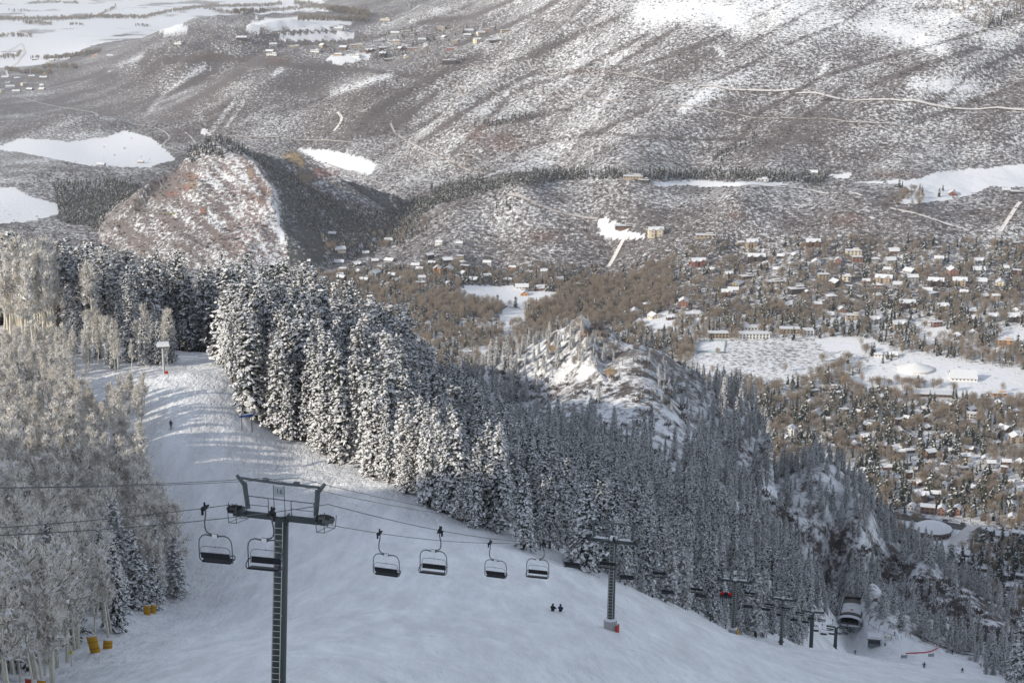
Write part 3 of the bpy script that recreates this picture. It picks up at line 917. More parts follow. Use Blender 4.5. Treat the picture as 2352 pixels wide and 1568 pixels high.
TREES = {}
def make_conifer_kind(key, specs, tm, cm):
    out = []
    for i, sp in enumerate(specs):
        sp = dict(sp); mats_ = [M['rime'], cm[1]] if sp.pop('rime', False) else cm
        V, F, mi = conifer(1000 + hash_key(key) + i * 7, **sp)
        q, _ = trunk_geo(i + hash_key(key), sp['H'] * .96, .012 * sp['H'] + .06, .02, 5, .12, .03)
        out.append(dict(H=sp['H'], trunk=q.mesh('trunk', tm), crown=np_mesh('crown', V, F, mats_, mi), whole=join_mesh('tree', q, V, F, mi, tm, mats_)))
    TREES[key] = out
def hash_key(k): return sum(ord(c) * (i + 3) for i, c in enumerate(k)) % 500
make_conifer_kind('spruce', [dict(H=14, R0=2.2, bare=.12), dict(H=16, R0=2.3, top_pow=.6, bare=.16), dict(H=12, R0=2.3, top_pow=.85), dict(H=18, R0=2.7, bare=.10), dict(H=15, R0=2.0, top_pow=.65, bare=.08), dict(H=13, R0=2.9, snow=.95), dict(H=17, R0=2.4, snow=.8, bare=.12), dict(H=14, R0=1.7, top_pow=.55, bare=.14, rime=True, droop=.9), dict(H=16, R0=3.0, top_pow=.6, bare=.05, snow=.97), dict(H=11, R0=1.5, top_pow=.8), dict(H=15, R0=2.5, top_pow=.55, bare=.1, rime=True)],
                  M['bark'], [M['needles'], M['tree_snow']])
make_conifer_kind('pine', [dict(H=18, R0=2.0, bare=.42, pine=True, dz=.5, snow=.75), dict(H=20, R0=2.3, bare=.5, pine=True, dz=.5, snow=.8), dict(H=17, R0=2.6, bare=.33, pine=True, dz=.5, snow=.8)], M['bark'], [M['needles'], M['tree_snow']])
make_conifer_kind('townspruce', [dict(H=14, R0=2.6, dz=1.1, k=2, size=1.5, snow=.14), dict(H=16, R0=2.4, dz=1.1, k=2, size=1.5, snow=.10), dict(H=11, R0=2.5, dz=1.0, k=2, size=1.5, snow=.2)], M['bark'], [M['needles_far'], M['tree_snow']])
def make_leafless(key, geos, tm, cm):
    TREES[key] = [dict(H=H, trunk=q.mesh('trunk', tm), crown=np_mesh('crown', V, F, cm, mi), whole=join_mesh('tree', q, V, F, mi, tm, cm)) for H, (q, V, F, mi) in geos]
make_leafless('aspen', [(H, aspen_geo(i, H, R)) for i, (H, R) in enumerate([(12, 1.5), (14, 1.7), (13, 1.35), (15, 1.7), (11, 1.6)])], M['aspen_bark'], [M['frost_twig'], M['twig'], M['tree_snow']])
make_leafless('cottonwood', [(H, bare_tree_geo(40 + i, H, R)) for i, (H, R) in enumerate([(11, 4.2), (13, 4.6), (9, 3.6), (12, 3.2)])], M['cotton_bark'], [M['cotton_twig']])
def scrub_mesh(seed, s):
    r = np.random.default_rng(seed); n = 34
    P = r.normal(0, 1, (n, 3)) * np.array([.5, .5, .18]) * s + np.array([0, 0, .35 * s])
    D = r.normal(0, .5, (n, 3)) + np.array([0, 0, .9]); D /= np.linalg.norm(D, axis=1)[:, None]
    V, F = twig_strips(P, D, r.uniform(.5, 1.1, n) * s * .7, r.uniform(.14, .34, n) * s, r)
    V[:, 2] = np.maximum(V[:, 2], -.2)
    return np_mesh('shrub', V, F, [M['scrub']])
SCRUB = [scrub_mesh(5, 2.2), scrub_mesh(6, 2.8), scrub_mesh(7, 1.8)]

def scatter_stuff(name, meshes, x, y, z, scl, rot, idx, label, cat):
    """countless far plants: one object, instanced by geometry nodes"""
    me = bpy.data.meshes.new(name)
    n = len(x)
    me.vertices.add(n); me.vertices.foreach_set("co", np.stack([x, y, z], 1).astype(np.float32).ravel())
    for nm, tp, arr in (("scl", 'FLOAT', scl), ("rotz", 'FLOAT', rot)):
        at = me.attributes.new(nm, tp, 'POINT'); at.data.foreach_set("value", np.asarray(arr, np.float32))
    at = me.attributes.new("pick", 'INT', 'POINT'); at.data.foreach_set("value", np.asarray(idx, np.int32))
    o = bpy.data.objects.new(name, me); link(o)
    ng = bpy.data.node_groups.new(name, 'GeometryNodeTree')
    ng.interface.new_socket("Geometry", in_out='INPUT', socket_type='NodeSocketGeometry')
    ng.interface.new_socket("Geometry", in_out='OUTPUT', socket_type='NodeSocketGeometry')
    N, L = ng.nodes, ng.links
    gi = N.new("NodeGroupInput"); go = N.new("NodeGroupOutput")
    iop = N.new("GeometryNodeInstanceOnPoints")
    L.new(gi.outputs[0], iop.inputs["Points"])
    join = N.new("GeometryNodeJoinGeometry")
    for m_ in reversed(meshes):
        src = bpy.data.objects.new(name + "_source", m_)
        oi = N.new("GeometryNodeObjectInfo"); oi.inputs["Object"].default_value = src; oi.inputs["As Instance"].default_value = True
        L.new(oi.outputs["Geometry"], join.inputs[0])
    L.new(join.outputs[0], iop.inputs["Instance"])
    iop.inputs["Pick Instance"].default_value = True
    def attr(nm, t):
        a = N.new("GeometryNodeInputNamedAttribute"); a.data_type = t; a.inputs["Name"].default_value = nm; return a.outputs["Attribute"]
    L.new(attr("pick", 'INT'), iop.inputs["Instance Index"])
    cx = N.new("ShaderNodeCombineXYZ"); L.new(attr("rotz", 'FLOAT'), cx.inputs[2])
    e2r = N.new("FunctionNodeEulerToRotation"); L.new(cx.outputs[0], e2r.inputs[0]); L.new(e2r.outputs[0], iop.inputs["Rotation"])
    L.new(attr("scl", 'FLOAT'), iop.inputs["Scale"])
    L.new(iop.outputs[0], go.inputs[0])
    md = o.modifiers.new("scatter", 'NODES'); md.node_group = ng
    tag(o, label, cat, None, "stuff")
    return o
# ------------------------------------------------------------------ where the trees stand on the near mountain
def jitter_grid(x0, x1, y0, y1, s, seed):
    r = np.random.default_rng(seed)
    gx, gy = np.meshgrid(np.arange(x0, x1, s), np.arange(y0, y1, s))
    gx = gx.ravel() + r.uniform(-.48, .48, gx.size) * s; gy = gy.ravel() + r.uniform(-.48, .48, gy.size) * s
    return gx, gy, r
KNOB_BARE = [(1255, 905), (1300, 850), (1400, 838), (1450, 880), (1520, 940), (1600, 1000), (1570, 1060), (1440, 1010), (1330, 960), (1230, 960)]
PISTE_LIFT = [(1290, 1290), (1500, 1290), (1960, 1400), (1990, 1500), (1700, 1460)]
KX = np.array([p[0] for p in KNOB]); KY = np.array([p[1] for p in KNOB])
near_trees = []      # dict(kind, x, y, z, H, px, pyb, pyt, wpx)
def plant_near():
    gx, gy, r = jitter_grid(-260, 420, 100, 860, 3.7, 5)
    lx, ly, _ = jitter_grid(-160, -10, 100, 362, 2.35, 6)          # the aspens stand closer together
    k = lx > -.42 * ly - 20
    old = ~((gx < -12) & (gy < 325)) & ~((gx < -76) & (gy < 362))
    gx = np.concatenate([gx[old], lx[k]]); gy = np.concatenate([gy[old], ly[k]])
    keep = np.abs(gx) < .40 * gy + 25
    gx, gy = gx[keep], gy[keep]
    gz = land(gx, gy)
    px, py, dep = project(gx, gy, gz)
    ok = (px > -330) & (px < 2650) & (py < 1900) & ~((px < -40) & (gy > 180) & (gy < 420))      # unseen trees left out here so that sun reaches the grove
    pis = in_poly(px, py, PISTE) & (gy < 560)
    # the lift line stays clear of trees
    ldist = np.abs(gx - (.295 * gy - 40.6)) / 1.043
    lane = (ldist < 4.5) & (gy < 540)
    ok &= ~pis & ~lane
    n = len(gx)
    u1 = r.random(n); u2 = r.random(n); u3 = r.random(n)
    clump = fbm(gx / 22, gy / 22, 3, 77)
    knob_front = in_poly(px, py, KNOB_BARE) & (gy > 480)
    brushy = in_poly(px, py, BRUSHY) & (gy > 480)
    for i in np.nonzero(ok)[0]:
        X_, Y_, P_, Q_ = gx[i], gy[i], px[i], py[i]
        if Y_ > 760 and u1[i] > .8: continue
        left = P_ < 480 and Y_ < (362 if P_ < 170 else 312)
        if left:
            if u1[i] > .72: continue
            edge = P_ > 230 and Q_ > 1050
            conif = u2[i] < .035 or (Q_ > 1330 and u2[i] < .09)
            kind = 'spruce' if conif else 'aspen'
            tall = np.interp(Y_, [150, 250, 285, 325, 340, 362], [1.0, 1.0, .80, .58, .52, .52]) if P_ > 215 else float(np.interp(Y_, [280, 325, 362], [1.0, .8, .58]))
            H = (7 + 5.5 * u3[i]) * max(.7, tall) if conif else (9.0 + 4.0 * u3[i]) * (.6 if u2[i] > .85 else 1) * tall
            if Y_ < 175: H *= 1.12
        elif P_ < 130 and 350 < Y_ < 480:
            if u1[i] > .62: continue
            kind = 'aspen' if u2[i] < .90 else 'pine'; H = 19 + 6 * u3[i]
        elif P_ < 520 or (P_ < 720 and 400 < Y_ < 600):
            if Y_ < 325: continue
            if P_ < 345 and Y_ < 400:
                if u1[i] > (.30 if P_ > 165 else .26) or Y_ < (341 if P_ > 165 else 362): continue
                if P_ < 120: kind = 'aspen' if u2[i] < .86 else 'pine'
                else: kind = 'pine' if u2[i] < .52 else ('aspen' if u2[i] < .7 else 'spruce')
                H = 19 + 5 * u3[i] if kind != 'spruce' else 12 + 6 * u3[i]
                if P_ > 165 and Y_ < 372:
                    kind = 'aspen' if u2[i] < .6 else 'spruce'; H = 7 + 5 * u3[i]
            elif P_ < 520 and Y_ < 410:
                if P_ > 402 or u1[i] > .36 or Y_ < 345: continue
                kind = 'spruce' if u2[i] < .6 else 'aspen'; H = 7 + 6 * u3[i]
            else:
                if Y_ < 410 or (P_ > 520 and Y_ < 440 and P_ < 560): continue
                if u1[i] > .55: continue
                kind = 'spruce' if u2[i] < .8 else 'pine'; H = 19 + 8 * u3[i]
        else:
            if Y_ < 140: continue
            d = .54
            rimed = False
            if knob_front[i]: d = .035
            elif 1180 < P_ < 1385 and 560 < Y_ < 690: d = .9 if (P_ < 1300 or np.min(np.hypot(X_ - KX, Y_ - KY)) > 8) else .0; rimed = True
            elif brushy[i]: d = .13
            elif 1280 < P_ < 1600 and Y_ > 560: d = .24 if np.min(np.hypot(X_ - KX, Y_ - KY)) > 9 else 0
            if clump[i] < .38 and Y_ > 330: d *= .65
            if u1[i] > d: continue
            kind = 'spruce' if u2[i] < .955 else 'pine'
            if P_ < 930 and Y_ < 420: H = 12 + 11 * u3[i] ** .8
            elif P_ < 1150 and Y_ < 430: H = 11.5 + 6 * u3[i]
            elif Y_ > 560 and 1180 < P_ < 1640: H = (4.0 + 3.6 * u3[i]) if rimed else 4.5 + 4.0 * u3[i]
            elif Y_ > 480: H = 6.5 + 6.5 * u3[i]
            else: H = 8.0 + 7.5 * u3[i] ** 1.3
            if u2[i] < .16: H *= .45 + u3[i] * .3
            if kind == 'pine' and P_ > 1000: H *= 1.08
        near_trees.append([kind, X_, Y_, float(gz[i]), float(H), kind == 'spruce' and Y_ > 540 and 1180 < P_ < 1385])
plant_near()
# trees that stand out in the photograph, by the point of their foot, their height and what is said of them
STAND_OUT = [('spruce', 1285, 1243, 13.6, 'broad snow-laden spruce at the piste edge, fullest tree left of the second lift tower'),
    ('spruce', 1092, 1212, 13.0, 'tall snow-flecked spruce at the piste edge below the lift cables'),
    ('spruce', 1205, 1262, 13.2, 'narrow snowy spruce beside the broad spruce left of the second lift tower'),
    ('spruce', 935, 1132, 8.2, 'small pointed spruce plastered with snow standing alone before the dark forest edge'),
    ('spruce', 1528, 1382, 12.6, 'bright snow-covered spruce right of the second lift tower at the piste edge'),
    ('spruce', 750, 1042, 17.5, 'wide heavy spruce drooping with snow at the upper right edge of the piste'),
    ('spruce', 320, 1398, 11.0, 'dark slender spruce in the aspens just above the pair of yellow pads'),
    ('spruce', 405, 1372, 9.6, 'snowy fir at the lower left piste edge, rightmost tree of the aspen grove'),
    ('spruce', 272, 1330, 12.0, 'tall thin spruce with snow clumps rising out of the frosted aspens'),
    ('spruce', 95, 940, 8.5, 'dark round-topped snowy spruce among the aspens on the left slope'),
    ('spruce', 65, 930, 8.0, 'small snow-dusted spruce at the left beside the round-topped one'),
    ('spruce', 2265, 1548, 6.2, 'little snowy spruce clump on the open snow at the lower right corner'),
    ('spruce', 2280, 1549, 5.4, 'low bushy spruce beside the clump in the lower right corner snow'),
    ('pine', 312, 772, 17.0, 'bare-trunked pine with a thin frosted crown in front of the dark conifers'),
    ('pine', 322, 778, 18.0, 'tall leaning pine with few branches left of the snow-capped post')]
standing = []
for kd, px_, py_, H_, lab in STAND_OUT:
    p = hit(px_, py_)
    standing.append((kd, p, H_, lab))
    vx, vy = -p.x / math.hypot(p.x, p.y), -p.y / math.hypot(p.x, p.y)        # keep it clear in front as well
    def _clear(t):
        dx, dy = t[1] - p.x, t[2] - p.y
        along = dx * vx + dy * vy; across = abs(dx * vy - dy * vx)
        return math.hypot(dx, dy) < (2.2 if H_ > 8 else 1.4) or (0 < along < 15 and across < 1.9)
    near_trees[:] = [t for t in near_trees if not _clear(t)]

def pick_proto(kind, H, r, rimed=False):
    T = TREES[kind]
    i = int(r.choice((5, 7, 8, 10))) if rimed else int(r.integers(0, len(T)))
    return i, H / T[i]['H']

def visible_rank(trees):
    """how much of each tree shows in the picture, nearest first; trees and the land in front hide those behind"""
    arr = np.array([[t[1], t[2], t[3], t[4]] for t in trees])
    px, pyb, dep = project(arr[:, 0], arr[:, 1], arr[:, 2])
    _, pyt, _ = project(arr[:, 0], arr[:, 1], arr[:, 2] + arr[:, 3])
    w = arr[:, 3] * .26 / dep * FPX
    order = np.argsort(arr[:, 1])
    cover = np.full(900, 1568.0)
    vis = np.zeros(len(trees))
    for i in order:
        a = int((px[i] - w[i] / 2 + 300) / 4); b = int((px[i] + w[i] / 2 + 300) / 4) + 1
        a = max(a, 0); b = min(b, 900)
        if b <= a or px[i] < -20 or px[i] > 2372: continue
        c = cover[a:b]
        h = np.clip(np.minimum(c, pyb[i]) - pyt[i], 0, None)
        vis[i] = h.sum()
        if trees[i][0] != 'aspen':
            mid = max(0, (b - a) // 5)
            cover[a + mid:b - mid] = np.minimum(c[mid:len(c) - mid] if mid else c, pyt[i] + .25 * (pyb[i] - pyt[i]))
    return vis, px, pyt, pyb

NAME = {'spruce': 'snowy_spruce', 'pine': 'snowy_pine', 'aspen': 'aspen_tree'}
def place_tree(kind, p, H, label, group, r, rimed=False):
    i, s = pick_proto(kind, H, r, rimed)
    T = TREES[kind][i]
    root = empty(NAME[kind], p, r.uniform(0, 6.28), label, {'spruce': 'spruce', 'pine': 'pine', 'aspen': 'aspen'}[kind], group)
    wx = s * r.uniform(.8, 1.25)
    root.scale = (wx, wx * r.uniform(.9, 1.1), s)
    root.rotation_euler[0] = r.normal(0, .025); root.rotation_euler[1] = r.normal(0, .025)
    for nm, me in (('trunk', T['trunk']), ('crown', T['crown'])):
        o = bpy.data.objects.new(nm, me); COL.objects.link(o); o.parent = root
    return root
NEAR_MARKS = [('broad edge spruce', 1285, 1160), ('second lift tower', 1408, 1320), ('third lift tower', 1687, 1385), ('upper skier', 393, 980), ('blue trail sign', 572, 955), ('rocky knob summit', 1340, 745), ('lift station', 1955, 1425), ('snow-capped platform', 378, 800),
    ('nearest tower head', 660, 1120), ('pair of yellow pads', 345, 1400), ('tall leaning yellow pad', 221, 1480), ('small pointed edge spruce', 935, 1095), ('wide heavy spruce', 750, 900), ('crest of the piste', 440, 850), ('fourth lift tower', 1795, 1400), ('upper snow-topped platform', 561, 870), ('red net', 2150, 1520), ('round-topped snowy spruce', 95, 905), ('thin grove spruce', 272, 1240), ('fir at the grove corner', 405, 1310), ('leaning bare pine', 318, 700), ('upper left edge', 0, 690), ('left cable end', 0, 1120), ('bottom left corner', 20, 1560), ('small yellow pad', 362, 1140), ('lower left edge', 0, 1330), ('orange rock patch', 1264, 795)]
def near_label(kind, px, py, Y, H, pyt):
    """which tree it is: its build, its stand, and the nearest thing one can find"""
    tall = 'tall' if H > 14 else ('short' if H < 8 else 'middling')
    mid = (pyt + py) / 2
    mk = min(NEAR_MARKS, key=lambda l: math.hypot(px - l[1], (mid - l[2]) * 1.2))
    dx, dy = px - mk[1], mid - mk[2]
    d = math.hypot(dx, dy)
    rel = ('left of' if dx < 0 else 'right of') if abs(dx) > abs(dy) * 1.1 else ('above' if dy < 0 else 'below')
    how = 'close ' if d < 45 else ('' if d < 110 else ('well ' if d < 200 else 'far '))
    place = f"{how}{rel} the {mk[0]}"
    if kind == 'aspen':
        if Y > 340: return f"{tall} pale aspen of the upper stand {place}", 'tall aspens of the left stand'
        lit = 'sunlit' if py < 1120 else 'shaded'
        return f"{tall} frosted {lit} aspen {place}", 'aspens of the left grove'
    if kind == 'pine':
        return f"{tall} bare-stemmed snowy pine {place}", 'snowy pines near the piste'
    edge = Y < 340 and px > 520 and in_poly(np.array([px - 26.0]), np.array([py + 16.0]), PISTE)[0]
    if px < 480 and Y < 340: adj, grp = 'snowy spruce among the aspens', 'spruces among the aspens'
    elif px < 720 and Y > 390: adj, grp = 'dark snow-flecked spruce behind the crest', 'spruces beyond the piste crest'
    elif px < 1010 and Y < 420: adj, grp = 'sunlit snow-white spruce' + (' at the piste edge' if edge else ''), 'sunlit spruces right of the upper piste'
    elif 1180 < px < 1640 and Y > 480: adj, grp = 'small snowy spruce on the knob', 'spruces on the rocky knob'
    else: adj, grp = 'shaded snow-flecked spruce' + (' at the piste edge' if edge else ''), 'spruces below the piste edge'
    return ' '.join(f"{tall} {adj} {place}".split()[:16]), grp
def grow_near():
    r = np.random.default_rng(3)
    for kd, p, H_, lab in standing:
        place_tree(kd, p, H_, lab, None, r)
    vis, px, pyt, pyb = visible_rank(near_trees)
    used = {'spruce': sum(1 for s in standing if s[0] == 'spruce'), 'pine': sum(1 for s in standing if s[0] == 'pine'), 'aspen': 0}
    rest = {'spruce': [], 'pine': [], 'aspen': []}
    for i in np.argsort(-vis):
        t = near_trees[i]
        k = t[0]
        if used[k] < 298 and vis[i] > 10:
            used[k] += 1
            lab, grp = near_label(k, px[i], pyb[i], t[2], t[4], pyt[i])
            place_tree(k, (t[1], t[2], t[3]), t[4], lab, grp, r, t[5])
        else:
            rest[k].append(t)
    for k, nm, lab in (('spruce', 'spruce_forest', 'dense snowy spruce forest covering the mountainside'), ('pine', 'pine_forest', 'snowy pines scattered through the mountainside forest'), ('aspen', 'aspen_grove', 'frosted aspen grove filling the slope left of the piste')):
        T = rest[k]
        if not T: continue
        a = np.array([[t[1], t[2], t[3], t[4]] for t in T])
        pi = r.integers(0, len(TREES[k]), len(T))
        if k == 'spruce': pi = np.where(np.array([t[5] for t in T]), r.choice((5, 7, 8, 10), len(T)), pi)
        hs = np.array([q['H'] for q in TREES[k]])[pi]
        scatter_stuff(nm, [q['whole'] for q in TREES[k]], a[:, 0], a[:, 1], a[:, 2], a[:, 3] / hs, r.uniform(0, 6.28, len(T)), pi, lab, k + ' forest' if k != 'aspen' else 'aspen grove')
    print('near trees', used, {k: len(v) for k, v in rest.items()})
grow_near()
# low brush on the shaded flank above the town and among the trees
def near_brush():
    gx, gy, r = jitter_grid(-120, 420, 300, 980, 2.6, 15)
    k = np.abs(gx) < .36 * gy
    gx, gy = gx[k], gy[k]; gz = land(gx, gy)
    px, py, _ = project(gx, gy, gz)
    br = in_poly(px, py, BRUSHY) & (gy > 470)
    kn = (px > 1180) & (px < 1650) & (gy > 480) & (gy < 720)
    u = r.random(len(gx)); cl = fbm(gx / 14, gy / 14, 3, 5)
    dens = np.where(br, .95 * sstep(.28, .5, cl), np.where(kn, .30 * sstep(.4, .65, cl), np.where(gy > 640, .4, 0)))
    pis = in_poly(px, py, PISTE) & (gy < 560)
    m = (u < dens) & ~pis
    n = m.sum()
    scatter_stuff('brush', SCRUB, gx[m], gy[m], gz[m], r.uniform(.35, .95, n), r.uniform(0, 6.28, n), r.integers(0, 3, n), 'leafless brush on the shaded flank above the town', 'brush')
near_brush()
# ------------------------------------------------------------------ roads and tracks
M['track'] = mat('snowy_track', (.70, .66, .62), 0.8, var=.12, scale=.05)
M['earth_track'] = mat('earth_track', (.48, .44, .41), 0.9, var=.2, scale=.05)
M['asphalt'] = mat('wet_asphalt', (.085, .078, .07), 0.7, var=.2, scale=.08)
M['street_snow'] = mat('packed_street_snow', (.60, .58, .56), 0.8, var=.1, scale=.1)
def resample(pts, step):
    out = [Vector(pts[0])]
    for a, b in zip(pts[:-1], pts[1:]):
        a, b = Vector(a), Vector(b); n = max(1, int((b - a).length / step))
        out += [a.lerp(b, (i + 1) / n) for i in range(n)]
    return out
def smooth_xy(P, k=3):
    for _ in range(k):
        P = [P[0]] + [(P[i - 1] + P[i] * 2 + P[i + 1]) / 4 for i in range(1, len(P) - 1)] + [P[-1]]
    return P
def road(name, pts, width, m, lift=.35, step=14.0, wob=0.0):
    P = smooth_xy([Vector((p.x, p.y, 0)) for p in resample(pts, step)], 4)
    V = []; n = len(P)
    for i in range(n):
        d = (P[min(n - 1, i + 1)] - P[max(0, i - 1)]).normalized()
        s = Vector((-d.y, d.x, 0)) * width / 2 * (1 + wob * math.sin(i * 1.7) * .5)
        for k in (-1, -.33, .33, 1): V.append(P[i] + s * k)
    xs = np.array([v.x for v in V]); yv = np.array([v.y for v in V]); zs = land(xs, yv)
    zs = zs.reshape(n, 4); zs = np.maximum(zs, zs.mean(1, keepdims=True) - .1) + lift
    VV = np.stack([xs, yv, zs.ravel()], 1)
    F = [(i * 4 + k, i * 4 + k + 1, i * 4 + k + 5, i * 4 + k + 4) for i in range(n - 1) for k in range(3)]
    me = np_mesh(name, VV, np.array(F), [m], smooth=True)
    o = bpy.data.objects.new(name, me); link(o); o["kind"] = "structure"
    return o
def pix_road(name, pp, width, m, lift=.5, ymin=980.0, **k):
    return road(name, hits(pp, ymin), width, m, lift, **k)
MAIN_STREET = [(1940, 1164), (1974, 1171), (2055, 1185), (2163, 1200), (2262, 1220), (2352, 1241), (2440, 1262)]
pix_road('road', MAIN_STREET, 13, M['asphalt'], .25)
pix_road('road', [(2235, 1208), (2213, 1222), (2190, 1249), (2154, 1284)], 9, M['street_snow'], .3)
for pp in ([(1602, 199), (1660, 206), (1735, 211), (1800, 208), (1825, 206)], [(1825, 216), (1900, 222), (2009, 234), (2139, 243), (2250, 251), (2352, 257), (2420, 260)]):
    pix_road('track', pp, 9, M['track'], 1.0)
for pp in ([(1077, 148), (1150, 157), (1221, 164), (1321, 166), (1365, 176), (1505, 188), (1602, 189)], [(1048, 194), (1120, 202), (1185, 209), (1285, 218), (1437, 234)], [(1530, 247), (1700, 262), (1800, 272), (1950, 285), (2140, 300)]):
    pix_road('track', pp, 4.5, M['earth_track'], .9)
for pp in ([(36, 220), (80, 234), (126, 245), (216, 259), (260, 272), (306, 284), (350, 292), (378, 302), (392, 317), (385, 326), (367, 331), (385, 342), (425, 351)], [(752, 378), (800, 394), (846, 410), (890, 428), (911, 443), (895, 458), (905, 474), (922, 486), (911, 504)],
           [(425, 304), (440, 316), (450, 331)], [(504, 313), (570, 316), (648, 317), (720, 321), (800, 328), (830, 330)], [(897, 284), (905, 300), (915, 310), (940, 330), (969, 346), (1005, 360), (1040, 372), (1113, 400)]):
    pix_road('track', pp, 4.5, M['earth_track'], .8)
for pp in ([(774, 259), (792, 268), (785, 285), (767, 302)], [(83, 209), (130, 200), (184, 187)], [(2045, 479), (2117, 497), (2180, 516), (2225, 531)], [(2344, 464), (2325, 490), (2297, 533)], [(1437, 542), (1415, 580), (1397, 614)], [(1700, 428), (1850, 432), (1980, 450)],
           [(470, 300), (478, 308), (484, 312)], [(0, 130), (50, 100), (58, 120), (40, 145), (14, 165), (20, 178)]):
    pix_road('track', pp, 6, M['track'], .8)
for pp in ([(1167, 450), (1210, 462), (1257, 482), (1310, 492), (1372, 504)],):
    pix_road('track', pp, 7, M['earth_track'], .8)
# streets of the old town, snow packed
for pp in ([(1620, 905), (1760, 960), (1880, 1010), (2010, 1060), (2130, 1105), (2260, 1150)], [(2000, 905), (2100, 912), (2230, 916), (2352, 924)], [(2230, 1120), (2280, 1010), (2300, 935)], [(2100, 1100), (2180, 1000), (2220, 920)], [(1960, 1050), (2060, 960), (2095, 905)], [(1560, 870), (1590, 800), (1600, 770), (1640, 730)],
           [(1720, 690), (1830, 700), (1930, 720), (2040, 740)], [(1920, 660), (2010, 690), (2080, 705)]):
    pix_road('street', pp, 8, M['street_snow'], .3)

# ------------------------------------------------------------------ houses
WALLS = {'cream': (.62, .55, .42), 'tan': (.36, .29, .21), 'brown': (.16, .10, .07), 'dark': (.06, .05, .045), 'red': (.22, .10, .075), 'grey': (.30, .30, .30), 'white': (.70, .69, .66), 'brick': (.27, .155, .115), 'orange': (.46, .24, .10), 'green': (.20, .24, .20)}
for k, c in WALLS.items(): M['wall_' + k] = mat('wall_' + k, c, 0.85, var=.12, scale=.5)
M['roof'] = mat('dark_roofing', (.085, .075, .07), 0.8, var=.2)
M['roof_snow'] = mat('roof_snow', (.68, .69, .70), 0.7, var=.12, scale=.4)
M['pane'] = mat('window_glass', (.03, .035, .045), 0.15, var=.3, spec=.6)
M['frame'] = mat('window_trim', (.45, .42, .38), 0.7)
def gable_roof(q, cx, cy, w, d, z, rh, along_x=True, over=.6, th=.22, mat_=0):
    """a pitched slab, open below"""
    if along_x:
        L, S = w / 2 + over, d / 2 + over
        f = lambda a, b, c: (cx + a, cy + b, c)
    else:
        L, S = d / 2 + over, w / 2 + over
        f = lambda a, b, c: (cx + b, cy + a, c)
    e = z - rh * over / (S - over)
    top = z + rh
    for sgn in (-1, 1):
        V = [f(-L, sgn * S, e), f(L, sgn * S, e), f(L, 0, top), f(-L, 0, top), f(-L, sgn * S, e + th), f(L, sgn * S, e + th), f(L, 0, top + th), f(-L, 0, top + th)]
        q.add(V, [(0, 3, 2, 1), (4, 5, 6, 7), (0, 1, 5, 4), (1, 2, 6, 5), (2, 3, 7, 6), (3, 0, 4, 7)], mat_)
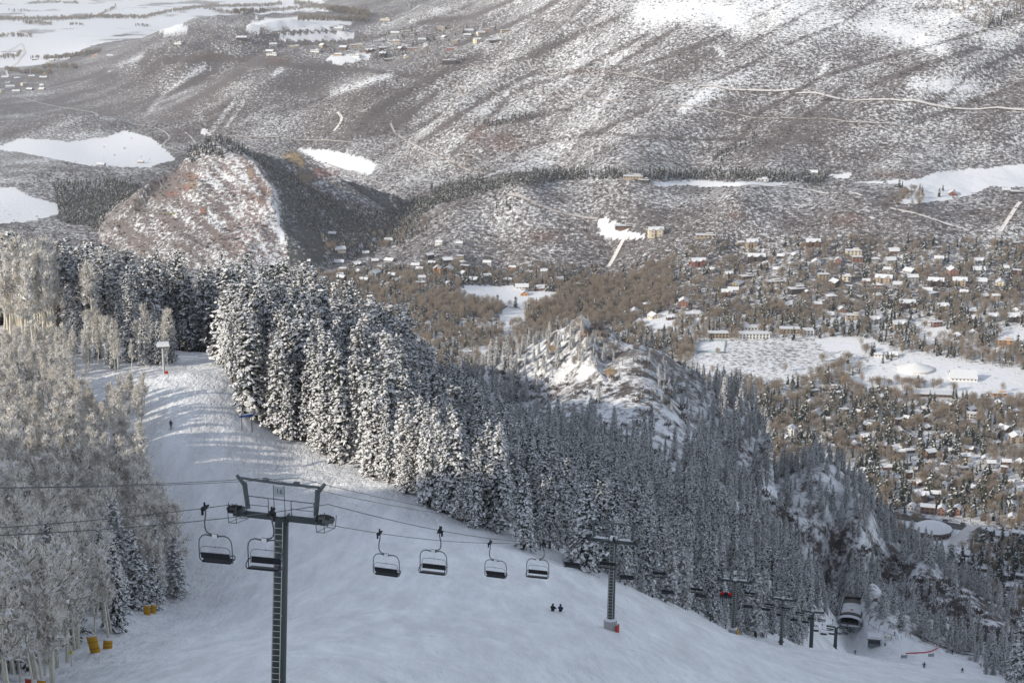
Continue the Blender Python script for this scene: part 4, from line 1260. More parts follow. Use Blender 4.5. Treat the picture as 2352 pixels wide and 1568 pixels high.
def house_meshes(style, w, d, h):
    """wall, roof and snow meshes, and where the windows go"""
    wall, roof, snow = MB(), MB(), MB()
    win = []
    def row(w_, y, h_, n, x0=0, ww=1.4, wh=1.3):
        for i in range(n): win.append((x0 + (i + .5 - n / 2) * w_ / n, y, h_, ww, wh, 0))
    def side(d_, x, h_, n):
        for i in range(n): win.append((x, (i + .5 - n / 2) * d_ / n, h_, 1.3, 1.3, 1))
    st = max(1, int(h / 2.9))
    wall.box((0, 0, h / 2 - 1.5), (w, d, h + 3))
    if style in ('g', 'G'):
        rh = (d if style == 'g' else w) * .30
        gx = style == 'g'
        a, b = (w / 2, d / 2)
        if gx: wall.add([(-a, -b, h), (-a, b, h), (-a, 0, h + rh), (a, -b, h), (a, b, h), (a, 0, h + rh)], [(0, 2, 1), (3, 4, 5)])
        else: wall.add([(-a, -b, h), (a, -b, h), (0, -b, h + rh), (-a, b, h), (a, b, h), (0, b, h + rh)], [(0, 1, 2), (3, 5, 4)])
        gable_roof(roof, 0, 0, w, d, h, rh, gx)
        gable_roof(snow, 0, 0, w, d, h + .25, rh, gx, .5, .35)
        for s in range(st): row(w, -d / 2, 1.6 + s * 2.9, max(2, int(w / 4)))
        side(d, -w / 2, 1.6, max(1, int(d / 5)))
        if not gx: win.append((0, -d / 2, h + rh * .35, 1.2, 1.2, 0))
        ctop = (w * .22, d * .1, h + rh * .9)
    elif style == 'm':       # main ridge with two cross gables
        rh = d * .30; a, b = w / 2, d / 2
        wall.add([(-a, -b, h), (-a, b, h), (-a, 0, h + rh), (a, -b, h), (a, b, h), (a, 0, h + rh)], [(0, 2, 1), (3, 4, 5)])
        gable_roof(roof, 0, 0, w, d, h, rh, True); gable_roof(snow, 0, 0, w, d, h + .25, rh, True, .5, .35)
        for cx, gw, hh in ((-w * .27, w * .26, h * .95), (w * .22, w * .32, h * 1.05)):
            wall.box((cx, -b - 1.2, hh / 2 - 1.5), (gw, 2.6, hh + 3))
            grh = gw * .36; wall.add([(cx - gw / 2, -b - 2.5, hh), (cx + gw / 2, -b - 2.5, hh), (cx, -b - 2.5, hh + grh)], [(0, 1, 2)])
            gable_roof(roof, cx, -b + .6, gw, 6.0, hh, grh, False, .5); gable_roof(snow, cx, -b + .6, gw, 6.0, hh + .25, grh, False, .4, .32)
            win.append((cx, -b - 2.5, 1.7, 2.0, 1.5, 0)); win.append((cx, -b - 2.5, hh * .8, 1.6, 1.4, 0))
        row(w * .25, -b, 1.7, 2); side(d, -w / 2, 1.7, 2)
        ctop = (0, d * .15, h + rh * .9)
    elif style == 'h':
        a, b = w / 2 + .7, d / 2 + .7; rh = d * .24; r_ = max(.5, w / 2 - d / 2)
        for q, dz in ((roof, 0), (snow, .3)):
            k = 1 - dz * .05
            V = [(-a * k, -b * k, h + dz), (a * k, -b * k, h + dz), (a * k, b * k, h + dz), (-a * k, b * k, h + dz), (-r_, 0, h + rh + dz), (r_, 0, h + rh + dz)]
            q.add(V, [(0, 1, 5, 4), (1, 2, 5), (2, 3, 4, 5), (3, 0, 4), (3, 2, 1, 0)])
        for s in range(st): row(w, -d / 2, 1.6 + s * 2.9, max(2, int(w / 4)))
        side(d, -w / 2, 1.6, 2)
        ctop = (w * .2, 0, h + rh)
    else:                     # flat roofs: 'f' plain, 'c' row of flats
        roof.box((0, 0, h + .18), (w + 1.2, d + 1.2, .35)); snow.box((0, 0, h + .36 + .2), (w + .8, d + .8, .4), taper=.985)
        n = max(3, int(w / (3.6 if style == 'c' else 5)))
        for s in range(st): row(w, -d / 2, 1.6 + s * 2.9, min(n, 9), ww=2.0 if style == 'c' else 2.4, wh=1.6)
        side(d, -w / 2, 1.6, 2)
        if style == 'c':
            for i in range(min(n, 9) + 1): wall.box((-w / 2 + i * w / min(n, 9), -d / 2 - .5, h / 2), (.3, 1.0, h - .1))
        if style == 'f' and w > 14: 
            wall.box((w * .2, d * .1, h + 1.2), (w * .35, d * .5, 2.2)); snow.box((w * .2, d * .1, h + 2.5), (w * .38, d * .55, .4))
        ctop = (w * .3, d * .2, h + .3)
    return wall, roof, snow, win, ctop, st
UNIT_WIN = MB().box((0, 0, 0), (1, .16, 1)).mesh('window', M['pane'])
UNIT_SIDE = MB().box((0, 0, 0), (.16, 1, 1)).mesh('window', M['pane'])
CHIM = {k: MB().box((0, 0, .4), (.9, .9, 2.6)).box((0, 0, 1.85), (1.0, 1.0, .25), 1).mesh('chimney', [M['wall_' + k], M['roof_snow']]) for k in ('brick', 'grey')}
_HM = {}
def build_house(p, w, d, h, style, colour, rz, label, group=None, cat='house', name=None, wins=True):
    key = (style, round(w / 2) * 2, round(d / 2) * 2, round(h * 2) / 2)
    if key not in _HM:
        wall, roof, snow, win, ctop, st = house_meshes(style, *key[1:])
        _HM[key] = dict(wall=wall, roof=roof.mesh('roof', M['roof']), snow=snow.mesh('snow_cover', M['roof_snow']), win=win, ctop=ctop, walls={})
    H_ = _HM[key]
    if colour not in H_['walls']: H_['walls'][colour] = H_['wall'].mesh('wall', M['wall_' + colour])
    root = empty(name or (colour + '_house' if cat == 'house' else cat.replace(' ', '_')), p, rz, label, cat, group)
    o = bpy.data.objects.new('wall', H_['walls'][colour]); link(o, root)
    rf = bpy.data.objects.new('roof', H_['roof']); link(rf, root)
    link(bpy.data.objects.new('snow_cover', H_['snow']), rf)
    if wins:
        for (x, y, z, ww, wh, s) in H_['win']:
            o = bpy.data.objects.new('window', UNIT_SIDE if s else UNIT_WIN); link(o, root)
            o.location = (x, y, z); o.scale = (1, ww, wh) if s else (ww, 1, wh)
    if style in 'gGmh' and w > 9:
        o = bpy.data.objects.new('chimney', CHIM['brick' if int(w * 7) % 2 else 'grey']); link(o, rf); o.location = H_['ctop']
    return root
LANDMARKS = [('white tent', 2113, 848), ('fenced rink', 1630, 795), ('row of pale flats', 1775, 765), ('snow-covered main road', 2150, 1195), ('snowy playing field', 1120, 680), ('rocky knob', 1340, 740), ('red hill', 560, 600), ('bare river trees', 1350, 680),
    ('large hall beside the white tent', 2218, 872), ('long low school', 2150, 906), ('cleared hillside lot', 1420, 535), ('big dome-roofed lodge', 2150, 1220), ('lift station', 1955, 1440), ('hilltop snowfield', 720, 60), ('conifer line of the gorge', 1300, 405), ('brushy bench', 1700, 480)]
HOUSES = []     # px, py, x, y, radius
_LAB = {}
def where(px, py, skip=None):
    best = min((l for l in LANDMARKS if l[0] != skip), key=lambda l: math.hypot((px - l[1]), (py - l[2]) * 1.6))
    dx, dy = px - best[1], (py - best[2]) * 2.2
    dist = math.hypot(dx, dy)
    near_ = 'just ' if dist < 70 else ('' if dist < 170 else 'well ')
    if abs(dx) > abs(dy): rel = 'left of' if dx < 0 else 'right of'
    else: rel = 'behind' if dy < 0 else 'below'
    return f"{near_}{rel} the {best[0]}"
STY = {'g': 'pitched roof', 'G': 'gable facing us', 'm': 'several gables', 'f': 'flat roof', 'c': 'long window row', 'h': 'hipped roof'}
def house_at(px, py, wpx, style, colour, storeys=2, rz=None, label=None, cat='house', depth=None, name=None, r=random, ymin=980.0):
    p = hit(px, py, ymin)
    dep = p.y * CP + (CAM_Z - p.z) * SP
    w = max(6.0, .82 * wpx * dep / FPX)
    d = depth or (min(w * .75, 13) if style not in ('f', 'c') else min(w * .6, 13))
    if style == 'G': w, d = min(w, 13), max(9, min(w, 13) * 1.2)
    h = storeys * 2.9 + .2
    if rz is None: rz = r.uniform(-.35, .35)
    p.y += d * .5; p.z = ground(p.x, p.y) - .1
    if label is None:
        size = 'small' if w < 11 else ('broad' if w > 22 else '')
        lv = {1: 'single-storey', 2: 'two-storey', 3: 'three-storey'}[storeys]
        ww = where(px, py)
        label = ' '.join(f"{size} {lv} {colour} house with {STY[style]} {ww}".split())
        if label in _LAB:           # a look-alike near the same thing: say where it lies from its twin
            ox, oy = _LAB[label][-1]
            side = ('right' if px > ox else 'left') if abs(px - ox) > 1.4 * abs(py - oy) else ('nearer' if py > oy else 'farther')
            extra = {'right': 'right-hand', 'left': 'left-hand', 'nearer': 'nearer', 'farther': 'farther'}[side]
            label2 = extra + ' ' + label
            if label2 in _LAB: label2 = 'another ' + label2
            _LAB.setdefault(label, []).append((px, py)); label = label2
        _LAB.setdefault(label, []).append((px, py))
        label = ' '.join(label.replace('single-storey', 'low').replace('two-storey ', '').split()[:16])
    HOUSES.append((px, py, p.x, p.y, max(w, d) / 2))
    return build_house(p, w, d, h, style, colour, rz, label, None, cat, name)
def c6(x, y, w): return (1505 + .36 * x, 470 + .36 * y, .36 * w)
def c5(x, y, w): return (752.6 + .36 * x, 470 + .36 * y, .36 * w)
def c3(x, y, w): return (1505 + .36 * x, 1004 + .36 * y, .36 * w)
def c2(x, y, w): return (752.6 + .36 * x, .36 * y, .36 * w)
def c1(x, y, w): return (.36 * x, .36 * y, .36 * w)
LISTED = [(c6(325, 215, 150), 'f', 'tan', 1), (c6(620, 275, 90), 'm', 'tan', 2), (c6(545, 262, 50), 'g', 'tan', 1), (c6(1010, 272, 110), 'm', 'brown', 2), (c6(1268, 345, 115), 'f', 'cream', 3), (c6(1290, 368, 80), 'f', 'brick', 2), (c6(1172, 385, 50), 'G', 'brick', 2),
    (c6(1410, 365, 65), 'h', 'grey', 1), (c6(1525, 316, 85), 'g', 'brown', 1), (c6(1505, 374, 85), 'g', 'grey', 1), (c6(1815, 378, 75), 'm', 'grey', 2), (c6(650, 365, 130), 'm', 'dark', 2), (c6(805, 345, 60), 'g', 'dark', 1), (c6(893, 340, 50), 'G', 'grey', 1),
    (c6(278, 395, 115), 'm', 'red', 2), (c6(358, 432, 60), 'g', 'tan', 1), (c6(590, 474, 110), 'f', 'brown', 1), (c6(905, 570, 115), 'f', 'dark', 2), (c6(975, 575, 40), 'G', 'dark', 1), (c6(1075, 492, 85), 'f', 'tan', 3), (c6(1215, 490, 90), 'f', 'cream', 2),
    (c6(1465, 500, 130), 'm', 'tan', 2), (c6(1645, 496, 85), 'g', 'grey', 2), (c6(1798, 522, 115), 'm', 'dark', 2), (c6(1950, 520, 110), 'm', 'tan', 2), (c6(2085, 508, 90), 'g', 'grey', 1), (c6(2310, 450, 75), 'f', 'brick', 2), (c6(2070, 435, 90), 'g', 'grey', 1), (c6(2235, 420, 60), 'g', 'grey', 1),
    (c6(1127, 602, 80), 'h', 'grey', 1), (c6(1612, 662, 130), 'm', 'brown', 2), (c6(1838, 680, 90), 'm', 'tan', 2), (c6(2018, 696, 80), 'g', 'tan', 1), (c6(2160, 745, 80), 'm', 'grey', 2), (c6(2290, 748, 95), 'm', 'dark', 2), (c6(1265, 738, 100), 'f', 'tan', 2), (c6(1405, 762, 85), 'm', 'grey', 2),
    (c6(1557, 795, 115), 'm', 'tan', 2), (c6(1800, 782, 75), 'f', 'brick', 2), (c6(1945, 862, 70), 'G', 'tan', 1), (c6(2037, 856, 60), 'G', 'grey', 2), (c6(2240, 900, 115), 'f', 'orange', 2), (c6(1435, 975, 80), 'h', 'white', 1), (c6(1520, 975, 80), 'g', 'tan', 1), (c6(40, 810, 70), 'f', 'white', 1),
    (c6(500, 560, 80), 'g', 'grey', 1), (c6(2310, 260, 60), 'f', 'brick', 1), (c6(1110, 720, 80), 'g', 'grey', 1), (c6(2100, 600, 60), 'g', 'grey', 1), (c6(760, 510, 140), 'f', 'tan', 1), (c6(780, 430, 60), 'g', 'grey', 1), (c6(1490, 430, 70), 'g', 'grey', 1),
    (c5(1365, 548, 85), 'g', 'brick', 1), (c5(1255, 582, 52), 'G', 'orange', 1), (c5(1595, 522, 55), 'h', 'grey', 1), (c5(698, 450, 55), 'G', 'orange', 3), (c5(925, 492, 75), 'g', 'dark', 1), (c5(1150, 492, 50), 'g', 'brick', 1), (c5(1480, 490, 60), 'g', 'grey', 1), (c5(370, 525, 90), 'f', 'white', 1),
    (c5(712, 255, 50), 'g', 'white', 1), (c5(840, 262, 50), 'g', 'grey', 1), (c5(75, 320, 85), 'g', 'cream', 1), (c5(385, 240, 60), 'g', 'grey', 1), (c5(75, 380, 70), 'g', 'grey', 1), (c5(560, 400, 60), 'g', 'grey', 1), (c5(860, 380, 50), 'h', 'grey', 1), (c5(1020, 385, 60), 'g', 'white', 1), (c5(300, 370, 50), 'g', 'brown', 1),
    (c5(100, 430, 70), 'g', 'tan', 1), (c5(600, 480, 60), 'g', 'white', 1), (c5(2330, 380, 60), 'f', 'red', 1), (c5(1180, 415, 50), 'g', 'orange', 1), (c5(240, 320, 55), 'g', 'tan', 1), (c5(30, 200, 60), 'g', 'dark', 1), (c5(1380, 440, 60), 'g', 'grey', 1),
    (c2(800, 318, 100), 'f', 'red', 1), (c2(545, 320, 90), 'f', 'brick', 1), (c2(430, 275, 90), 'f', 'tan', 1), (c2(190, 298, 100), 'f', 'tan', 1), (c2(1145, 205, 100), 'f', 'tan', 1), (c2(1075, 272, 100), 'f', 'dark', 1), (c2(1020, 200, 50), 'f', 'brick', 1), (c2(500, 210, 70), 'f', 'tan', 1), (c2(368, 130, 75), 'f', 'cream', 1),
    (c2(810, 272, 50), 'f', 'tan', 1), (c2(600, 268, 60), 'g', 'grey', 1), (c2(320, 275, 70), 'f', 'grey', 1), (c2(70, 198, 70), 'g', 'grey', 1), (c2(545, 145, 50), 'g', 'white', 1), (c2(725, 190, 60), 'f', 'tan', 1), (c2(395, 390, 80), 'f', 'dark', 1), (c2(890, 240, 60), 'g', 'grey', 1), (c2(430, 220, 70), 'g', 'grey', 1),
    (c1(300, 472, 60), 'f', 'orange', 1), (c1(330, 390, 40), 'g', 'tan', 1), (c1(605, 360, 50), 'f', 'orange', 1), (c1(700, 365, 50), 'g', 'grey', 1), (c1(1135, 290, 60), 'f', 'white', 1), (c1(1540, 265, 80), 'g', 'dark', 1), (c1(640, 1060, 60), 'g', 'grey', 1), (c1(895, 1042, 45), 'g', 'tan', 1), (c1(60, 560, 70), 'g', 'white', 1), (c1(100, 590, 60), 'g', 'grey', 1),
    (c1(30, 500, 50), 'g', 'grey', 1), (c1(220, 385, 45), 'g', 'brown', 1), (c1(1735, 355, 80), 'f', 'white', 1), (c1(1880, 300, 80), 'f', 'tan', 1), (c1(1740, 300, 60), 'g', 'grey', 1), (c1(2270, 300, 80), 'f', 'tan', 1), (c1(2010, 335, 70), 'f', 'white', 1), (c1(1720, 340, 60), 'g', 'dark', 1)]
def lower_town():
    Z = lambda x, y, w: (1929 + .18 * x, 1082 + .18 * y, .18 * w)
    L = [(Z(110, 530, 170), 'h', 'brown', 1, 'snow-roofed brown house at the near end of the main road by the forest'), (Z(400, 370, 170), 'g', 'grey', 1, 'grey house with two long snowy roof slopes just above the main road'),
         (Z(160, 310, 130), 'f', 'tan', 2, 'sunlit tan house with a snow-heavy flat roof at the shadow edge'), (Z(1050, 390, 200), 'm', 'dark', 2, 'dark house with several steep snowy gables behind the big brown lodge'), (Z(1230, 370, 150), 'g', 'dark', 2, 'dark steep-roofed house joined to the gabled one above the main road'),
         (Z(1130, 545, 230), 'f', 'brown', 2, 'big brown flat-roofed lodge on the far side of the main road'), (Z(1310, 570, 120), 'G', 'brick', 2, 'brick gable house beside the big brown lodge'), (Z(1510, 570, 120), 'G', 'brick', 2, 'second brick gable house, right of its twin by the main road'),
         (Z(930, 500, 110), 'G', 'white', 1, 'small white snow-covered cottage left of the big brown lodge'), (Z(1050, 1070, 180), 'g', 'brown', 1, 'low brown cabin at the foot of the brushy slope'), (Z(1420, 1200, 220), 'g', 'brown', 1, 'wide snowy-roofed house below the side street'), (Z(1610, 1190, 150), 'g', 'dark', 1, 'dark house with three stepped snowy roofs right of the side street'),
         (Z(1590, 1100, 190), 'g', 'dark', 1, 'dark long house behind the stepped roofs at the side street'), (Z(1840, 1290, 120), 'h', 'brown', 1, 'small hip-roofed house between tall dark spruces at the lower right'), (Z(1850, 1390, 120), 'h', 'red', 1, 'reddish hip-roofed cottage below the small hip-roofed house'), (Z(2090, 1370, 90), 'g', 'dark', 1, 'dark cottage hidden by spruces at the right edge'),
         (Z(2280, 1380, 160), 'f', 'grey', 1, 'low grey flat-roofed house at the right edge below the trees'), (Z(2080, 860, 180), 'g', 'tan', 1, 'tan house with a broad snowy gable right of the road'), (Z(2290, 880, 180), 'f', 'tan', 2, 'tan flat-roofed block at the right edge above the spruces'), (Z(1900, 800, 150), 'g', 'brick', 1, 'small red brick house where the road leaves the picture'),
         (Z(2210, 680, 110), 'G', 'white', 2, 'tall narrow white house by the spruces at the right edge'), (Z(2210, 520, 110), 'G', 'grey', 2, 'grey steep-gabled house at the right edge above the white one'), (Z(2160, 1520, 220), 'f', 'dark', 1, 'low dark house with a wide snowy roof at the right edge above the piste'), (Z(1880, 1440, 100), 'f', 'brown', 1, 'tiny flat snowy-roofed shed below the reddish cottage'),
         (Z(1000, 290, 130), 'f', 'cream', 1, 'cream house with a sunlit snowy roof behind the gabled dark house'), (Z(1340, 270, 80), 'G', 'white', 2, 'bright white sunlit cottage right of the spruces at the shadow edge'), (Z(1330, 130, 120), 'g', 'brick', 1, 'sunlit brick house in the trees above the shadow edge')]
    for (px, py, w), st, col, n, lab in L:
        house_at(px, py, w, st, col, n, random.uniform(-.5, -.1), lab)
    # the dome-roofed lodge
    p = hit(2150, 1238, 980); p.y += 12; p.z = ground(p.x, p.y)
    root = empty('lodge', p, -.3, 'big brown lodge under a wide domed snowy roof beside the main road', 'lodge')
    MB().lathe([(15, -2), (15, 4.6), (14.5, 4.7)], 12).box((-21, 0, 1.3), (20, 12, 6.4)).build('wall', M['wall_brown'], root)
    rf = MB().lathe([(16.6, 4.7), (16.6, 5.1), (11, 8.0), (4, 9.8), (.2, 10.2)], 12).box((-22, 0, 4.8), (20, 13.4, .4)).build('roof', M['roof'], root)
    MB().lathe([(16.2, 5.25), (16.0, 5.6), (11, 8.5), (4, 10.3), (.2, 10.8)], 12).box((-22, 0, 5.25), (19, 12.6, .45)).build('snow_cover', M['roof_snow'], rf)
    for i in range(7):
        a = math.radians(-150 + i * 20)
        o = bpy.data.objects.new('window', UNIT_WIN); link(o, root); o.location = (15.0 * math.cos(a), 15.0 * math.sin(a), 2.2); o.rotation_euler = (0, 0, a + math.pi / 2); o.scale = (2.6, 1, 1.8)
    HOUSES.append((2150, 1238, p.x, p.y, 22))
for (pp, st, col, n) in LISTED:
    house_at(pp[0], pp[1], pp[2], st, col, n)
lower_town()
# particular buildings
house_at(*c6(405, 852, 152), 'c', 'tan', 2, 0.02, 'pale flat-roofed block of flats just behind the fenced rink', 'flats', 12)
house_at(*c6(632, 856, 228), 'c', 'white', 2, 0.0, 'long pale block of flats, longest of the row above the meadow', 'flats', 12)
house_at(*c6(612, 800, 155), 'c', 'white', 1, 0.0, 'low pale block of flats standing behind the longest one', 'flats', 12)
house_at(*c6(862, 825, 158), 'c', 'tan', 2, -.03, 'pale block of flats in the middle right of the row by the meadow', 'flats', 12)
house_at(*c6(980, 835, 76), 'c', 'white', 2, -.03, 'short white block of flats, right end of the row by the meadow', 'flats', 12)
house_at(*c6(235, 715, 185), 'f', 'white', 1, .05, 'long low white building in trees above the fenced rink', 'house', 14)
house_at(*c5(1240, 540, 100), 'g', 'white', 1, 0.0, 'long white barn with a snowy roof behind the playing field', 'barn', 11)
house_at(*c5(2095, 208, 115), 'm', 'cream', 3, .1, 'large cream three-storey house standing alone on the brushy hillside', 'house')
house_at(*c5(1900, 160, 160), 'f', 'brown', 1, .05, 'long low brown modern house above the cleared snowy lot', 'house', 12)
house_at(*c2(775, 412, 110), 'f', 'dark', 2, .0, 'dark house with a row of conifers alone on the hillside spur', 'house', 14)
house_at(*c3(1330, 520, 10), 'f', 'brown', 1, .0, 'small brown roadside shed at the forest edge', 'shed')
house_at(*c6(1775, 1228, 300), 'c', 'brown', 1, -.12, 'very long low brown school building between the white hall and old town', 'school', 14)
house_at(*c6(1125, 1190, 125), 'f', 'brown', 1, -.08, 'long low brown building left of the long school', 'house', 10)
house_at(*c6(2200, 1222, 120), 'f', 'orange', 1, -.05, 'long bright orange low building at the right edge of the old town', 'house', 8)
house_at(*c6(690, 1162, 1), 'g', 'grey', 1, 0, 'tiny snow-covered shed at the meadow edge', 'shed')
house_at(1680 + 0, 905, 30, 'g', 'white', 1, .1, 'white snow-covered house left of the meadow edge by the forest ridge', 'house')
house_at(2375 * .9, 1150, 1, 'g', 'brown', 1, .1, 'tiny brown shed in the spruces beside the main road', 'shed')
for xx, yy, ww, stl, cl in [((1660), 163, 55, 'f', 'dark'), (1455, 412, 55, 'f', 'tan'), (1752, 417, 32, 'f', 'white'), (1870, 1112 * .36 + 2, 24, 'g', 'grey'), (2191, 450, 24, 'G', 'red'), (2345, 445, 50, 'f', 'dark'), (2312, 441, 22, 'g', 'grey'), (1480, 420, 30, 'f', 'dark')]:
    if yy > 200: house_at(xx, yy, ww, stl, cl, 1)
# infill of the old town and of the wooded valley
def infill():
    r = random.Random(21)
    COLS = ['tan', 'grey', 'brown', 'white', 'dark', 'brick', 'cream', 'tan', 'grey', 'brown']
    zones = [([(1650, 915), (1880, 900), (2100, 925), (2352, 935), (2352, 1135), (2120, 1130), (1990, 1130), (1850, 1050), (1700, 960)], 66, (17, 29)), ([(720, 600), (1040, 590), (1250, 640), (1040, 655), (880, 660), (740, 650)], 22, (16, 26)),
             ([(1560, 620), (2352, 600), (2352, 750), (2000, 745), (1640, 700)], 26, (20, 32)), ([(0, 175), (110, 178), (120, 208), (0, 214)], 10, (12, 20)), ([(650, 108), (860, 100), (1100, 72), (1120, 95), (860, 150)], 14, (18, 30)), ([(1420, 700), (1580, 690), (1560, 760), (1480, 770)], 6, (20, 32))]
    for poly, n, (a, b) in zones:
        x0, x1 = min(p[0] for p in poly), max(p[0] for p in poly); y0, y1 = min(p[1] for p in poly), max(p[1] for p in poly)
        t = 0
        while n > 0 and t < 900:
            t += 1
            px, py = r.uniform(x0, x1), r.uniform(y0, y1)
            if not in_poly(np.array([px]), np.array([py]), poly)[0]: continue
            if any(abs(px - q[0]) < 26 and abs(py - q[1]) < 9 for q in HOUSES): continue
            u, w = ray_uw(px, py)
            house_at(px, py, r.uniform(a, b), r.choice('ggGmfhgG'), r.choice(COLS), r.choice((1, 1, 2)), r.uniform(-.7, .7), r=r)
            n -= 1
infill()
# the white tent of the music hall, the hall and the small dome
def tent():
    p = hit(2113, 862, 980); p.y += 22; p.z = ground(p.x, p.y)
    root = empty('tent', p, 0, 'large low white tent with a wide sweeping roof in the snowy park', 'tent')
    M['canvas'] = mat('tent_canvas', (.80, .79, .77), .6, var=.03)
    MB().lathe([(19, -1), (19, 2.0)], 20).build('wall', M['wall_white'], root)
    pr = []
    for i in range(9):
        t = i / 8; pr.append((21 * (1 - t) + .4 * t, 1.9 + 6.0 * t ** 1.3 + .8 * math.sin(t * 3.14)))
    MB().lathe(pr, 20).build('canopy', M['canvas'], root, True)
    q = MB()
    for i in range(10):
        a = i * .628; q.tube([(21 * math.cos(a), 21 * math.sin(a), -.5), (21 * math.cos(a), 21 * math.sin(a), 2.7)], .18, 5)
    q.build('pole', M['frame'], root)
    HOUSES.append((2113, 860, p.x, p.y, 24))
    p = hit(1946, 818, 980); p.y += 3; p.z = ground(p.x, p.y)
    root = empty('dome', p, 0, 'small bright white dome standing alone at the meadow edge', 'dome')
    MB().lathe([(3.6, -.4), (3.7, 1.0), (3.3, 2.8), (2.2, 4.3), (.9, 5.0), (.1, 5.2)], 14).build('shell', M['canvas'], root, True)
    MB().box((0, -3.55, 1.0), (1.3, .5, 2.2)).build('door', M['wall_grey'], root)
tent()
house_at(2218, 876, 70, 'g', 'white', 1, -.15, 'large white hall with a broad low snowy roof right of the white tent', 'hall', 22)
# fence round the rink
def rink():
    c = hits([(1598, 808), (1662, 810), (1666, 783), (1606, 783)], 980)
    M['fence_net'] = mat('green_fence_net', (.22, .30, .29), .8)
    M['fence_post'] = mat('fence_post', (.16, .20, .20), .7)
    root = empty('rink_fence', c[0], 0, 'green netted fence around the snow-covered rink by the flats', 'fence')
    for i in range(4):
        a, b = c[i], c[(i + 1) % 4]
        n = 7
        for k in range(n):
            q = a.lerp(b, k / n); q2 = a.lerp(b, (k + 1) / n)
            z1 = ground(q.x, q.y); z2 = ground(q2.x, q2.y)
            o1 = q - c[0]; o2 = q2 - c[0]
            MB().tube([(o1.x, o1.y, z1 - c[0].z - .3), (o1.x, o1.y, z1 - c[0].z + 2.8)], .10, 5).build('post', M['fence_post'], root)
            dv = (o2 - o1); ln = dv.length; ang = math.atan2(dv.y, dv.x)
            MB().box(((o1.x + o2.x) / 2, (o1.y + o2.y) / 2, (z1 + z2) / 2 - c[0].z + (.8 if i != 3 else 1.2)), (ln, .05, 1.2 if i != 3 else 2), rot=Matrix.Rotation(ang, 3, 'Z')).build('net_panel', M['fence_net'], root)
rink()

# ------------------------------------------------------------------ cars on the main road
def make_car(colour):
    root = empty('parked_car', (0, 0, 0))
    m = mat('car_paint_' + colour[0], colour[1], .35, spec=.5, var=.03)
    P = [(-2.2, .35), (-2.2, .85), (-1.5, .95), (-.9, 1.45), (.7, 1.48), (1.3, .98), (2.1, .85), (2.25, .4)]
    q = MB(); n = len(P)
    V = [(x, -.88 if z < 1.2 else -.70, z) for x, z in P] + [(x, .88 if z < 1.2 else .70, z) for x, z in P]
    q.add(V, [tuple(range(n))[::-1], tuple(range(n, 2 * n))] + [(i, (i + 1) % n, n + (i + 1) % n, n + i) for i in range(n)])
    q.build('body', m, root)
    MB().add([(-.95, -.82, 1.0), (.95, -.82, 1.0), (.62, -.74, 1.40), (-.78, -.74, 1.40), (-.95, .82, 1.0), (.95, .82, 1.0), (.62, .74, 1.40), (-.78, .74, 1.40)], [(0, 1, 2, 3), (7, 6, 5, 4)]).build('side_window', M['pane'], root)
    MB().add([(1.28, -.7, 1.02), (1.28, .7, 1.02), (.78, .62, 1.42), (.78, -.62, 1.42)], [(0, 1, 2, 3)]).build('windscreen', M['pane'], root)
    tyre = mat('tyre', (.02, .02, .02), .9)
    for x in (-1.4, 1.35):
        for y in (-.82, .82):
            w = MB().lathe([(.34, -.11), (.34, .11)], 10, axis='Y').build('wheel', tyre, root); w.location = (x, y, .34)
            rm = MB().lathe([(.19, -.125), (.19, .125)], 8, axis='Y').build('rim', M['frame'], w)
    for y in (-.6, .6):
        MB().box((2.22, y, .68), (.08, .32, .16)).build('headlight', M['frame'], root)
    return root
def cars():
    Zp = lambda x, y: (1929 + .18 * x, 1082 + .18 * y)
    base = {c[0]: make_car(c) for c in (('dark', (.03, .032, .036)), ('grey', (.2, .2, .2)), ('brown', (.10, .07, .055)), ('white', (.6, .6, .6)))}
    L = [(955, 568, 'dark', 'dark car parked above the road in front of the big brown lodge'), (965, 606, 'dark', 'dark car driving in the near lane below the parked one'), (1345, 634, 'dark', 'dark car on the road in front of the brick gable houses'), (1570, 676, 'dark', 'dark car on the road right of the brick gable houses'),
         (725, 537, 'grey', 'grey car on the road left of the big brown lodge'), (640, 520, 'brown', 'brown car behind the grey one near the tall rounded evergreen'), (1740, 692, 'white', 'pale car where the main road nears the right edge'), (1408, 952, 'dark', 'dark car alone on the snowy side street'), (830, 560, 'grey', 'grey car at the roadside snowbank left of the dark parked one')]
    used = set()
    for x, y, c, lab in L:
        p = hit(*Zp(x, y), 980); p.z = ground(p.x, p.y) + .26
        o = base[c] if c not in used else copy_tree(base[c])
        used.add(c)
        o.location = p; o.rotation_euler = (0, 0, -.42 if y < 800 else 1.0)
        tag(o, lab, 'car', 'cars along the main road')
cars()

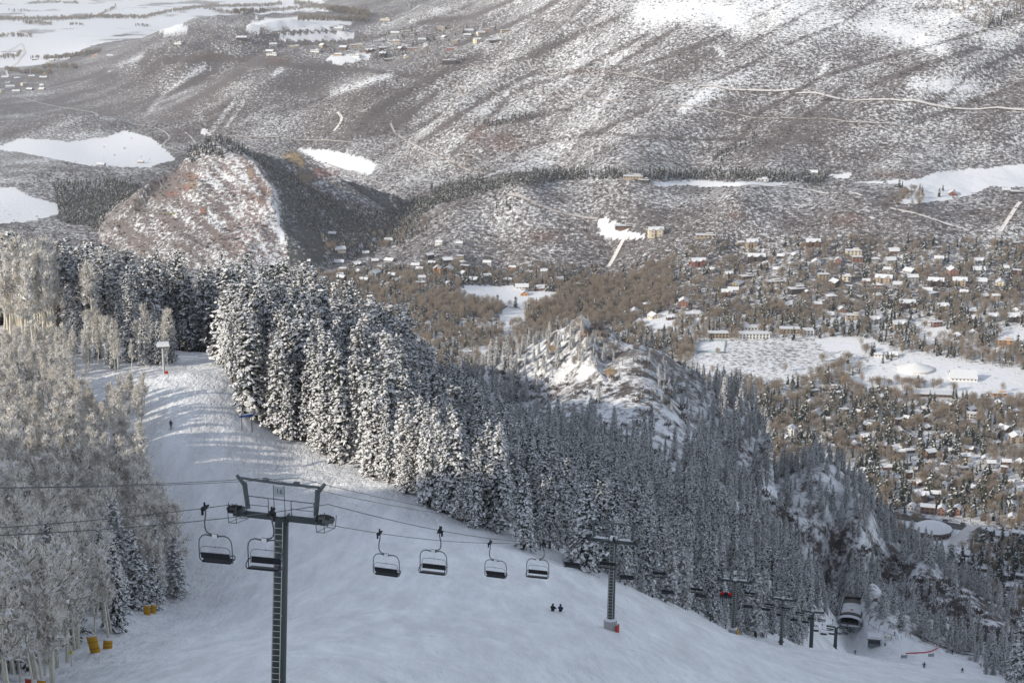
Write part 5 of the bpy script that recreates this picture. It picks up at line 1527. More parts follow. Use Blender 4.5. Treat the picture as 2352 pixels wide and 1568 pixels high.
# ------------------------------------------------------------------ trees of the valley and the far slopes
GORGE = [(915, 490), (960, 474), (1010, 462), (1070, 446), (1120, 432), (1180, 420), (1230, 412), (1300, 407), (1400, 403), (1500, 404), (1600, 404), (1700, 404), (1790, 410), (1890, 412)]
RIVERWOOD = [(940, 700), (1000, 680), (1160, 705), (1130, 755), (1080, 795), (1100, 900), (1230, 880), (1290, 740), (1440, 770), (1560, 690), (1540, 600), (1330, 595), (1300, 660), (1205, 715), (1200, 745), (1140, 760)]
BUTTE_WOOD = [(545, 345), (580, 352), (640, 392), (720, 430), (800, 468), (900, 492), (935, 505), (890, 548), (800, 572), (745, 555), (700, 520), (670, 470), (640, 420), (600, 380)]
valley_trees = {'townspruce': [], 'cottonwood': []}
def plant_valley():
    gx, gy, r = jitter_grid(-1500, 1700, 985, 4700, 7.4, 31)
    k = (np.abs(gx) < .37 * gy) & ((gy < 3400) | (r.random(gx.size) < .5))
    gx, gy = gx[k], gy[k]
    gz = land(gx, gy); px, py, dep = project(gx, gy, gz)
    n = len(gx)
    ps = np.zeros(n); pc = np.zeros(n)
    town = gy < 2060
    cl = fbm(gx / 60, gy / 60, 3, 101); cs = fbm(gx / 45 + 9, gy / 45, 3, 103)
    def put(m, s, c):
        ps[m] = s; pc[m] = c
    put(town, .22, .42)
    put(town & (py > 880) & (px > 1500), .42, .46)
    put(town & (px > 1550) & (py < 770), .34, .36)
    put(town & (px < 1560) & (py < 680), .30, .40)
    put((gy >= 2060) & (gy < 2360) & (py > 545) & (px > 680) & (px < 1380), .26, .40)
    put((gy >= 2060) & (gy < 2330) & (py > 555) & (px >= 1380), .14, .26)
    put(in_poly(px, py, RIVERWOOD) & (gy < 2300), .07, .85)
    mod_s = sstep(.35, .62, cs); mod_c = sstep(.3, .6, cl)
    ps = np.where(town, ps * (.35 + 1.3 * mod_s), ps); pc = np.where(town, pc * (.4 + 1.1 * mod_c), pc)
    gd = poly_dist(px, py, GORGE)
    m = (gd < 9) & (gy > 2050); ps[m] = .85
    for pts, wd, s in [([(1630, 372), (1690, 345), (1735, 322)], 9, .45), ([(1075, 300), (1130, 285), (1215, 270)], 6, .45), ([(1140, 455), (1160, 475), (1130, 490)], 12, .2), ([(900, 505), (960, 480)], 22, .35), ([(2270, 62), (2352, 22)], 8, .8), ([(1000, 440), (1100, 425)], 12, .25), ([(2060, 440), (2160, 452), (2200, 440)], 12, .06),
                       ([(1040, 140), (1080, 136)], 6, .5), ([(560, 80), (660, 84)], 6, .25), ([(20, 205), (60, 200)], 8, .12), ([(180, 60), (150, 48)], 6, .3)]:
        m = (poly_dist(px, py, pts) < wd) & (gy > 2050); ps[m] = np.maximum(ps[m], s)
    m = in_poly(px, py, BUTTE_WOOD) & (gy > 2300); ps[m] = .82
    m = in_poly(px, py, [(425, 350), (470, 318), (510, 318), (570, 350), (530, 368), (480, 360), (440, 375)]) & (gy > 2300); ps[m] = .5
    m = in_poly(px, py, [(120, 425), (250, 415), (330, 425), (240, 500), (230, 530), (140, 510)]) & (gy > 2300); ps[m] = .65
    m = in_poly(px, py, [(740, 550), (900, 520), (960, 500), (1000, 520), (900, 570), (760, 600)]) & (gy > 2200); ps[m] = .45; pc[m] = .2
    m = in_poly(px, py, [(2100, -10), (2352, -30), (2420, 40), (2260, 70), (2240, 50), (2160, 18)]) & (gy > 2300); pc[m] = .55
    m = in_poly(px, py, [(640, 95), (860, 78), (1120, 60), (1180, 80), (880, 150), (760, 130)]) & (gy > 2300); pc[m] = .14; ps[m] = np.maximum(ps[m], .05)
    m = in_poly(px, py, [(1000, 360), (1060, 350), (1120, 400), (1060, 400)]) & (gy > 2300); pc[m] = .25
    m = in_poly(px, py, [(2030, 448), (2120, 430), (2130, 470), (2060, 480)]) & (gy > 2300); pc[m] = .35
    # open ground stays open
    for poly, dv in FIELDS:
        if max(p[1] for p in poly) > 500 and max(p[1] for p in poly) < 1000:
            ins = in_poly(px, py, poly) & (gy < 2300); ps[ins] = 0; pc[ins] = .0 if dv < .2 else .01
    # lines of trees across the meadow
    for pts, wd, s, c in [([(1850, 880), (1890, 866), (1950, 830)], 7, .12, .75), ([(1985, 800), (2000, 812), (2040, 830)], 9, .3, .3), ([(1640, 822), (1690, 805)], 3, .0, .12), ([(1540, 872), (1560, 850), (1580, 800)], 10, .05, .5), ([(2010, 890), (2100, 885), (2200, 895)], 8, .02, .4), ([(2100, 860), (2160, 850)], 4, 0, .2), ([(1800, 775), (1900, 768), (2000, 770), (2120, 800), (2200, 815)], 8, .5, .25)]:
        m = (poly_dist(px, py, pts) < wd) & (gy < 2100); ps[m] = s; pc[m] = c
    hx = np.array([h[2] for h in HOUSES]); hy = np.array([h[3] for h in HOUSES]); hr = np.array([h[4] for h in HOUSES])
    free = np.ones(n, bool)
    for i in range(0, n, 4000):
        dx = gx[i:i + 4000, None] - hx[None]; dy = gy[i:i + 4000, None] - hy[None]
        blk = (np.hypot(dx, dy) < hr[None] + 2.0) | ((np.abs(dx) < hr[None] * .8) & (dy < 0) & (dy > -hr[None] - 13))
        free[i:i + 4000] = ~blk.any(1)
    for rd in (MAIN_STREET, [(2235, 1208), (2213, 1222), (2190, 1249), (2154, 1284)]):
        w = hits(rd, 980); free &= poly_dist(gx, gy, [(v.x, v.y) for v in w]) > 9
    u = r.random(n)
    iss = (u < ps) & free; isc = (u >= ps) & (u < ps + pc) & free
    for key, m, lo, hi in (('townspruce', iss, 8, 18), ('cottonwood', isc, 7, 13)):
        H = r.uniform(lo, hi, n) * np.where(gy > 2300, .85, 1.0) * np.where(in_poly(px, py, BUTTE_WOOD) & (gy > 2300), .8, 1.0)
        if key == 'cottonwood': H = np.where(gy > 3000, H * .7, H)
        valley_trees[key] = [(gx[i], gy[i], gz[i], H[i], px[i], py[i]) for i in np.nonzero(m)[0]]
plant_valley()
def ridge_sight(T):
    """trees the near ridge hides are not shown"""
    return T
def grow_valley():
    r = np.random.default_rng(8)
    for kind, nm, cat, stuff_nm, stuff_lab in (('townspruce', 'dark_spruce', 'spruce', 'valley_spruces', 'dark spruces scattered through the town and far slopes'), ('cottonwood', 'bare_tree', 'bare tree', 'valley_bare_trees', 'leafless brown trees filling the valley and the town')):
        T = valley_trees[kind]
        a = np.array(T)
        # height in the picture, for those in the frame and in front of nothing
        ridge = np.interp(a[:, 4], [0, 560, 700, 1000, 1200, 1335, 1490, 1660, 1800, 1960, 2100, 2230, 2352], [500, 600, 680, 770, 880, 728, 800, 950, 1060, 1165, 1270, 1360, 1440])
        ok = (a[:, 4] > 5) & (a[:, 4] < 2347) & (a[:, 5] < ridge)
        size = np.where(ok, a[:, 3] / a[:, 1], 0)
        order = np.argsort(-size)
        first = order[:298]; rest = order[298:]
        for i in first:
            x, y, z, H, px, py = T[i]
            j = int(r.integers(0, len(TREES[kind]))); t = TREES[kind][j]; s = H / t['H']
            lit = py < 1150
            if kind == 'townspruce':
                lab = f"{'tall' if H > 12 else 'short' if H < 9 else 'medium'} dark {'sunlit' if lit else 'shaded'} spruce {where(px, py)}"
            else:
                lab = f"{'tall' if H > 9.5 else 'low'} leafless brown {'sunlit' if lit else 'shaded'} tree {where(px, py)}"
            root = empty(nm, (x, y, z), r.uniform(0, 6.28), lab, cat, ('dark spruces of the town' if kind == 'townspruce' else 'leafless trees of the town'))
            root.scale = (s * r.uniform(.85, 1.2),) * 2 + (s,)
            for pn in ('trunk', 'crown'):
                o = bpy.data.objects.new(pn, t[pn]); COL.objects.link(o); o.parent = root
        pi = r.integers(0, len(TREES[kind]), len(rest)); hs = np.array([q['H'] for q in TREES[kind]])[pi]
        b = a[rest]
        scatter_stuff(stuff_nm, [q['whole'] for q in TREES[kind]], b[:, 0], b[:, 1], b[:, 2], b[:, 3] / hs, r.uniform(0, 6.28, len(rest)), pi, stuff_lab, cat + 's')
        print(kind, len(T))
grow_valley()
# scrub on the far slopes: countless low bushes
def far_scrub():
    for nm, x0, x1, y0, y1, st, pr, lab in (('hill_scrub', -900, 1250, 2050, 3900, 6.3, 1.0, 'low leafless scrub dotting the snowy hillsides'),):
        gx, gy, r = jitter_grid(x0, x1, y0, y1, st, 44)
        k = np.abs(gx) < .35 * gy; gx, gy = gx[k], gy[k]
        # density straight from the cover layer of the ground sheet
        yi = np.clip(np.searchsorted(ys, gy), 1, len(ys) - 1)
        s = np.clip((gx / (.36 * gy) + 1) / 2 * NS, 0, NS - 1).astype(int) + len(offs)
        dens = COVER[yi, s, 3]
        u = r.random(len(gx)); cl = fbm(gx / 13, gy / 13, 3, 111)
        m = u < np.clip((dens - .16) * 1.5, 0, .95) * sstep(.3, .62, cl) * np.where(gy > 3200, .6, 1)
        m |= (u < .006) & (gy > 2500)
        gx, gy = gx[m], gy[m]; gz = land(gx, gy); n = len(gx)
        print('scrub', n)
        scatter_stuff(nm, SCRUB, gx, gy, gz, r.uniform(.5, 1.25, n), r.uniform(0, 6.28, n), r.integers(0, 3, n), lab, 'scrub')
far_scrub()
# dark bands of riverside trees across the far snowfields
def far_bands():
    bands = [(K1((-40, 128), (380, 126), (640, 112), (940, 116)), 4, 26), (K1((940, 110), (1100, 75), (1300, 48), (1700, 40), (1800, 30)), 3, 20), (K1((640, 105), (680, 80), (740, 52)), 3, 12), (K1((150, 150), (260, 155), (330, 160)), 3, 10), (K1((450, 160), (540, 168)), 1.2, 5),
             (K1((860, 168), (960, 172)), 1.2, 6), (K1((-20, 238), (100, 232), (210, 238)), 3.5, 10), (K1((-20, 372), (100, 372), (130, 345)), 3, 8), (K1((190, 376), (250, 378)), 1, 3), (K1((280, 380), (380, 376), (560, 350), (640, 330)), 2.5, 14), (K1((1680, 80), (1900, 60), (2100, 40)), 3, 14),
             (K1((1880, 22), (2100, 62), (2352, 105)), 6, 40), (K1((1900, 128), (2100, 130), (2352, 140)), 3, 14), (K1((160, 30), (320, 20), (500, 25)), 2, 10), (K1((60, 75), (200, 78)), 1, 3), (K1((270, 440), (420, 430), (500, 440)), 3, 10), (K1((30, 450), (150, 470), (330, 470)), 3, 12), (K1((1300, 60), (1500, 90), (1700, 85)), 2, 10)]
    r = np.random.default_rng(77); PXs = []; PYs = []
    for pts, wd, dens in bands:
        for a, b in zip(pts[:-1], pts[1:]):
            n = int(math.hypot(b[0] - a[0], b[1] - a[1]) * dens * .09) + 2
            t = r.random(n); PXs.append(a[0] + (b[0] - a[0]) * t + r.normal(0, 1, n)); PYs.append(a[1] + (b[1] - a[1]) * t + r.normal(0, wd * .45, n))
    PXs = np.concatenate(PXs); PYs = np.concatenate(PYs)
    u, w = ray_uw(PXs, PYs)
    yy = np.exp(np.linspace(math.log(4400), math.log(11800), 260))
    G = land((np.clip(u, -.37, .37)[:, None] * yy[None]).ravel(), np.repeat(yy[None], len(u), 0).ravel()).reshape(len(u), -1)
    below = (CAM_Z - w[:, None] * yy[None]) <= G
    has = below.any(1); Y = yy[below.argmax(1)]
    x = (u * Y)[has]; y = Y[has]; z = land(x, y); n = len(x)
    pi = r.integers(0, 7, n); ms = [q['whole'] for q in TREES['cottonwood']] + [q['whole'] for q in TREES['townspruce']]
    hs = np.array([q['H'] for q in TREES['cottonwood']] + [q['H'] for q in TREES['townspruce']])[pi]
    scatter_stuff('riverside_trees', ms, x, y, z, r.uniform(9, 16, n) / hs, r.uniform(0, 6.28, n), pi, 'far dark bands of riverside trees across the snowfields', 'far trees')
far_bands()
# ------------------------------------------------------------------ the chairlift
M['tower'] = mat('tower_green_grey', (.060, .072, .070), 0.55, var=.15, scale=.8, spec=.3)
M['steel'] = mat('galvanised_steel', (.115, .128, .13), 0.45, metal=.3, var=.12, scale=2)
M['ladder'] = mat('ladder_steel', (.48, .47, .44), 0.5, metal=.2, var=.1)
M['rubber'] = mat('black_rubber', (.018, .019, .021), 0.8)
M['sheave'] = mat('sheave_green', (.06, .07, .068), 0.6, var=.2)
M['sheave_rim'] = mat('sheave_rim', (.33, .33, .31), 0.5)
M['seat_vinyl'] = mat('black_seat_vinyl', (.012, .013, .015), 0.55, var=.15)
M['plate'] = mat('white_plate', (.78, .78, .76), 0.5, var=.03)
M['sign_grey'] = mat('grey_sign', (.42, .44, .46), 0.6, var=.05)
M['ink'] = mat('dark_ink', (.05, .05, .06), 0.7)
M['concrete'] = mat('concrete_foot', (.34, .34, .33), 0.9, var=.15, scale=1.5, bump=.3)
M['cable'] = mat('steel_cable', (.055, .058, .06), 0.5, metal=.4)
LM, LC = .295, -40.6
ARM_RZ = math.atan2(-LM, 1.0)
def line_x(Y, side=0): return LM * Y + LC + side * 2.765       # side -1 left rope, 1 right rope
ROPE_Z = [(-20, 508), (20, 492.5), (92.1, 466.4), (176, 432.2), (267, 389.5), (336, 356.5), (400, 325.5), (473, 288.5), (524, 267.5)]
def rope_z(Y):
    for (a, za), (b, zb) in zip(ROPE_Z[:-1], ROPE_Z[1:]):
        if a <= Y <= b:
            t = (Y - a) / (b - a)
            return za + (zb - za) * t - 1.9 * ((b - a) / 90) ** 2 * 4 * t * (1 - t)
    return ROPE_Z[-1][1]
def text_mesh(body, size, m, name='lettering'):
    cu = bpy.data.curves.new(name, 'FONT'); cu.body = body; cu.size = size; cu.align_x = 'CENTER'; cu.align_y = 'CENTER'; cu.extrude = .004
    ob = bpy.data.objects.new(name, cu); COL.objects.link(ob)
    dg = bpy.context.evaluated_depsgraph_get()
    me = bpy.data.meshes.new_from_object(ob.evaluated_get(dg)); me.name = name
    bpy.data.objects.remove(ob)
    me.materials.clear(); me.materials.append(m)
    return me

def sheave_train(parent, sx, n=6, pitch=.42):
    """a row of wheels along the rope (local y), on rocker beams"""
    asm = MB()
    for y in (-(n - 2) * pitch / 2, (n - 2) * pitch / 2):
        asm.box((sx + .09, y, -.30), (.05, pitch * 2.1, .16)).box((sx - .09, y, -.30), (.05, pitch * 2.1, .16))
    asm.box((sx + .13, 0, -.46), (.06, (n - 1) * pitch * .8, .2)).box((sx - .13, 0, -.46), (.06, (n - 1) * pitch * .8, .2))
    asm.box((sx, 0, -.55), (.3, .5, .3))
    o = asm.build('sheave_frame', M['sheave'], parent)
    whe = MB().lathe([(.10, -.075), (.235, -.07), (.215, 0), (.235, .07), (.10, .075)], 14, axis='X').mesh('sheave_wheel', M['rubber'])
    hub = MB().lathe([(.20, -.085), (.17, -.10)], 14, axis='X').lathe([(.17, .10), (.20, .085)], 14, axis='X').mesh('wheel_rim', M['sheave_rim'])
    for i in range(n):
        w = bpy.data.objects.new('sheave_wheel', whe); link(w, o); w.location = (sx, (i - (n - 1) / 2) * pitch, -.26 - .012 * abs(i - (n - 1) / 2) ** 2)
    return o
def rail(q, pts, r=.025): q.tube(pts, r, 5)

def make_tower(Y, label, number=None, lean=0.0, foot=True, detail=True, top_frame=True, pole_r=(.40, .44), pad=None, sag=0.0):
    x = line_x(Y); zr = rope_z(Y)
    base = ground(x, Y)
    zt = zr - .45                       # crossarm height
    H = zt - base
    root = empty('lift_tower', (x, Y, base - .3), 0, label, 'lift tower', 'towers of the chairlift')
    root.rotation_euler = Matrix.Rotation(ARM_RZ, 3, 'Z').to_euler()
    tl = math.tan(lean)
    oy = -H * tl                        # the foot stands uphill so that the head is right
    f = lambda a, b, c: (a, b + oy * (1 - c / H), c)
    if foot:
        zb = ground(x, Y + oy) - base
        q = MB(); q.lathe([(.78, zb - .8), (.78, zb + 1.35), (.70, zb + 1.5)], 12, (0, oy, 0)); q.build('concrete_foot', M['concrete'], root)
        s = MB(); s.lathe([(.72, zb + 1.5), (.68, zb + 1.62), (.45, zb + 1.68)], 12, (0, oy, 0)); s.build('snow_cap', M['roof_snow'], root)
    q = MB(); q.tube([f(0, 0, -.3), f(0, 0, H * .5), f(0, 0, H - .05)], [pole_r[1], (pole_r[0] + pole_r[1]) / 2, pole_r[0]], 16)
    if not foot:
        q.lathe([(.62, 1.25), (.66, 1.3), (.66, 1.36), (.5, 1.4)], 14, (f(0, 0, 1.3)[0], f(0, 0, 1.3)[1], 0))
    q.build('pole', M['tower'], root, True)
    if detail:
        lad = MB()
        ang = math.radians(-86)        # the ladder is on the uphill side
        cx, cy = math.cos(ang), math.sin(ang); tx, ty = -cy, cx
        off = pole_r[1] + .14
        za = 2.0 if foot else .4
        for s in (-.25, .25):
            lad.tube([f(cx * off + tx * s, cy * off + ty * s, za), f(cx * (off - .04) + tx * s, cy * (off - .04) + ty * s, H - .15)], .027, 5)
        for k in range(3):
            c = za + (H - za) * (k + .5) / 3
            for s in (-.25, .25): lad.tube([f(cx * off + tx * s, cy * off + ty * s, c), f(cx * .3 + tx * s, cy * .3 + ty * s, c)], .02, 4)
        lo = lad.build('ladder', M['ladder'], root)
        rung = MB().tube([(-.25 * tx, -.25 * ty, 0), (.25 * tx, .25 * ty, 0)], .022, 5).mesh('rung', M['ladder'])
        z = za + .2
        while z < H - .3:
            o = bpy.data.objects.new('rung', rung); link(o, lo); o.location = f(cx * off, cy * off, z); z += .36
    # crossarm
    q = MB()
    q.box((0, 0, H - .02), (4.7, .36, .42)); q.box((0, 0, H - .22), (1.0, .6, .12))
    for s in (-1, 1): q.box((s * 2.45, 0, H + .02), (.5, .8, .3))
    q.build('crossarm', M['tower'], root)
    for a, b in (((-2.3, -.55), (.55, 2.3)) if detail else ()): MB().box(((a + b) / 2, 0, H + .23), (b - a, .36, .14), taper=.93).build('arm_snow', M['roof_snow'], root)
    MB().lathe([(.42, H + .12), (.46, H + .2), (.44, H + .42), (.34, H + .52), (.1, H + .56)], 12).build('snow_cap', M['roof_snow'], root, True)
    for s in (-1, 1):
        sh = sheave_train(root, s * 2.765, 6 if detail else 4); sh.location = (0, 0, H + .45)
        sh.rotation_euler = (math.radians(-22), 0, 0)
        if detail:
            k = MB()
            X = s * 2.765
            for dx in (-.2, .3):
                rail(k, [(X + dx, -.85, H + .85), (X + dx, -1.0, H + .3), (X + dx, -.95, H - .35), (X + dx, .6, H - .62), (X + dx, .8, H - .2), (X + dx, .85, H + .1)], .025)
            rail(k, [(X - .2, -.95, H - .35), (X + .3, -.95, H - .35)], .025); rail(k, [(X - .2, .6, H - .62), (X + .3, .6, H - .62)], .025)
            k.build('catwalk', M['steel'], root)
    if top_frame:
        q = MB()
        hh = H + 2.0
        for s in (-1, 1):
            q.tube([(s * 2.12, 0, H + .1), (s * 2.32, 0, hh - .15)], [.15, .17], 4)
            q.tube([(s * 2.22, 0, hh - .4), (s * 2.78, -.02, hh + .28)], [.16, .10], 4)
        q.build('lifting_post', M['steel'], root)
        b = MB(); b.tube([(-2.75, 0, hh + .12), (0, 0, hh + .02), (2.4, 0, hh + .02)], .085, 8)
        b.box((-.95, 0, hh + .14), (.34, .2, .16)).box((1.0, 0, hh + .14), (.34, .2, .16))
        b.build('lifting_beam', M['steel'], root)
        k = MB()
        rail(k, [(-2.1, -.25, H + 1.15), (0, -.25, H + 1.12), (2.25, -.25, H + 1.1)], .032)
        for s in (-1, 1):
            rail(k, [(s * 2.15, -.25, H + .15), (s * 2.15, -.25, H + 1.05), (s * 2.1, -.25, H + 1.12)], .025)
            rail(k, [(s * .72, -.25, H + .1), (s * .72, -.25, H + 1.02), (s * .76, -.25, H + 1.12)], .028)
            rail(k, [(s * .72, -.25, H + .62), (s * 2.12, -.25, H + .6)], .022)
            rail(k, [(s * .34, -.3, H + .1), (s * .34, -.3, hh - .06), (s * .30, -.3, hh)], .024)
        k.build('handrail', M['steel'], root)
        if number:
            MB().box((0, -.28, H + 1.62), (.60, .02, .60)).build('number_sign', M['sign_grey' if number == '16' else 'plate'], root)
            t = bpy.data.objects.new('number', text_mesh(number, .42, M['ink'])); link(t, root)
            t.location = (0.03, -.296, H + 1.62); t.rotation_euler = (math.pi / 2, 0, 0)
    if pad:
        zb = ground(x, Y + oy) - base
        q = MB()
        for i in range(4 if pad == 'pad_yellow' else 2):
            a0 = math.radians(-35 + i * 28); a1 = math.radians(-35 + (i + 1) * 28)
            P = [(.84 * math.cos(a0), .84 * math.sin(a0) + oy), (.84 * math.cos(a1), .84 * math.sin(a1) + oy), (1.02 * math.cos(a1), 1.02 * math.sin(a1) + oy), (1.02 * math.cos(a0), 1.02 * math.sin(a0) + oy)]
            q.add([(p[0], p[1], zb - .2) for p in P] + [(p[0], p[1], zb + (1.35 if pad == 'pad_yellow' else .95)) for p in P], [(3, 2, 1, 0), (4, 5, 6, 7), (0, 1, 5, 4), (1, 2, 6, 5), (2, 3, 7, 6), (3, 0, 4, 7)])
        q.build('crash_pad', M[pad], root)
    return root
M['pad_yellow'] = mat('yellow_foam_pad', (.55, .30, .03), 0.75, var=.12, scale=1.5)
M['pad_red'] = mat('red_foam_pad', (.42, .05, .03), 0.75, var=.12, scale=1.5)
make_tower(92.1, 'nearest lift tower with a full-height ladder and rows of sheave wheels', '16', math.radians(7.5), foot=False)
make_tower(176, 'second lift tower on a round concrete foot with snow along its crossarm', None, math.radians(3.5), pad='pad_red')
make_tower(267, 'third lift tower at the forest edge with a yellow pad on its foot', '14', math.radians(3), pad='pad_yellow')
make_tower(336, 'fourth lift tower almost hidden in front of the dark spruces', None, math.radians(3), foot=False, pole_r=(.36, .42))
make_tower(400, 'plain thick lift tower just uphill of the lift station', None, 0, foot=False, detail=False, top_frame=False, pole_r=(.48, .52))
make_tower(473, 'short lift tower right in front of the lift station mouth', None, 0, foot=False, detail=False, top_frame=False, pole_r=(.5, .54))

def rope_path(side, y0, y1, step=4.0, dz=0.0, dx=0.0):
    n = int((y1 - y0) / step)
    return [(line_x(y0 + (y1 - y0) * i / n, side) + dx, y0 + (y1 - y0) * i / n, rope_z(y0 + (y1 - y0) * i / n) + dz) for i in range(n + 1)]
q = MB(); q.tube(rope_path(-1, -20, 524), .024, 6)
q.tube(rope_path(1, -20, 524), .024, 6)
tag(q.build('haul_rope', M['cable']), 'two lines of the haul rope carrying the chairs down the piste', 'rope')
def comm_path(off, y0=-20, y1=336):
    P = []
    tw = [-20, 20, 92.1, 176, 267, 336]
    for a, b in zip(tw[:-1], tw[1:]):
        n = 14
        for i in range(n):
            t = i / n; Y = a + (b - a) * t
            za, zb = [dict(ROPE_Z)[k] + 1.62 for k in (a, b)]
            P.append((line_x(Y) + off, Y, za + (zb - za) * t - 1.1 * ((b - a) / 80) ** 2 * 4 * t * (1 - t)))
    return P
for off, lab in ((-.9, 'thin signal cable along the left of the tower heads above the haul rope'), (1.0, 'thin signal cable along the right of the tower heads above the haul rope')):
    tag(MB().tube(comm_path(off), .017, 5).build('signal_cable', M['cable']), lab, 'cable', 'signal cables over the towers')

def make_chair():
    """origin at the grip; hanger on -x of the seat, seat front towards +y"""
    root = empty('lift_chair', (0, 0, 0))
    g = MB().box((0, 0, .02), (.16, .46, .2)).box((0, -.28, .10), (.10, .2, .14)).box((0, .34, .0), (.09, .3, .11)).box((-.02, .02, .2), (.08, .1, .26)).box((-.16, .0, -.24), (.10, .14, .36)).box((-.14, .05, -.08), (.2, .2, .16))
    g.build('grip', M['rubber'], root)
    MB().tube([(.04, 0, -.05), (.02, 0, -.4), (-.06, 0, -.85), (-.06, 0, -1.15), (0, 0, -1.36), (.14, 0, -1.48), (.34, 0, -1.52)], .043, 8).build('hanger', M['steel'], root, True)
    hx, hz = .52, -1.60
    MB().box((hx, 0, hz), (.34, .1, .22)).build('hub', M['steel'], root)
    pl = MB()
    for s in (-1, 1): pl.box((hx, s * .062, hz), (.30, .02, .22))
    pl = pl.build('number_plate', M['plate'], root)
    b = MB()
    for s in (-1, 1):
        b.tube([(hx + s * .17, 0, hz - .02), (hx + s * .55, 0, hz + .03), (hx + s * .80, 0, hz - .06), (hx + s * .95, 0, hz - .25), (hx + s * 1.0, 0, hz - .5), (hx + s * 1.01, 0, hz - 1.0), (hx + s * 1.01, .02, hz - 1.42), (hx + s * .97, .10, hz - 1.58), (hx + s * .88, .22, hz - 1.66)], [.055, .042, .036, .034, .034, .034, .034, .034, .03], 8)
    b.tube([(hx - .88, .22, hz - 1.66), (hx + .88, .22, hz - 1.66)], .026, 6)
    b.build('bail', M['steel'], root, True)
    z0 = hz - 1.58
    st = MB().box((hx, .22, z0 + .02), (1.72, .50, .10), rot=Matrix.Rotation(math.radians(9), 3, 'X')).build('seat', M['seat_vinyl'], root)
    bk = MB()
    bk.box((hx - .43, -.05, z0 + .38), (.84, .08, .34), rot=Matrix.Rotation(math.radians(9), 3, 'X')).box((hx + .43, -.05, z0 + .38), (.84, .08, .34), rot=Matrix.Rotation(math.radians(9), 3, 'X'))
    bk.build('backrest', M['seat_vinyl'], root)
    for s in (-1, 1):
        MB().tube([(hx + s * .93, -.04, z0 + .45), (hx + s * .96, .16, z0 + .42), (hx + s * .97, .40, z0 + .28), (hx + s * .95, .46, z0 + .12), (hx + s * .90, .40, z0 + .0)], .03, 6).build('armrest', M['rubber'], root)
    MB().tube([(hx - .90, .0, z0 + .20), (hx - .90, -.10, z0 + .75), (hx - .80, -.12, z0 + .90), (hx - .62, -.12, z0 + .95), (hx + .62, -.12, z0 + .95), (hx + .80, -.12, z0 + .90), (hx + .90, -.10, z0 + .75), (hx + .90, .0, z0 + .20)], .017, 6).tube([(hx - .02, -.12, z0 + .88), (hx + .06, -.16, z0 + 1.03)], .014, 4).build('safety_bar', M['steel'], root)
    return root
chair0 = make_chair()
CH_L = [88.6, 114.4, 140.4, 166.8, 193.2, 219.6, 246, 272.4, 298.8, 325.2, 351.6, 378, 404.4, 430.8, 457.2, 484]
CH_R = [84.6, 111.0, 137.6, 164.2, 190.6, 217.0, 243.4, 269.8, 296.2, 322.6, 349, 375.4, 401.8, 428.2, 454.6, 481, 506]
POSN = ['nearest', 'second', 'third', 'fourth', 'fifth', 'sixth', 'seventh', 'eighth', 'ninth', 'tenth', 'eleventh', 'twelfth', 'thirteenth', 'fourteenth', 'fifteenth', 'sixteenth', 'seventeenth']
first = [True]
CHAIR_AT = {}
def hang(Y, side, label):
    o = chair0 if first[0] else copy_tree(chair0)
    first[0] = False
    o.location = (line_x(Y, side), Y, rope_z(Y))
    o.rotation_euler = (0, math.radians(random.uniform(-1.5, 1.5)), ARM_RZ + (math.pi if side > 0 else 0) + math.radians(random.uniform(-3, 3)))
    tag(o, label, 'lift chair', 'chairs hanging on the lift')
    return o
for i, Y in enumerate(CH_L):
    extra = {0: 'left of the nearest tower', 4: 'just right of the second tower', 7: 'beside the third tower'}.get(i, 'before the snow' if i < 4 else 'before the dark spruces')
    CHAIR_AT[('L', i)] = hang(Y, -1, f"{POSN[i]} empty chair on the left rope, back towards us, {extra}")
for i, Y in enumerate(CH_R):
    extra = {0: 'overlapping the nearest tower pole', 3: 'half behind the second tower pole', 6: 'carrying riders in red', 5: 'low over the snow edge'}.get(i, 'before the snow' if i < 4 else 'before the dark spruces')
    CHAIR_AT[('R', i)] = hang(Y, 1, f"{POSN[i]} chair on the right rope, seat towards us, {extra}")

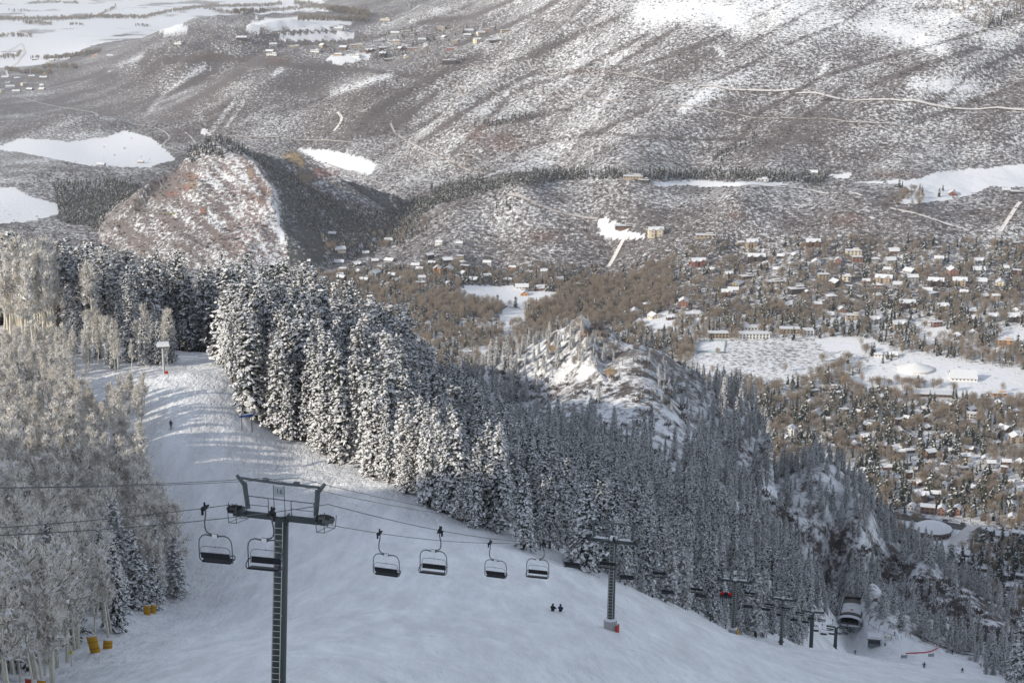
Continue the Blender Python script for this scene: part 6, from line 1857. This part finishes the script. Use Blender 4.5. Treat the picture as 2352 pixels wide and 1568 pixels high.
# ------------------------------------------------------------------ the lower lift station
M['canopy'] = mat('station_canopy', (.085, .075, .055), 0.6, var=.25, scale=.8)
M['station_steel'] = mat('station_steel', (.16, .18, .19), 0.5, var=.15)
M['station_glass'] = mat('station_side_glass', (.12, .12, .09), 0.3, var=.3, scale=.6)
M['dark_inside'] = mat('near_black', (.012, .013, .014), 0.8)
def station():
    Y0 = 524.0; x0 = line_x(Y0); z0 = ground(x0, Y0)
    top = rope_z(524)
    root = empty('lift_station', (x0, Y0, z0), ARM_RZ, 'barrel-roofed lower lift station half covered in snow', 'lift station')
    ez = top - z0 - .6                  # eave height over the ground
    Wd, Ln, rise = 3.9, 19.0, 1.7
    def arc(r, y, zoff=0.0, n=14, a0=0, a1=math.pi):
        return [(-math.cos(a0 + (a1 - a0) * i / n) * Wd * r, y, ez + math.sin(a0 + (a1 - a0) * i / n) * rise * r + zoff) for i in range(n + 1)]
    def shell(y0, y1, r0, r1, a0=0, a1=math.pi, n=14):
        q = MB(); A = arc(r0, y0, 0, n, a0, a1); B = arc(r0, y1, 0, n, a0, a1); C_ = arc(r1, y0, 0, n, a0, a1); D = arc(r1, y1, 0, n, a0, a1)
        V = A + B + C_ + D; m = n + 1; F = []
        for i in range(n):
            F += [(i, m + i, m + i + 1, i + 1), (2 * m + i, 2 * m + i + 1, 3 * m + i + 1, 3 * m + i), (i, i + 1, 2 * m + i + 1, 2 * m + i), (m + i, 3 * m + i, 3 * m + i + 1, m + i + 1)]
        F += [(0, 2 * m, 3 * m, m), (n, m + n, 3 * m + n, 2 * m + n)]
        return q.add(V, F)
    cn = shell(0, Ln, .96, 1.0).build('canopy', M['canopy'], root, True)
    shell(-.6, 1.4, 1.01, 1.07, .15, 2.99).build('snow_cover', M['roof_snow'], cn, True)
    shell(4.0, 12.0, 1.01, 1.06, .62, 2.52).build('snow_cover', M['roof_snow'], cn, True)
    for s in (0, 1):
        a0, a1 = ((0.02, .30), (2.84, 3.12))[s]
        shell(1.2, Ln, 1.01, 1.05, a0, a1, 5).build('snow_ledge', M['roof_snow'], cn, True)
    for k in range(5):
        shell(3.2 + k * 3.6, 3.4 + k * 3.6, 1.0, 1.035, 0, math.pi, 12).build('roof_rib', M['station_steel'], cn)
    for s in (-1, 1):
        for k in range(6):
            MB().box((s * Wd * .97, 1.7 + k * 3.1, ez - .9), (.10, 2.9, 1.7)).build('side_panel', M['station_glass'], root)
    MB().box((0, 9.5, ez - .3), (6.4, 16, 1.4)).box((0, 16.5, ez + .8), (6.2, .3, 2.4)).build('inside_block', M['dark_inside'], root)  # near-black blocks filling the inside behind the front opening
    MB().box((-3.4, -.2, ez - .1), (.9, .5, 2.2)).box((3.4, -.2, ez - .1), (.9, .5, 2.2)).build('end_frame', M['station_steel'], root)
    fl = MB().box((0, -.4, ez - 1.4), (7.2, 1.2, .35)); fl.build('front_beam', M['station_steel'], root)
    MB().box((0, -.45, ez - 1.15), (7.0, 1.1, .18), taper=.9).build('snow_ledge', M['roof_snow'], root)
    for y in (3.5, 13.5):
        MB().box((0, y, ez / 2 - 1), (1.1, 1.6, ez), taper=.8).build('column', M['station_steel'], root)
    MB().lathe([(2.5, -.1), (2.6, 0), (2.5, .1)], 24, (0, 14.0, ez - 1.25)).build('bullwheel', M['rubber'], root)
    ms = MB().tube([(-.2, 6.0, ez + 2.4), (-.2, 6.0, ez + 4.2)], .05, 5).box((-.2, 6.0, ez + 3.2), (1.2, .05, .06)).build('mast', M['frame'], root)
    fp = MB().tube([(.1, 1.5, ez + 2.5), (.1, 1.5, ez + 4.0)], .04, 5).build('flag_pole', M['frame'], root)
    MB().box((.55, 1.5, ez + 3.75), (.8, .03, .4)).build('flag', M['pad_red'], fp)
station()
def at_ground(px, py, ymin=60.0): return hit(px, py, ymin)
def booth():
    p = at_ground(2007, 1487, 380)
    root = empty('operator_booth', p, -.22, 'small lift booth with dark windows under a thick slab of snow', 'booth')
    w = MB().box((0, 1.5, .6), (4.0, 3.0, 1.4)).box((0, 1.5, 2.75), (4.0, 3.0, .3)).box((0, 2.98, 1.8), (4.0, .06, 2.0))
    for x in (-1.93, -.1, 1.93): w.box((x, .06, 1.9), (.12, .12, 2.0))
    w.build('wall', M['station_steel'], root)
    for x in (-1.0, .92): MB().box((x, .05, 1.95), (1.65, .05, 1.3)).build('window', M['pane'], root)
    for y in (.8, 2.2): MB().box((1.98, y, 1.95), (.05, 1.2, 1.2)).build('window', M['pane'], root)
    rf = MB().box((0, 1.5, 3.0), (4.7, 3.8, .2)).build('roof', M['canopy'], root)
    MB().box((0, 1.5, 3.5), (4.6, 3.7, .8), taper=.93).build('snow_cover', M['roof_snow'], rf)
    p = at_ground(2040, 1468, 380)
    root = empty('shelter_table', p, -.2, 'low tan board table with a dusting of snow right of the booth', 'table')
    MB().box((0, 0, .95), (2.4, 1.2, .12)).build('table_top', mat('tan_board', (.40, .27, .12), .8), root)
    MB().box((0, 0, 1.05), (1.8, .8, .1), taper=.8).build('snow_cover', M['roof_snow'], root)
    for x in (-1, 1):
        for y in (-.45, .45): MB().tube([(x, y, -.2), (x, y, .9)], .05, 5).build('leg', M['station_steel'], root)
booth()
# ------------------------------------------------------------------ people
M['skin'] = mat('skin', (.45, .27, .19), .6)
M['jk_black'] = mat('black_jacket', (.022, .024, .030), .8); M['jk_red'] = mat('red_jacket', (.55, .025, .03), .75); M['jk_maroon'] = mat('maroon_jacket', (.10, .02, .025), .8); M['jk_navy'] = mat('navy_jacket', (.03, .04, .07), .8)
M['trousers'] = mat('dark_trousers', (.025, .027, .032), .85); M['gloves'] = mat('gloves', (.02, .02, .02), .8); M['helmet_dark'] = mat('dark_helmet', (.03, .03, .035), .4, spec=.5); M['helmet_white'] = mat('white_helmet', (.75, .75, .75), .4, spec=.5)
M['goggles'] = mat('goggles', (.06, .04, .02), .15, spec=.6); M['ski'] = mat('skis', (.10, .10, .12), .4); M['boots'] = mat('ski_boots', (.05, .05, .055), .5)
POSES = {  # joint places in metres, person looks towards -y, feet at z 0
    'stand': dict(pel=(0, 0, .92), che=(0, -.02, 1.27), nek=(0, -.02, 1.48), hed=(0, -.03, 1.60), shl=(-.19, -.02, 1.41), ell=(-.30, .02, 1.13), hal=(-.33, -.16, .94), shr=(.19, -.02, 1.41), elr=(.30, .02, 1.13), har=(.33, -.16, .94), hil=(-.10, 0, .88), knl=(-.13, -.05, .48), anl=(-.15, .02, .08), hir=(.10, 0, .88), knr=(.13, -.05, .48), anr=(.15, .02, .08)),
    'crouch': dict(pel=(0, .12, .74), che=(0, -.02, 1.06), nek=(0, -.12, 1.25), hed=(0, -.17, 1.36), shl=(-.19, -.06, 1.20), ell=(-.34, .02, .96), hal=(-.36, -.24, .88), shr=(.19, -.06, 1.20), elr=(.34, .02, .96), har=(.36, -.24, .88), hil=(-.10, .10, .71), knl=(-.17, -.17, .42), anl=(-.18, .02, .08), hir=(.10, .10, .71), knr=(.17, -.17, .42), anr=(.18, .02, .08)),
    'arms_out': dict(pel=(0, 0, .90), che=(0, -.02, 1.25), nek=(0, -.02, 1.46), hed=(0, -.04, 1.58), shl=(-.19, -.02, 1.39), ell=(-.46, -.02, 1.25), hal=(-.70, -.10, 1.18), shr=(.19, -.02, 1.39), elr=(.46, -.02, 1.25), har=(.70, -.10, 1.18), hil=(-.10, 0, .86), knl=(-.20, -.05, .48), anl=(-.26, .02, .08), hir=(.10, 0, .86), knr=(.20, -.05, .48), anr=(.26, .02, .08)),
    'sit': dict(pel=(0, 0, .12), che=(0, -.03, .46), nek=(0, -.06, .68), hed=(0, -.09, .80), shl=(-.19, -.04, .61), ell=(-.30, -.12, .36), hal=(-.22, -.36, .30), shr=(.19, -.04, .61), elr=(.30, -.12, .36), har=(.22, -.36, .30), hil=(-.10, -.03, .12), knl=(-.14, -.44, .14), anl=(-.15, -.50, -.32), hir=(.10, -.03, .12), knr=(.14, -.44, .14), anr=(.15, -.50, -.32)),
    'ground_sit': dict(pel=(0, 0, .14), che=(0, -.05, .46), nek=(0, -.10, .66), hed=(0, -.13, .78), shl=(-.19, -.07, .60), ell=(-.28, -.18, .38), hal=(-.18, -.38, .38), shr=(.19, -.07, .60), elr=(.28, -.18, .38), har=(.18, -.38, .38), hil=(-.10, -.03, .14), knl=(-.15, -.38, .46), anl=(-.16, -.70, .10), hir=(.10, -.03, .14), knr=(.15, -.38, .46), anr=(.16, -.70, .10)),
}
BONES = [('pel', 'che', 1), ('che', 'nek', 1), ('nek', 'hed', 0), ('che', 'shl', 1), ('shl', 'ell', 1), ('ell', 'hal', 1), ('che', 'shr', 1), ('shr', 'elr', 1), ('elr', 'har', 1), ('pel', 'hil', 2), ('hil', 'knl', 2), ('knl', 'anl', 2), ('pel', 'hir', 2), ('hir', 'knr', 2), ('knr', 'anr', 2)]
RAD = dict(pel=(.16, .13), che=(.19, .14), nek=(.075, .075), hed=(.10, .115), shl=(.095, .09), shr=(.095, .09), ell=(.068, .068), elr=(.068, .068), hal=(.05, .05), har=(.05, .05), hil=(.115, .115), hir=(.115, .115), knl=(.082, .082), knr=(.082, .082), anl=(.068, .068), anr=(.068, .068))
def body_mesh(pose, jacket):
    J = POSES[pose]
    V = []; E = []; R = []; ix = {}
    for k, p in J.items(): ix[k] = len(V); V.append(p); R.append(RAD[k])
    for a, b, _ in BONES: E.append((ix[a], ix[b]))
    # feet, thumbs and five fingers on each hand
    def chain(root, pts, rr):
        last = ix[root]
        for p, r_ in zip(pts, rr):
            V.append(p); R.append((r_, r_)); E.append((last, len(V) - 1)); last = len(V) - 1
    for s, a in ((-1, 'anl'), (1, 'anr')):
        p = Vector(J[a]); chain(a, [p + Vector((0, -.11, -.03)), p + Vector((0, -.20, -.04))], [.055, .045])
    for s, h, e in ((-1, 'hal', 'ell'), (1, 'har', 'elr')):
        p = Vector(J[h]); d = (p - Vector(J[e])).normalized()
        side = d.cross(Vector((0, 0, 1))).normalized() if abs(d.z) < .95 else Vector((1, 0, 0))
        dn = side.cross(d).normalized()
        for k, (o, L) in enumerate(((-.036, .070), (-.012, .085), (.012, .080), (.036, .062))):
            b = p + d * .055 + side * o
            chain(h, [b, b + d * L * .55 - dn * .012, b + d * L * .75 - dn * .045], [.016, .012, .010])
        b = p + side * .05 * -s + d * .01
        chain(h, [b, b + d * .045 + side * .02 * -s - dn * .02], [.016, .012])
    me = bpy.data.meshes.new('skel'); me.from_pydata([tuple(v) for v in V], E, []); me.update()
    ob = bpy.data.objects.new('skel', me); COL.objects.link(ob)
    sk = ob.modifiers.new('skin', 'SKIN'); sk.use_smooth_shade = True
    for i, sv in enumerate(me.skin_vertices[0].data): sv.radius = R[i]; sv.use_root = (i == ix['pel'])
    sb = ob.modifiers.new('sub', 'SUBSURF'); sb.levels = 1; sb.render_levels = 1
    dg = bpy.context.evaluated_depsgraph_get()
    out = bpy.data.meshes.new_from_object(ob.evaluated_get(dg)); out.name = 'body'
    bpy.data.objects.remove(ob)
    out.materials.clear()
    for m_ in (M['skin'], M[jacket], M['trousers'], M['gloves'], M['boots']): out.materials.append(m_)
    segs = [(Vector(J[a]), Vector(J[b]), c) for a, b, c in BONES]
    for f in out.polygons:
        c = f.center; best = 9; mi = 1
        for a, b, m_ in segs:
            ab = b - a; t = max(0, min(1, (c - a).dot(ab) / ab.length_squared)); d = (c - a - ab * t).length
            if d < best: best = d; mi = m_
        if (c - Vector(J['nek'])).length < .11 and mi == 0: mi = 1
        if min((c - Vector(J['hal'])).length, (c - Vector(J['har'])).length) < .16: mi = 3
        if min((c - Vector(J['anl'])).length, (c - Vector(J['anr'])).length) < .24 and c.z < min(J['anl'][2], J['anr'][2]) + .24: mi = 4
        f.material_index = mi
    return out
_BM = {}
def person(p, rz, pose, jacket, label, helmet='helmet_dark', skis=True, poles=True, board=False, scale=1.0, group=None, tilt=0.0):
    key = (pose, jacket)
    if key not in _BM: _BM[key] = body_mesh(pose, jacket)
    J = POSES[pose]
    root = empty('person', p, rz, label, 'person', group)
    root.scale = (scale,) * 3
    link(bpy.data.objects.new('body', _BM[key]), root)
    h = Vector(J['hed'])
    hm = MB().lathe([(.125, -.02), (.135, .03), (.13, .09), (.10, .15), (.05, .18), (.01, .185)], 12, tuple(h + Vector((0, .01, .0)))).build('helmet', M[helmet], root, True)
    MB().box(tuple(h + Vector((0, -.115, .01))), (.17, .05, .075)).build('goggles', M['goggles'], hm)
    fc = MB()
    fc.box(tuple(h + Vector((0, -.125, -.05))), (.026, .035, .04)).box(tuple(h + Vector((0, -.108, -.09))), (.05, .012, .012)); fc.build('face', M['skin'], root)
    if skis:
        for s, a in ((-1, 'anl'), (1, 'anr')):
            q = Vector(J[a])
            sk_ = MB().tube([(q.x, q.y + .75, q.z - .08), (q.x, q.y - .70, q.z - .08), (q.x, q.y - .88, q.z - .02), (q.x, q.y - .95, q.z + .06)], [.035, .038, .035, .012], 6).build('ski', M['ski'], root)
    if board:
        q = (Vector(J['anl']) + Vector(J['anr'])) / 2
        MB().box((q.x, q.y - .05, q.z - .08), (1.5, .27, .03)).build('snowboard', M['ski'], root)
    if poles:
        for hd in ('hal', 'har'):
            q = Vector(J[hd]); MB().tube([q + Vector((0, -.03, .06)), (q.x * 1.12, q.y + .28, max(.02, q.z - .95) if pose != 'sit' else q.z - .8)], .012, 5).build('ski_pole', M['ski'], root)
    return root
def face_dir(dx, dy): return math.atan2(dx, -dy)       # body looks towards -y; turn so that it looks along (dx,dy)
person(at_ground(393, 985, 250), face_dir(.1, 1), 'stand', 'jk_black', 'lone skier in dark clothes on the upper piste beside the aspens')
person(at_ground(1269, 1404), face_dir(.4, 1), 'ground_sit', 'jk_black', 'left one of two dark figures sitting on the open piste', skis=False, poles=False, group='pair sitting on the piste')
person(at_ground(1287, 1405), face_dir(.2, 1), 'ground_sit', 'jk_navy', 'right one of two dark figures sitting on the open piste', skis=False, poles=False, group='pair sitting on the piste')
person(at_ground(2210, 1544, 380), face_dir(-.2, -1), 'crouch', 'jk_black', 'dark skier gliding down the flat in front of the red net', scale=1.05)
person(at_ground(2187, 1502, 380), face_dir(-.6, -1), 'stand', 'jk_maroon', 'skier in a maroon jacket standing by the rightmost banner')
person(at_ground(2055, 1458, 380), face_dir(-1, -.2), 'crouch', 'jk_red', 'skier in a bright red jacket above the rope barrier', helmet='helmet_white')
person(at_ground(1964, 1503, 380), face_dir(.1, -1), 'arms_out', 'jk_black', 'dark figure with arms spread wide in front of the lift station', skis=False, poles=False)
person(at_ground(2122, 1536, 300), face_dir(.3, 1), 'crouch', 'jk_navy', 'dark snowboarder crouching at the crest of the near snow', skis=False, poles=False, board=True)
person(at_ground(2024, 1486, 380) + Vector((1.2, 0, 0)), face_dir(-1, -.4), 'stand', 'jk_maroon', 'person in red trousers and dark top beside the booth', skis=False, poles=False)
# riders of the seventh uphill chair
def riders():
    ch = CHAIR_AT[('R', 6)]
    mw = Matrix.LocRotScale(ch.location, ch.rotation_euler, (1, 1, 1))
    rz = ch.rotation_euler[2]
    for x, jk, hm, lab in ((-.62, 'jk_red', 'helmet_dark', 'rider in red on the right of the uphill chair by the third tower'), (.0, 'jk_black', 'helmet_white', 'rider in black with a white helmet between the two in red'), (.60, 'jk_red', 'helmet_dark', 'rider in red on the left of the uphill chair by the third tower')):
        p = mw @ Vector((.52 + x, .16, -3.18 + .10))
        person(p, rz + math.pi, 'sit', jk, lab, helmet=hm, poles=False, group='riders on the lift chair')
riders()

# ------------------------------------------------------------------ small things on the snow
M['sign_blue'] = mat('blue_sign', (.05, .13, .36), .6, var=.08); M['sign_teal'] = mat('blue_board', (.06, .15, .24), .6, var=.1); M['post_dark'] = mat('dark_post', (.05, .045, .04), .8); M['banner'] = mat('banner_cloth', (.55, .56, .58), .8, var=.1, scale=2); M['banner_edge'] = mat('banner_edge', (.045, .05, .065), .8)
M['net_red'] = mat('red_net', (.50, .06, .05), .8); M['post_grey'] = mat('pale_post', (.42, .42, .42), .7)
def pad_thing(px, py, w, h, colour, label, tilt=0.0, n=5, snow=True, ymin=60.0):
    """a curved foam pad standing on the snow"""
    p = at_ground(px, py, ymin)
    dep = p.y * CP + (CAM_Z - p.z) * SP
    w = w * dep / FPX; h = h * dep / FPX
    root = empty('crash_pad', p, random.uniform(-.3, .3), label, 'pad', 'foam pads along the left piste edge')
    root.rotation_euler[1] = tilt
    q = MB(); P = []
    for i in range(n + 1):
        a = math.pi * (.15 + .7 * i / n); P.append((-math.cos(a) * w * .56, -math.sin(a) * w * .42))
    inner = [(x * .72, y * .72 + .04) for x, y in P]
    V = [(x, y, -.3) for x, y in P] + [(x, y, -.3) for x, y in inner] + [(x, y, h) for x, y in P] + [(x, y, h * .985) for x, y in inner]
    m = n + 1; F = []
    for i in range(n):
        F += [(i, i + 1, 2 * m + i + 1, 2 * m + i), (m + i, 3 * m + i, 3 * m + i + 1, m + i + 1), (2 * m + i, 2 * m + i + 1, 3 * m + i + 1, 3 * m + i)]
    F += [(0, 2 * m, 3 * m, m), (n, m + n, 3 * m + n, 2 * m + n)]
    q.add(V, F); q.build('foam', M[colour], root)
    st = MB()
    for zz in (.3, .7): st.tube([(x * 1.02, y * 1.02, h * zz) for x, y in P], .02, 4)
    st.build('strap', M['rubber'], root)
    if snow: MB().add([(x * .98, y * .98, h + .005) for x, y in P] + [(x, y, h + .005) for x, y in inner] + [(x * .8, y * .8, h + .12) for x, y in P], [(i, i + 1, 2 * m + i + 1, 2 * m + i) for i in range(n)] + [(2 * m + i, 2 * m + i + 1, m + i + 1, m + i) for i in range(n)]).build('snow_cap', M['roof_snow'], root)
for a in [(221, 1497, 24, 42, 'pad_yellow', 'tall leaning yellow pad at the edge of the aspens', -.18), (247, 1488, 21, 22, 'pad_yellow', 'short yellow pad right of the tall leaning one', .1), (339, 1411, 15, 25, 'pad_yellow', 'left yellow pad of the upper pair under the dark spruce', 0),
          (352, 1408, 12, 23, 'pad_yellow', 'right yellow pad of the upper pair, capped with snow', .1), (72, 1592, 22, 40, 'pad_red', 'red pad at the bottom left corner of the grove', 0), (97, 1590, 21, 34, 'pad_yellow', 'yellow pad beside the red one at the bottom left corner', .05)]:
    pad_thing(*a[:6], tilt=a[6])
def pad_upper():
    for px, py, w, h, lab in ((362, 1148, 9, 12, 'small yellow pad at the aspen edge above the cables'), (340, 1203, 9, 10, 'tiny orange pad in the aspens below the small yellow one')):
        pad_thing(px, py, w, h, 'pad_yellow', lab)
pad_upper()
def platform_post(px, pyb, h_px, w_px, label, tilt, red):
    p = at_ground(px, pyb, 250); dep = p.y * CP + (CAM_Z - p.z) * SP; k = dep / FPX
    H, W = h_px * k, w_px * k
    root = empty('platform_post', p, .2, label, 'post', None)
    MB().tube([(0, 0, -.5), (0, 0, H)], .24, 8).build('pole', M['post_grey'], root)
    MB().tube([(.75, 0, -.3), (.75, 0, H + .6)], .06, 5).build('mast', M['post_grey'], root)
    pl = MB().box((.1, 0, H), (W, W * .8, .14), rot=Matrix.Rotation(tilt, 3, 'Y')).build('platform', M['station_steel'], root)
    MB().box((.1, 0, H + .38), (W * .98, W * .78, .62), taper=.86, rot=Matrix.Rotation(tilt, 3, 'Y')).build('snow_cover', M['roof_snow'], pl)
    if red: MB().box((.55, -.4, .3), (.6, .4, .7)).build('box', M['pad_red'], root)
platform_post(377, 858, 66, 30, 'snow-capped platform on a pole before the dark conifers at the crest', 0.0, True)
platform_post(561, 940, 74, 30, 'snow-capped platform on a pole among the sunlit trees right of the piste', .12, False)
def trail_sign():
    a, b = at_ground(556, 988, 250), at_ground(579, 992, 250)
    root = empty('trail_sign', a, 0, 'wide blue trail sign on two dark posts at the upper right piste edge', 'sign')
    d = b - a
    for o in (Vector((0, 0, 0)), d): MB().tube([o + Vector((0, 0, -.4)), o + Vector((0, 0, 3.3))], .09, 6).build('post', M['post_dark'], root)
    m = d / 2; ang = math.atan2(d.y, d.x)
    MB().box((m.x, m.y, m.z + 3.05), (2.9, .08, .42), rot=Matrix.Rotation(ang, 3, 'Z')).build('board', M['sign_blue'], root)
    MB().box((m.x, m.y, m.z + 3.3), (2.8, .14, .09), rot=Matrix.Rotation(ang, 3, 'Z')).build('snow_cap', M['roof_snow'], root)
trail_sign()
def Zr(x, y): return ((2180 + x / 7.84) * .9408, (1500 + y / 7.84) * .9408)
def lower_things():
    # sign board at the right
    p = at_ground(*Zr(1235, 705), 380)
    root = empty('sign_board', p, .1, 'square blue board of four panels on posts at the trees right of the flat', 'sign')
    for s in (-.45, .45): MB().tube([(s, .05, -.4), (s, .05, 2.9)], .07, 6).build('post', M['post_dark'], root)
    for i in (-1, 1):
        for k in (0, 1): MB().box((i * .36, 0, 1.55 + k * .72), (.66, .06, .64)).build('panel', M['sign_teal'], root)
    # banners
    for i, (x, y, w, rz, lab) in enumerate(((213, 832, 1.85, 0, 'left of three framed banners standing on the flat'), (730, 802, 1.75, .15, 'middle of three framed banners, below the red net'), (1060, 735, 1.6, .25, 'right of three framed banners, beside the skier in maroon'))):
        p = at_ground(*Zr(x, y), 380)
        root = empty('banner', p, rz, lab, 'banner', 'framed banners on the flat')
        MB().box((0, 0, .62), (w, .03, .72)).build('cloth', M['banner'], root)
        f = MB()
        for s in (-1, 1): f.box((s * w / 2, -.01, .55), (.12, .06, 1.3)); f.box((0, -.02, .62 + s * .40), (w, .05, .09))
        f.build('frame', M['banner_edge'], root)
        q = MB(); r = random.Random(i)
        xx = -w * .34
        while xx < w * .34:
            ww = r.uniform(.05, .13); q.box((xx, -.022, .62), (ww, .012, .26)); xx += ww + .05
        q.build('print', M['banner_edge'], root)
    # red net
    pts = [at_ground(*Zr(x, y), 380) for x, y in ((245, 748), (430, 742), (620, 731), (700, 715), (770, 692), (840, 658), (900, 620))]
    root = empty('red_net', pts[0], 0, 'long low red net curving across the flat above the banners', 'net')
    for a, b in zip(pts[:-1], pts[1:]):
        o = (a + b) / 2 - pts[0]; d = b - a
        n = MB(); A, B = a - pts[0], b - pts[0]
        n.add([A + Vector((0, 0, .0)), B + Vector((0, 0, .0)), B + Vector((0, 0, .45)), A + Vector((0, 0, .45)), A + Vector((0, .04, .0)), B + Vector((0, .04, .0)), B + Vector((0, .04, .45)), A + Vector((0, .04, .45))], [(0, 1, 2, 3), (7, 6, 5, 4), (3, 2, 6, 7), (0, 4, 5, 1)])
        n.build('net_panel', M['net_red'], root)
    q = MB()
    for p in pts: q.tube([p - pts[0] + Vector((0, 0, -.3)), p - pts[0] + Vector((0, 0, .75))], .03, 5)
    q.build('post', M['post_dark'], root)
    # rope barrier of the lift queue
    Zs = lambda x, y: ((2020 + x / 11.2) * .9408, (1460 + y / 11.2) * .9408)
    pts = [at_ground(*Zs(x, y), 380) for x, y in ((1120, 760), (1260, 850), (1400, 930), (1560, 990), (1720, 1050), (1870, 1110))]
    root = empty('rope_barrier', pts[0], 0, 'dark rope barrier slanting down from the lift station to the flat', 'barrier')
    for p in pts: MB().tube([p - pts[0] + Vector((0, 0, -.3)), p - pts[0] + Vector((0, 0, 1.1))], .05, 5).build('post', M['post_dark'], root)
    MB().tube([p - pts[0] + Vector((0, 0, 1.0)) for p in pts], .04, 5).build('rope', M['post_dark'], root)
    for i, (x, y) in enumerate(((1925, 1110), (2015, 1115), (2140, 1060), (1660, 880), (1420, 820))):
        p = at_ground(*Zs(x, y), 380)
        root = empty('marker_post', p, 0, ['short dark marker post, first right of the rope barrier', 'tall dark marker post, second right of the rope barrier', 'thin marker post, third right of the rope barrier', 'thin marker post above the rope barrier near the trees', 'thin marker post above the middle of the rope barrier'][i], 'post', 'marker posts by the lift queue')
        MB().tube([(0, 0, -.3), (0, 0, 1.3)], .055, 6).build('pole', M['post_dark'], root)
        MB().box((0, 0, 1.1), (.16, .16, .18)).build('cap', M['pad_red'] if i == 3 else M['post_grey'], root)
    for i, (x, y, lab) in enumerate(((1680, 1010, 'dark post with a slanting red board at the piste edge by the small spruces'), (330, 410, 'dark post with a slanting orange board at the top edge of the flat'))):
        p = at_ground(*Zr(x, y), 380)
        root = empty('warning_post', p, 0, lab, 'post')
        for s in (-.12, .12): MB().tube([(s, 0, -.3), (s, 0, 2.0 - .8 * i)], .05, 5).build('pole', M['post_dark'], root)
        MB().box((-.2, -.08, 1.0), (.9, .05, .18), rot=Matrix.Rotation(.6, 3, 'Y')).build('board', M['net_red'], root)
lower_things()
# yellow tags on aspens
M['tag_yellow'] = mat('yellow_tag', (.62, .50, .06), .6)
for px, py, lab in ((165, 1530, 'yellow square notice on an aspen trunk above the bottom left pads'), (397, 1362, 'small yellow notice on the rightmost trunk of the lower grove')):
    p = at_ground(px, py)
    root = empty('notice', p, .1, lab, 'notice')
    MB().tube([(0, 0, -.3), (0, 0, 2.1)], .07, 6).build('post', M['aspen_bark'], root)
    MB().box((0, -.09, 1.55), (.30, .03, .36)).build('board', M['tag_yellow'], root)
# paraglider over the red hill
def glider():
    p = on_ray(395, 494, 1900)
    root = empty('paraglider', p, -.5, 'yellow-green paraglider wing floating before the red hill', 'paraglider')
    M['wing'] = mat('yellow_green_wing', (.48, .55, .06), .7)
    V = []; F = []; n = 14
    for i in range(n + 1):
        a = (i / n - .5) * 1.9; c = 1.1 * math.sqrt(max(.05, 1 - (2 * i / n - 1) ** 2))
        x, z = 5.2 * math.sin(a), 5.2 * math.cos(a) - 3
        V += [(x, -c, z - .02), (x, -c * .4, z + .25), (x, c, z), (x, 0, z - .10)]
    for i in range(n):
        for k in range(4): F.append((4 * i + k, 4 * i + (k + 1) % 4, 4 * i + 4 + (k + 1) % 4, 4 * i + 4 + k))
    MB().add(V, F).build('wing', M['wing'], root, True)
    q = MB()
    for i in (1, 4, 7, 10, 13): q.tube([V[4 * i + 3], (0, 0, -4.4)], .02, 3)
    q.build('line', M['frame'], root)
    MB().tube([(0, -.3, -4.9), (0, .1, -4.6), (0, .15, -4.1)], [.14, .2, .12], 6).build('harness', M['post_dark'], root)
glider()
# ------------------------------------------------------------------ thin winter haze over the whole valley
def haze():
    lo, hi = float(Zg.min()) - 1.5, max(float(Zg.max()), CAM_Z) + 45.0
    q = MB().box((0, 5500, (lo + hi) / 2), (17000, 17000, hi - lo))
    o = q.build('haze', [])
    o["kind"] = "stuff"
    m = bpy.data.materials.new('haze'); m.use_nodes = True
    N, L = m.node_tree.nodes, m.node_tree.links
    N.clear()
    out = N.new("ShaderNodeOutputMaterial"); v = N.new("ShaderNodeVolumePrincipled")
    v.inputs["Color"].default_value = (.96, .975, 1.0, 1)
    v.inputs["Density"].default_value = 0.000042
    v.inputs["Anisotropy"].default_value = 0.2
    L.new(v.outputs[0], out.inputs["Volume"])
    o.data.materials.append(m)
haze()
# ------------------------------------------------------------------ twins and triplets: say which of them it is
def tell_apart():
    by = {}
    for o in COL.objects:
        if o.parent is None and o.get("label") and o.get("category"): by.setdefault(o["label"], []).append(o)
    for lab, L in by.items():
        n = len(L)
        if n < 2 or n > 5: continue
        P = [float(project(o.location.x, o.location.y, o.location.z)[0]) for o in L]
        words = {2: ['left-hand', 'right-hand'], 3: ['leftmost', 'middle', 'rightmost'], 4: ['leftmost', 'second-from-left', 'third-from-left', 'rightmost'], 5: ['leftmost', 'second-from-left', 'middle', 'second-from-right', 'rightmost']}[n]
        for k, i in enumerate(sorted(range(n), key=lambda j: P[j])):
            L[i]["label"] = ' '.join((words[k] + ' ' + lab).split()[:16])
tell_apart()
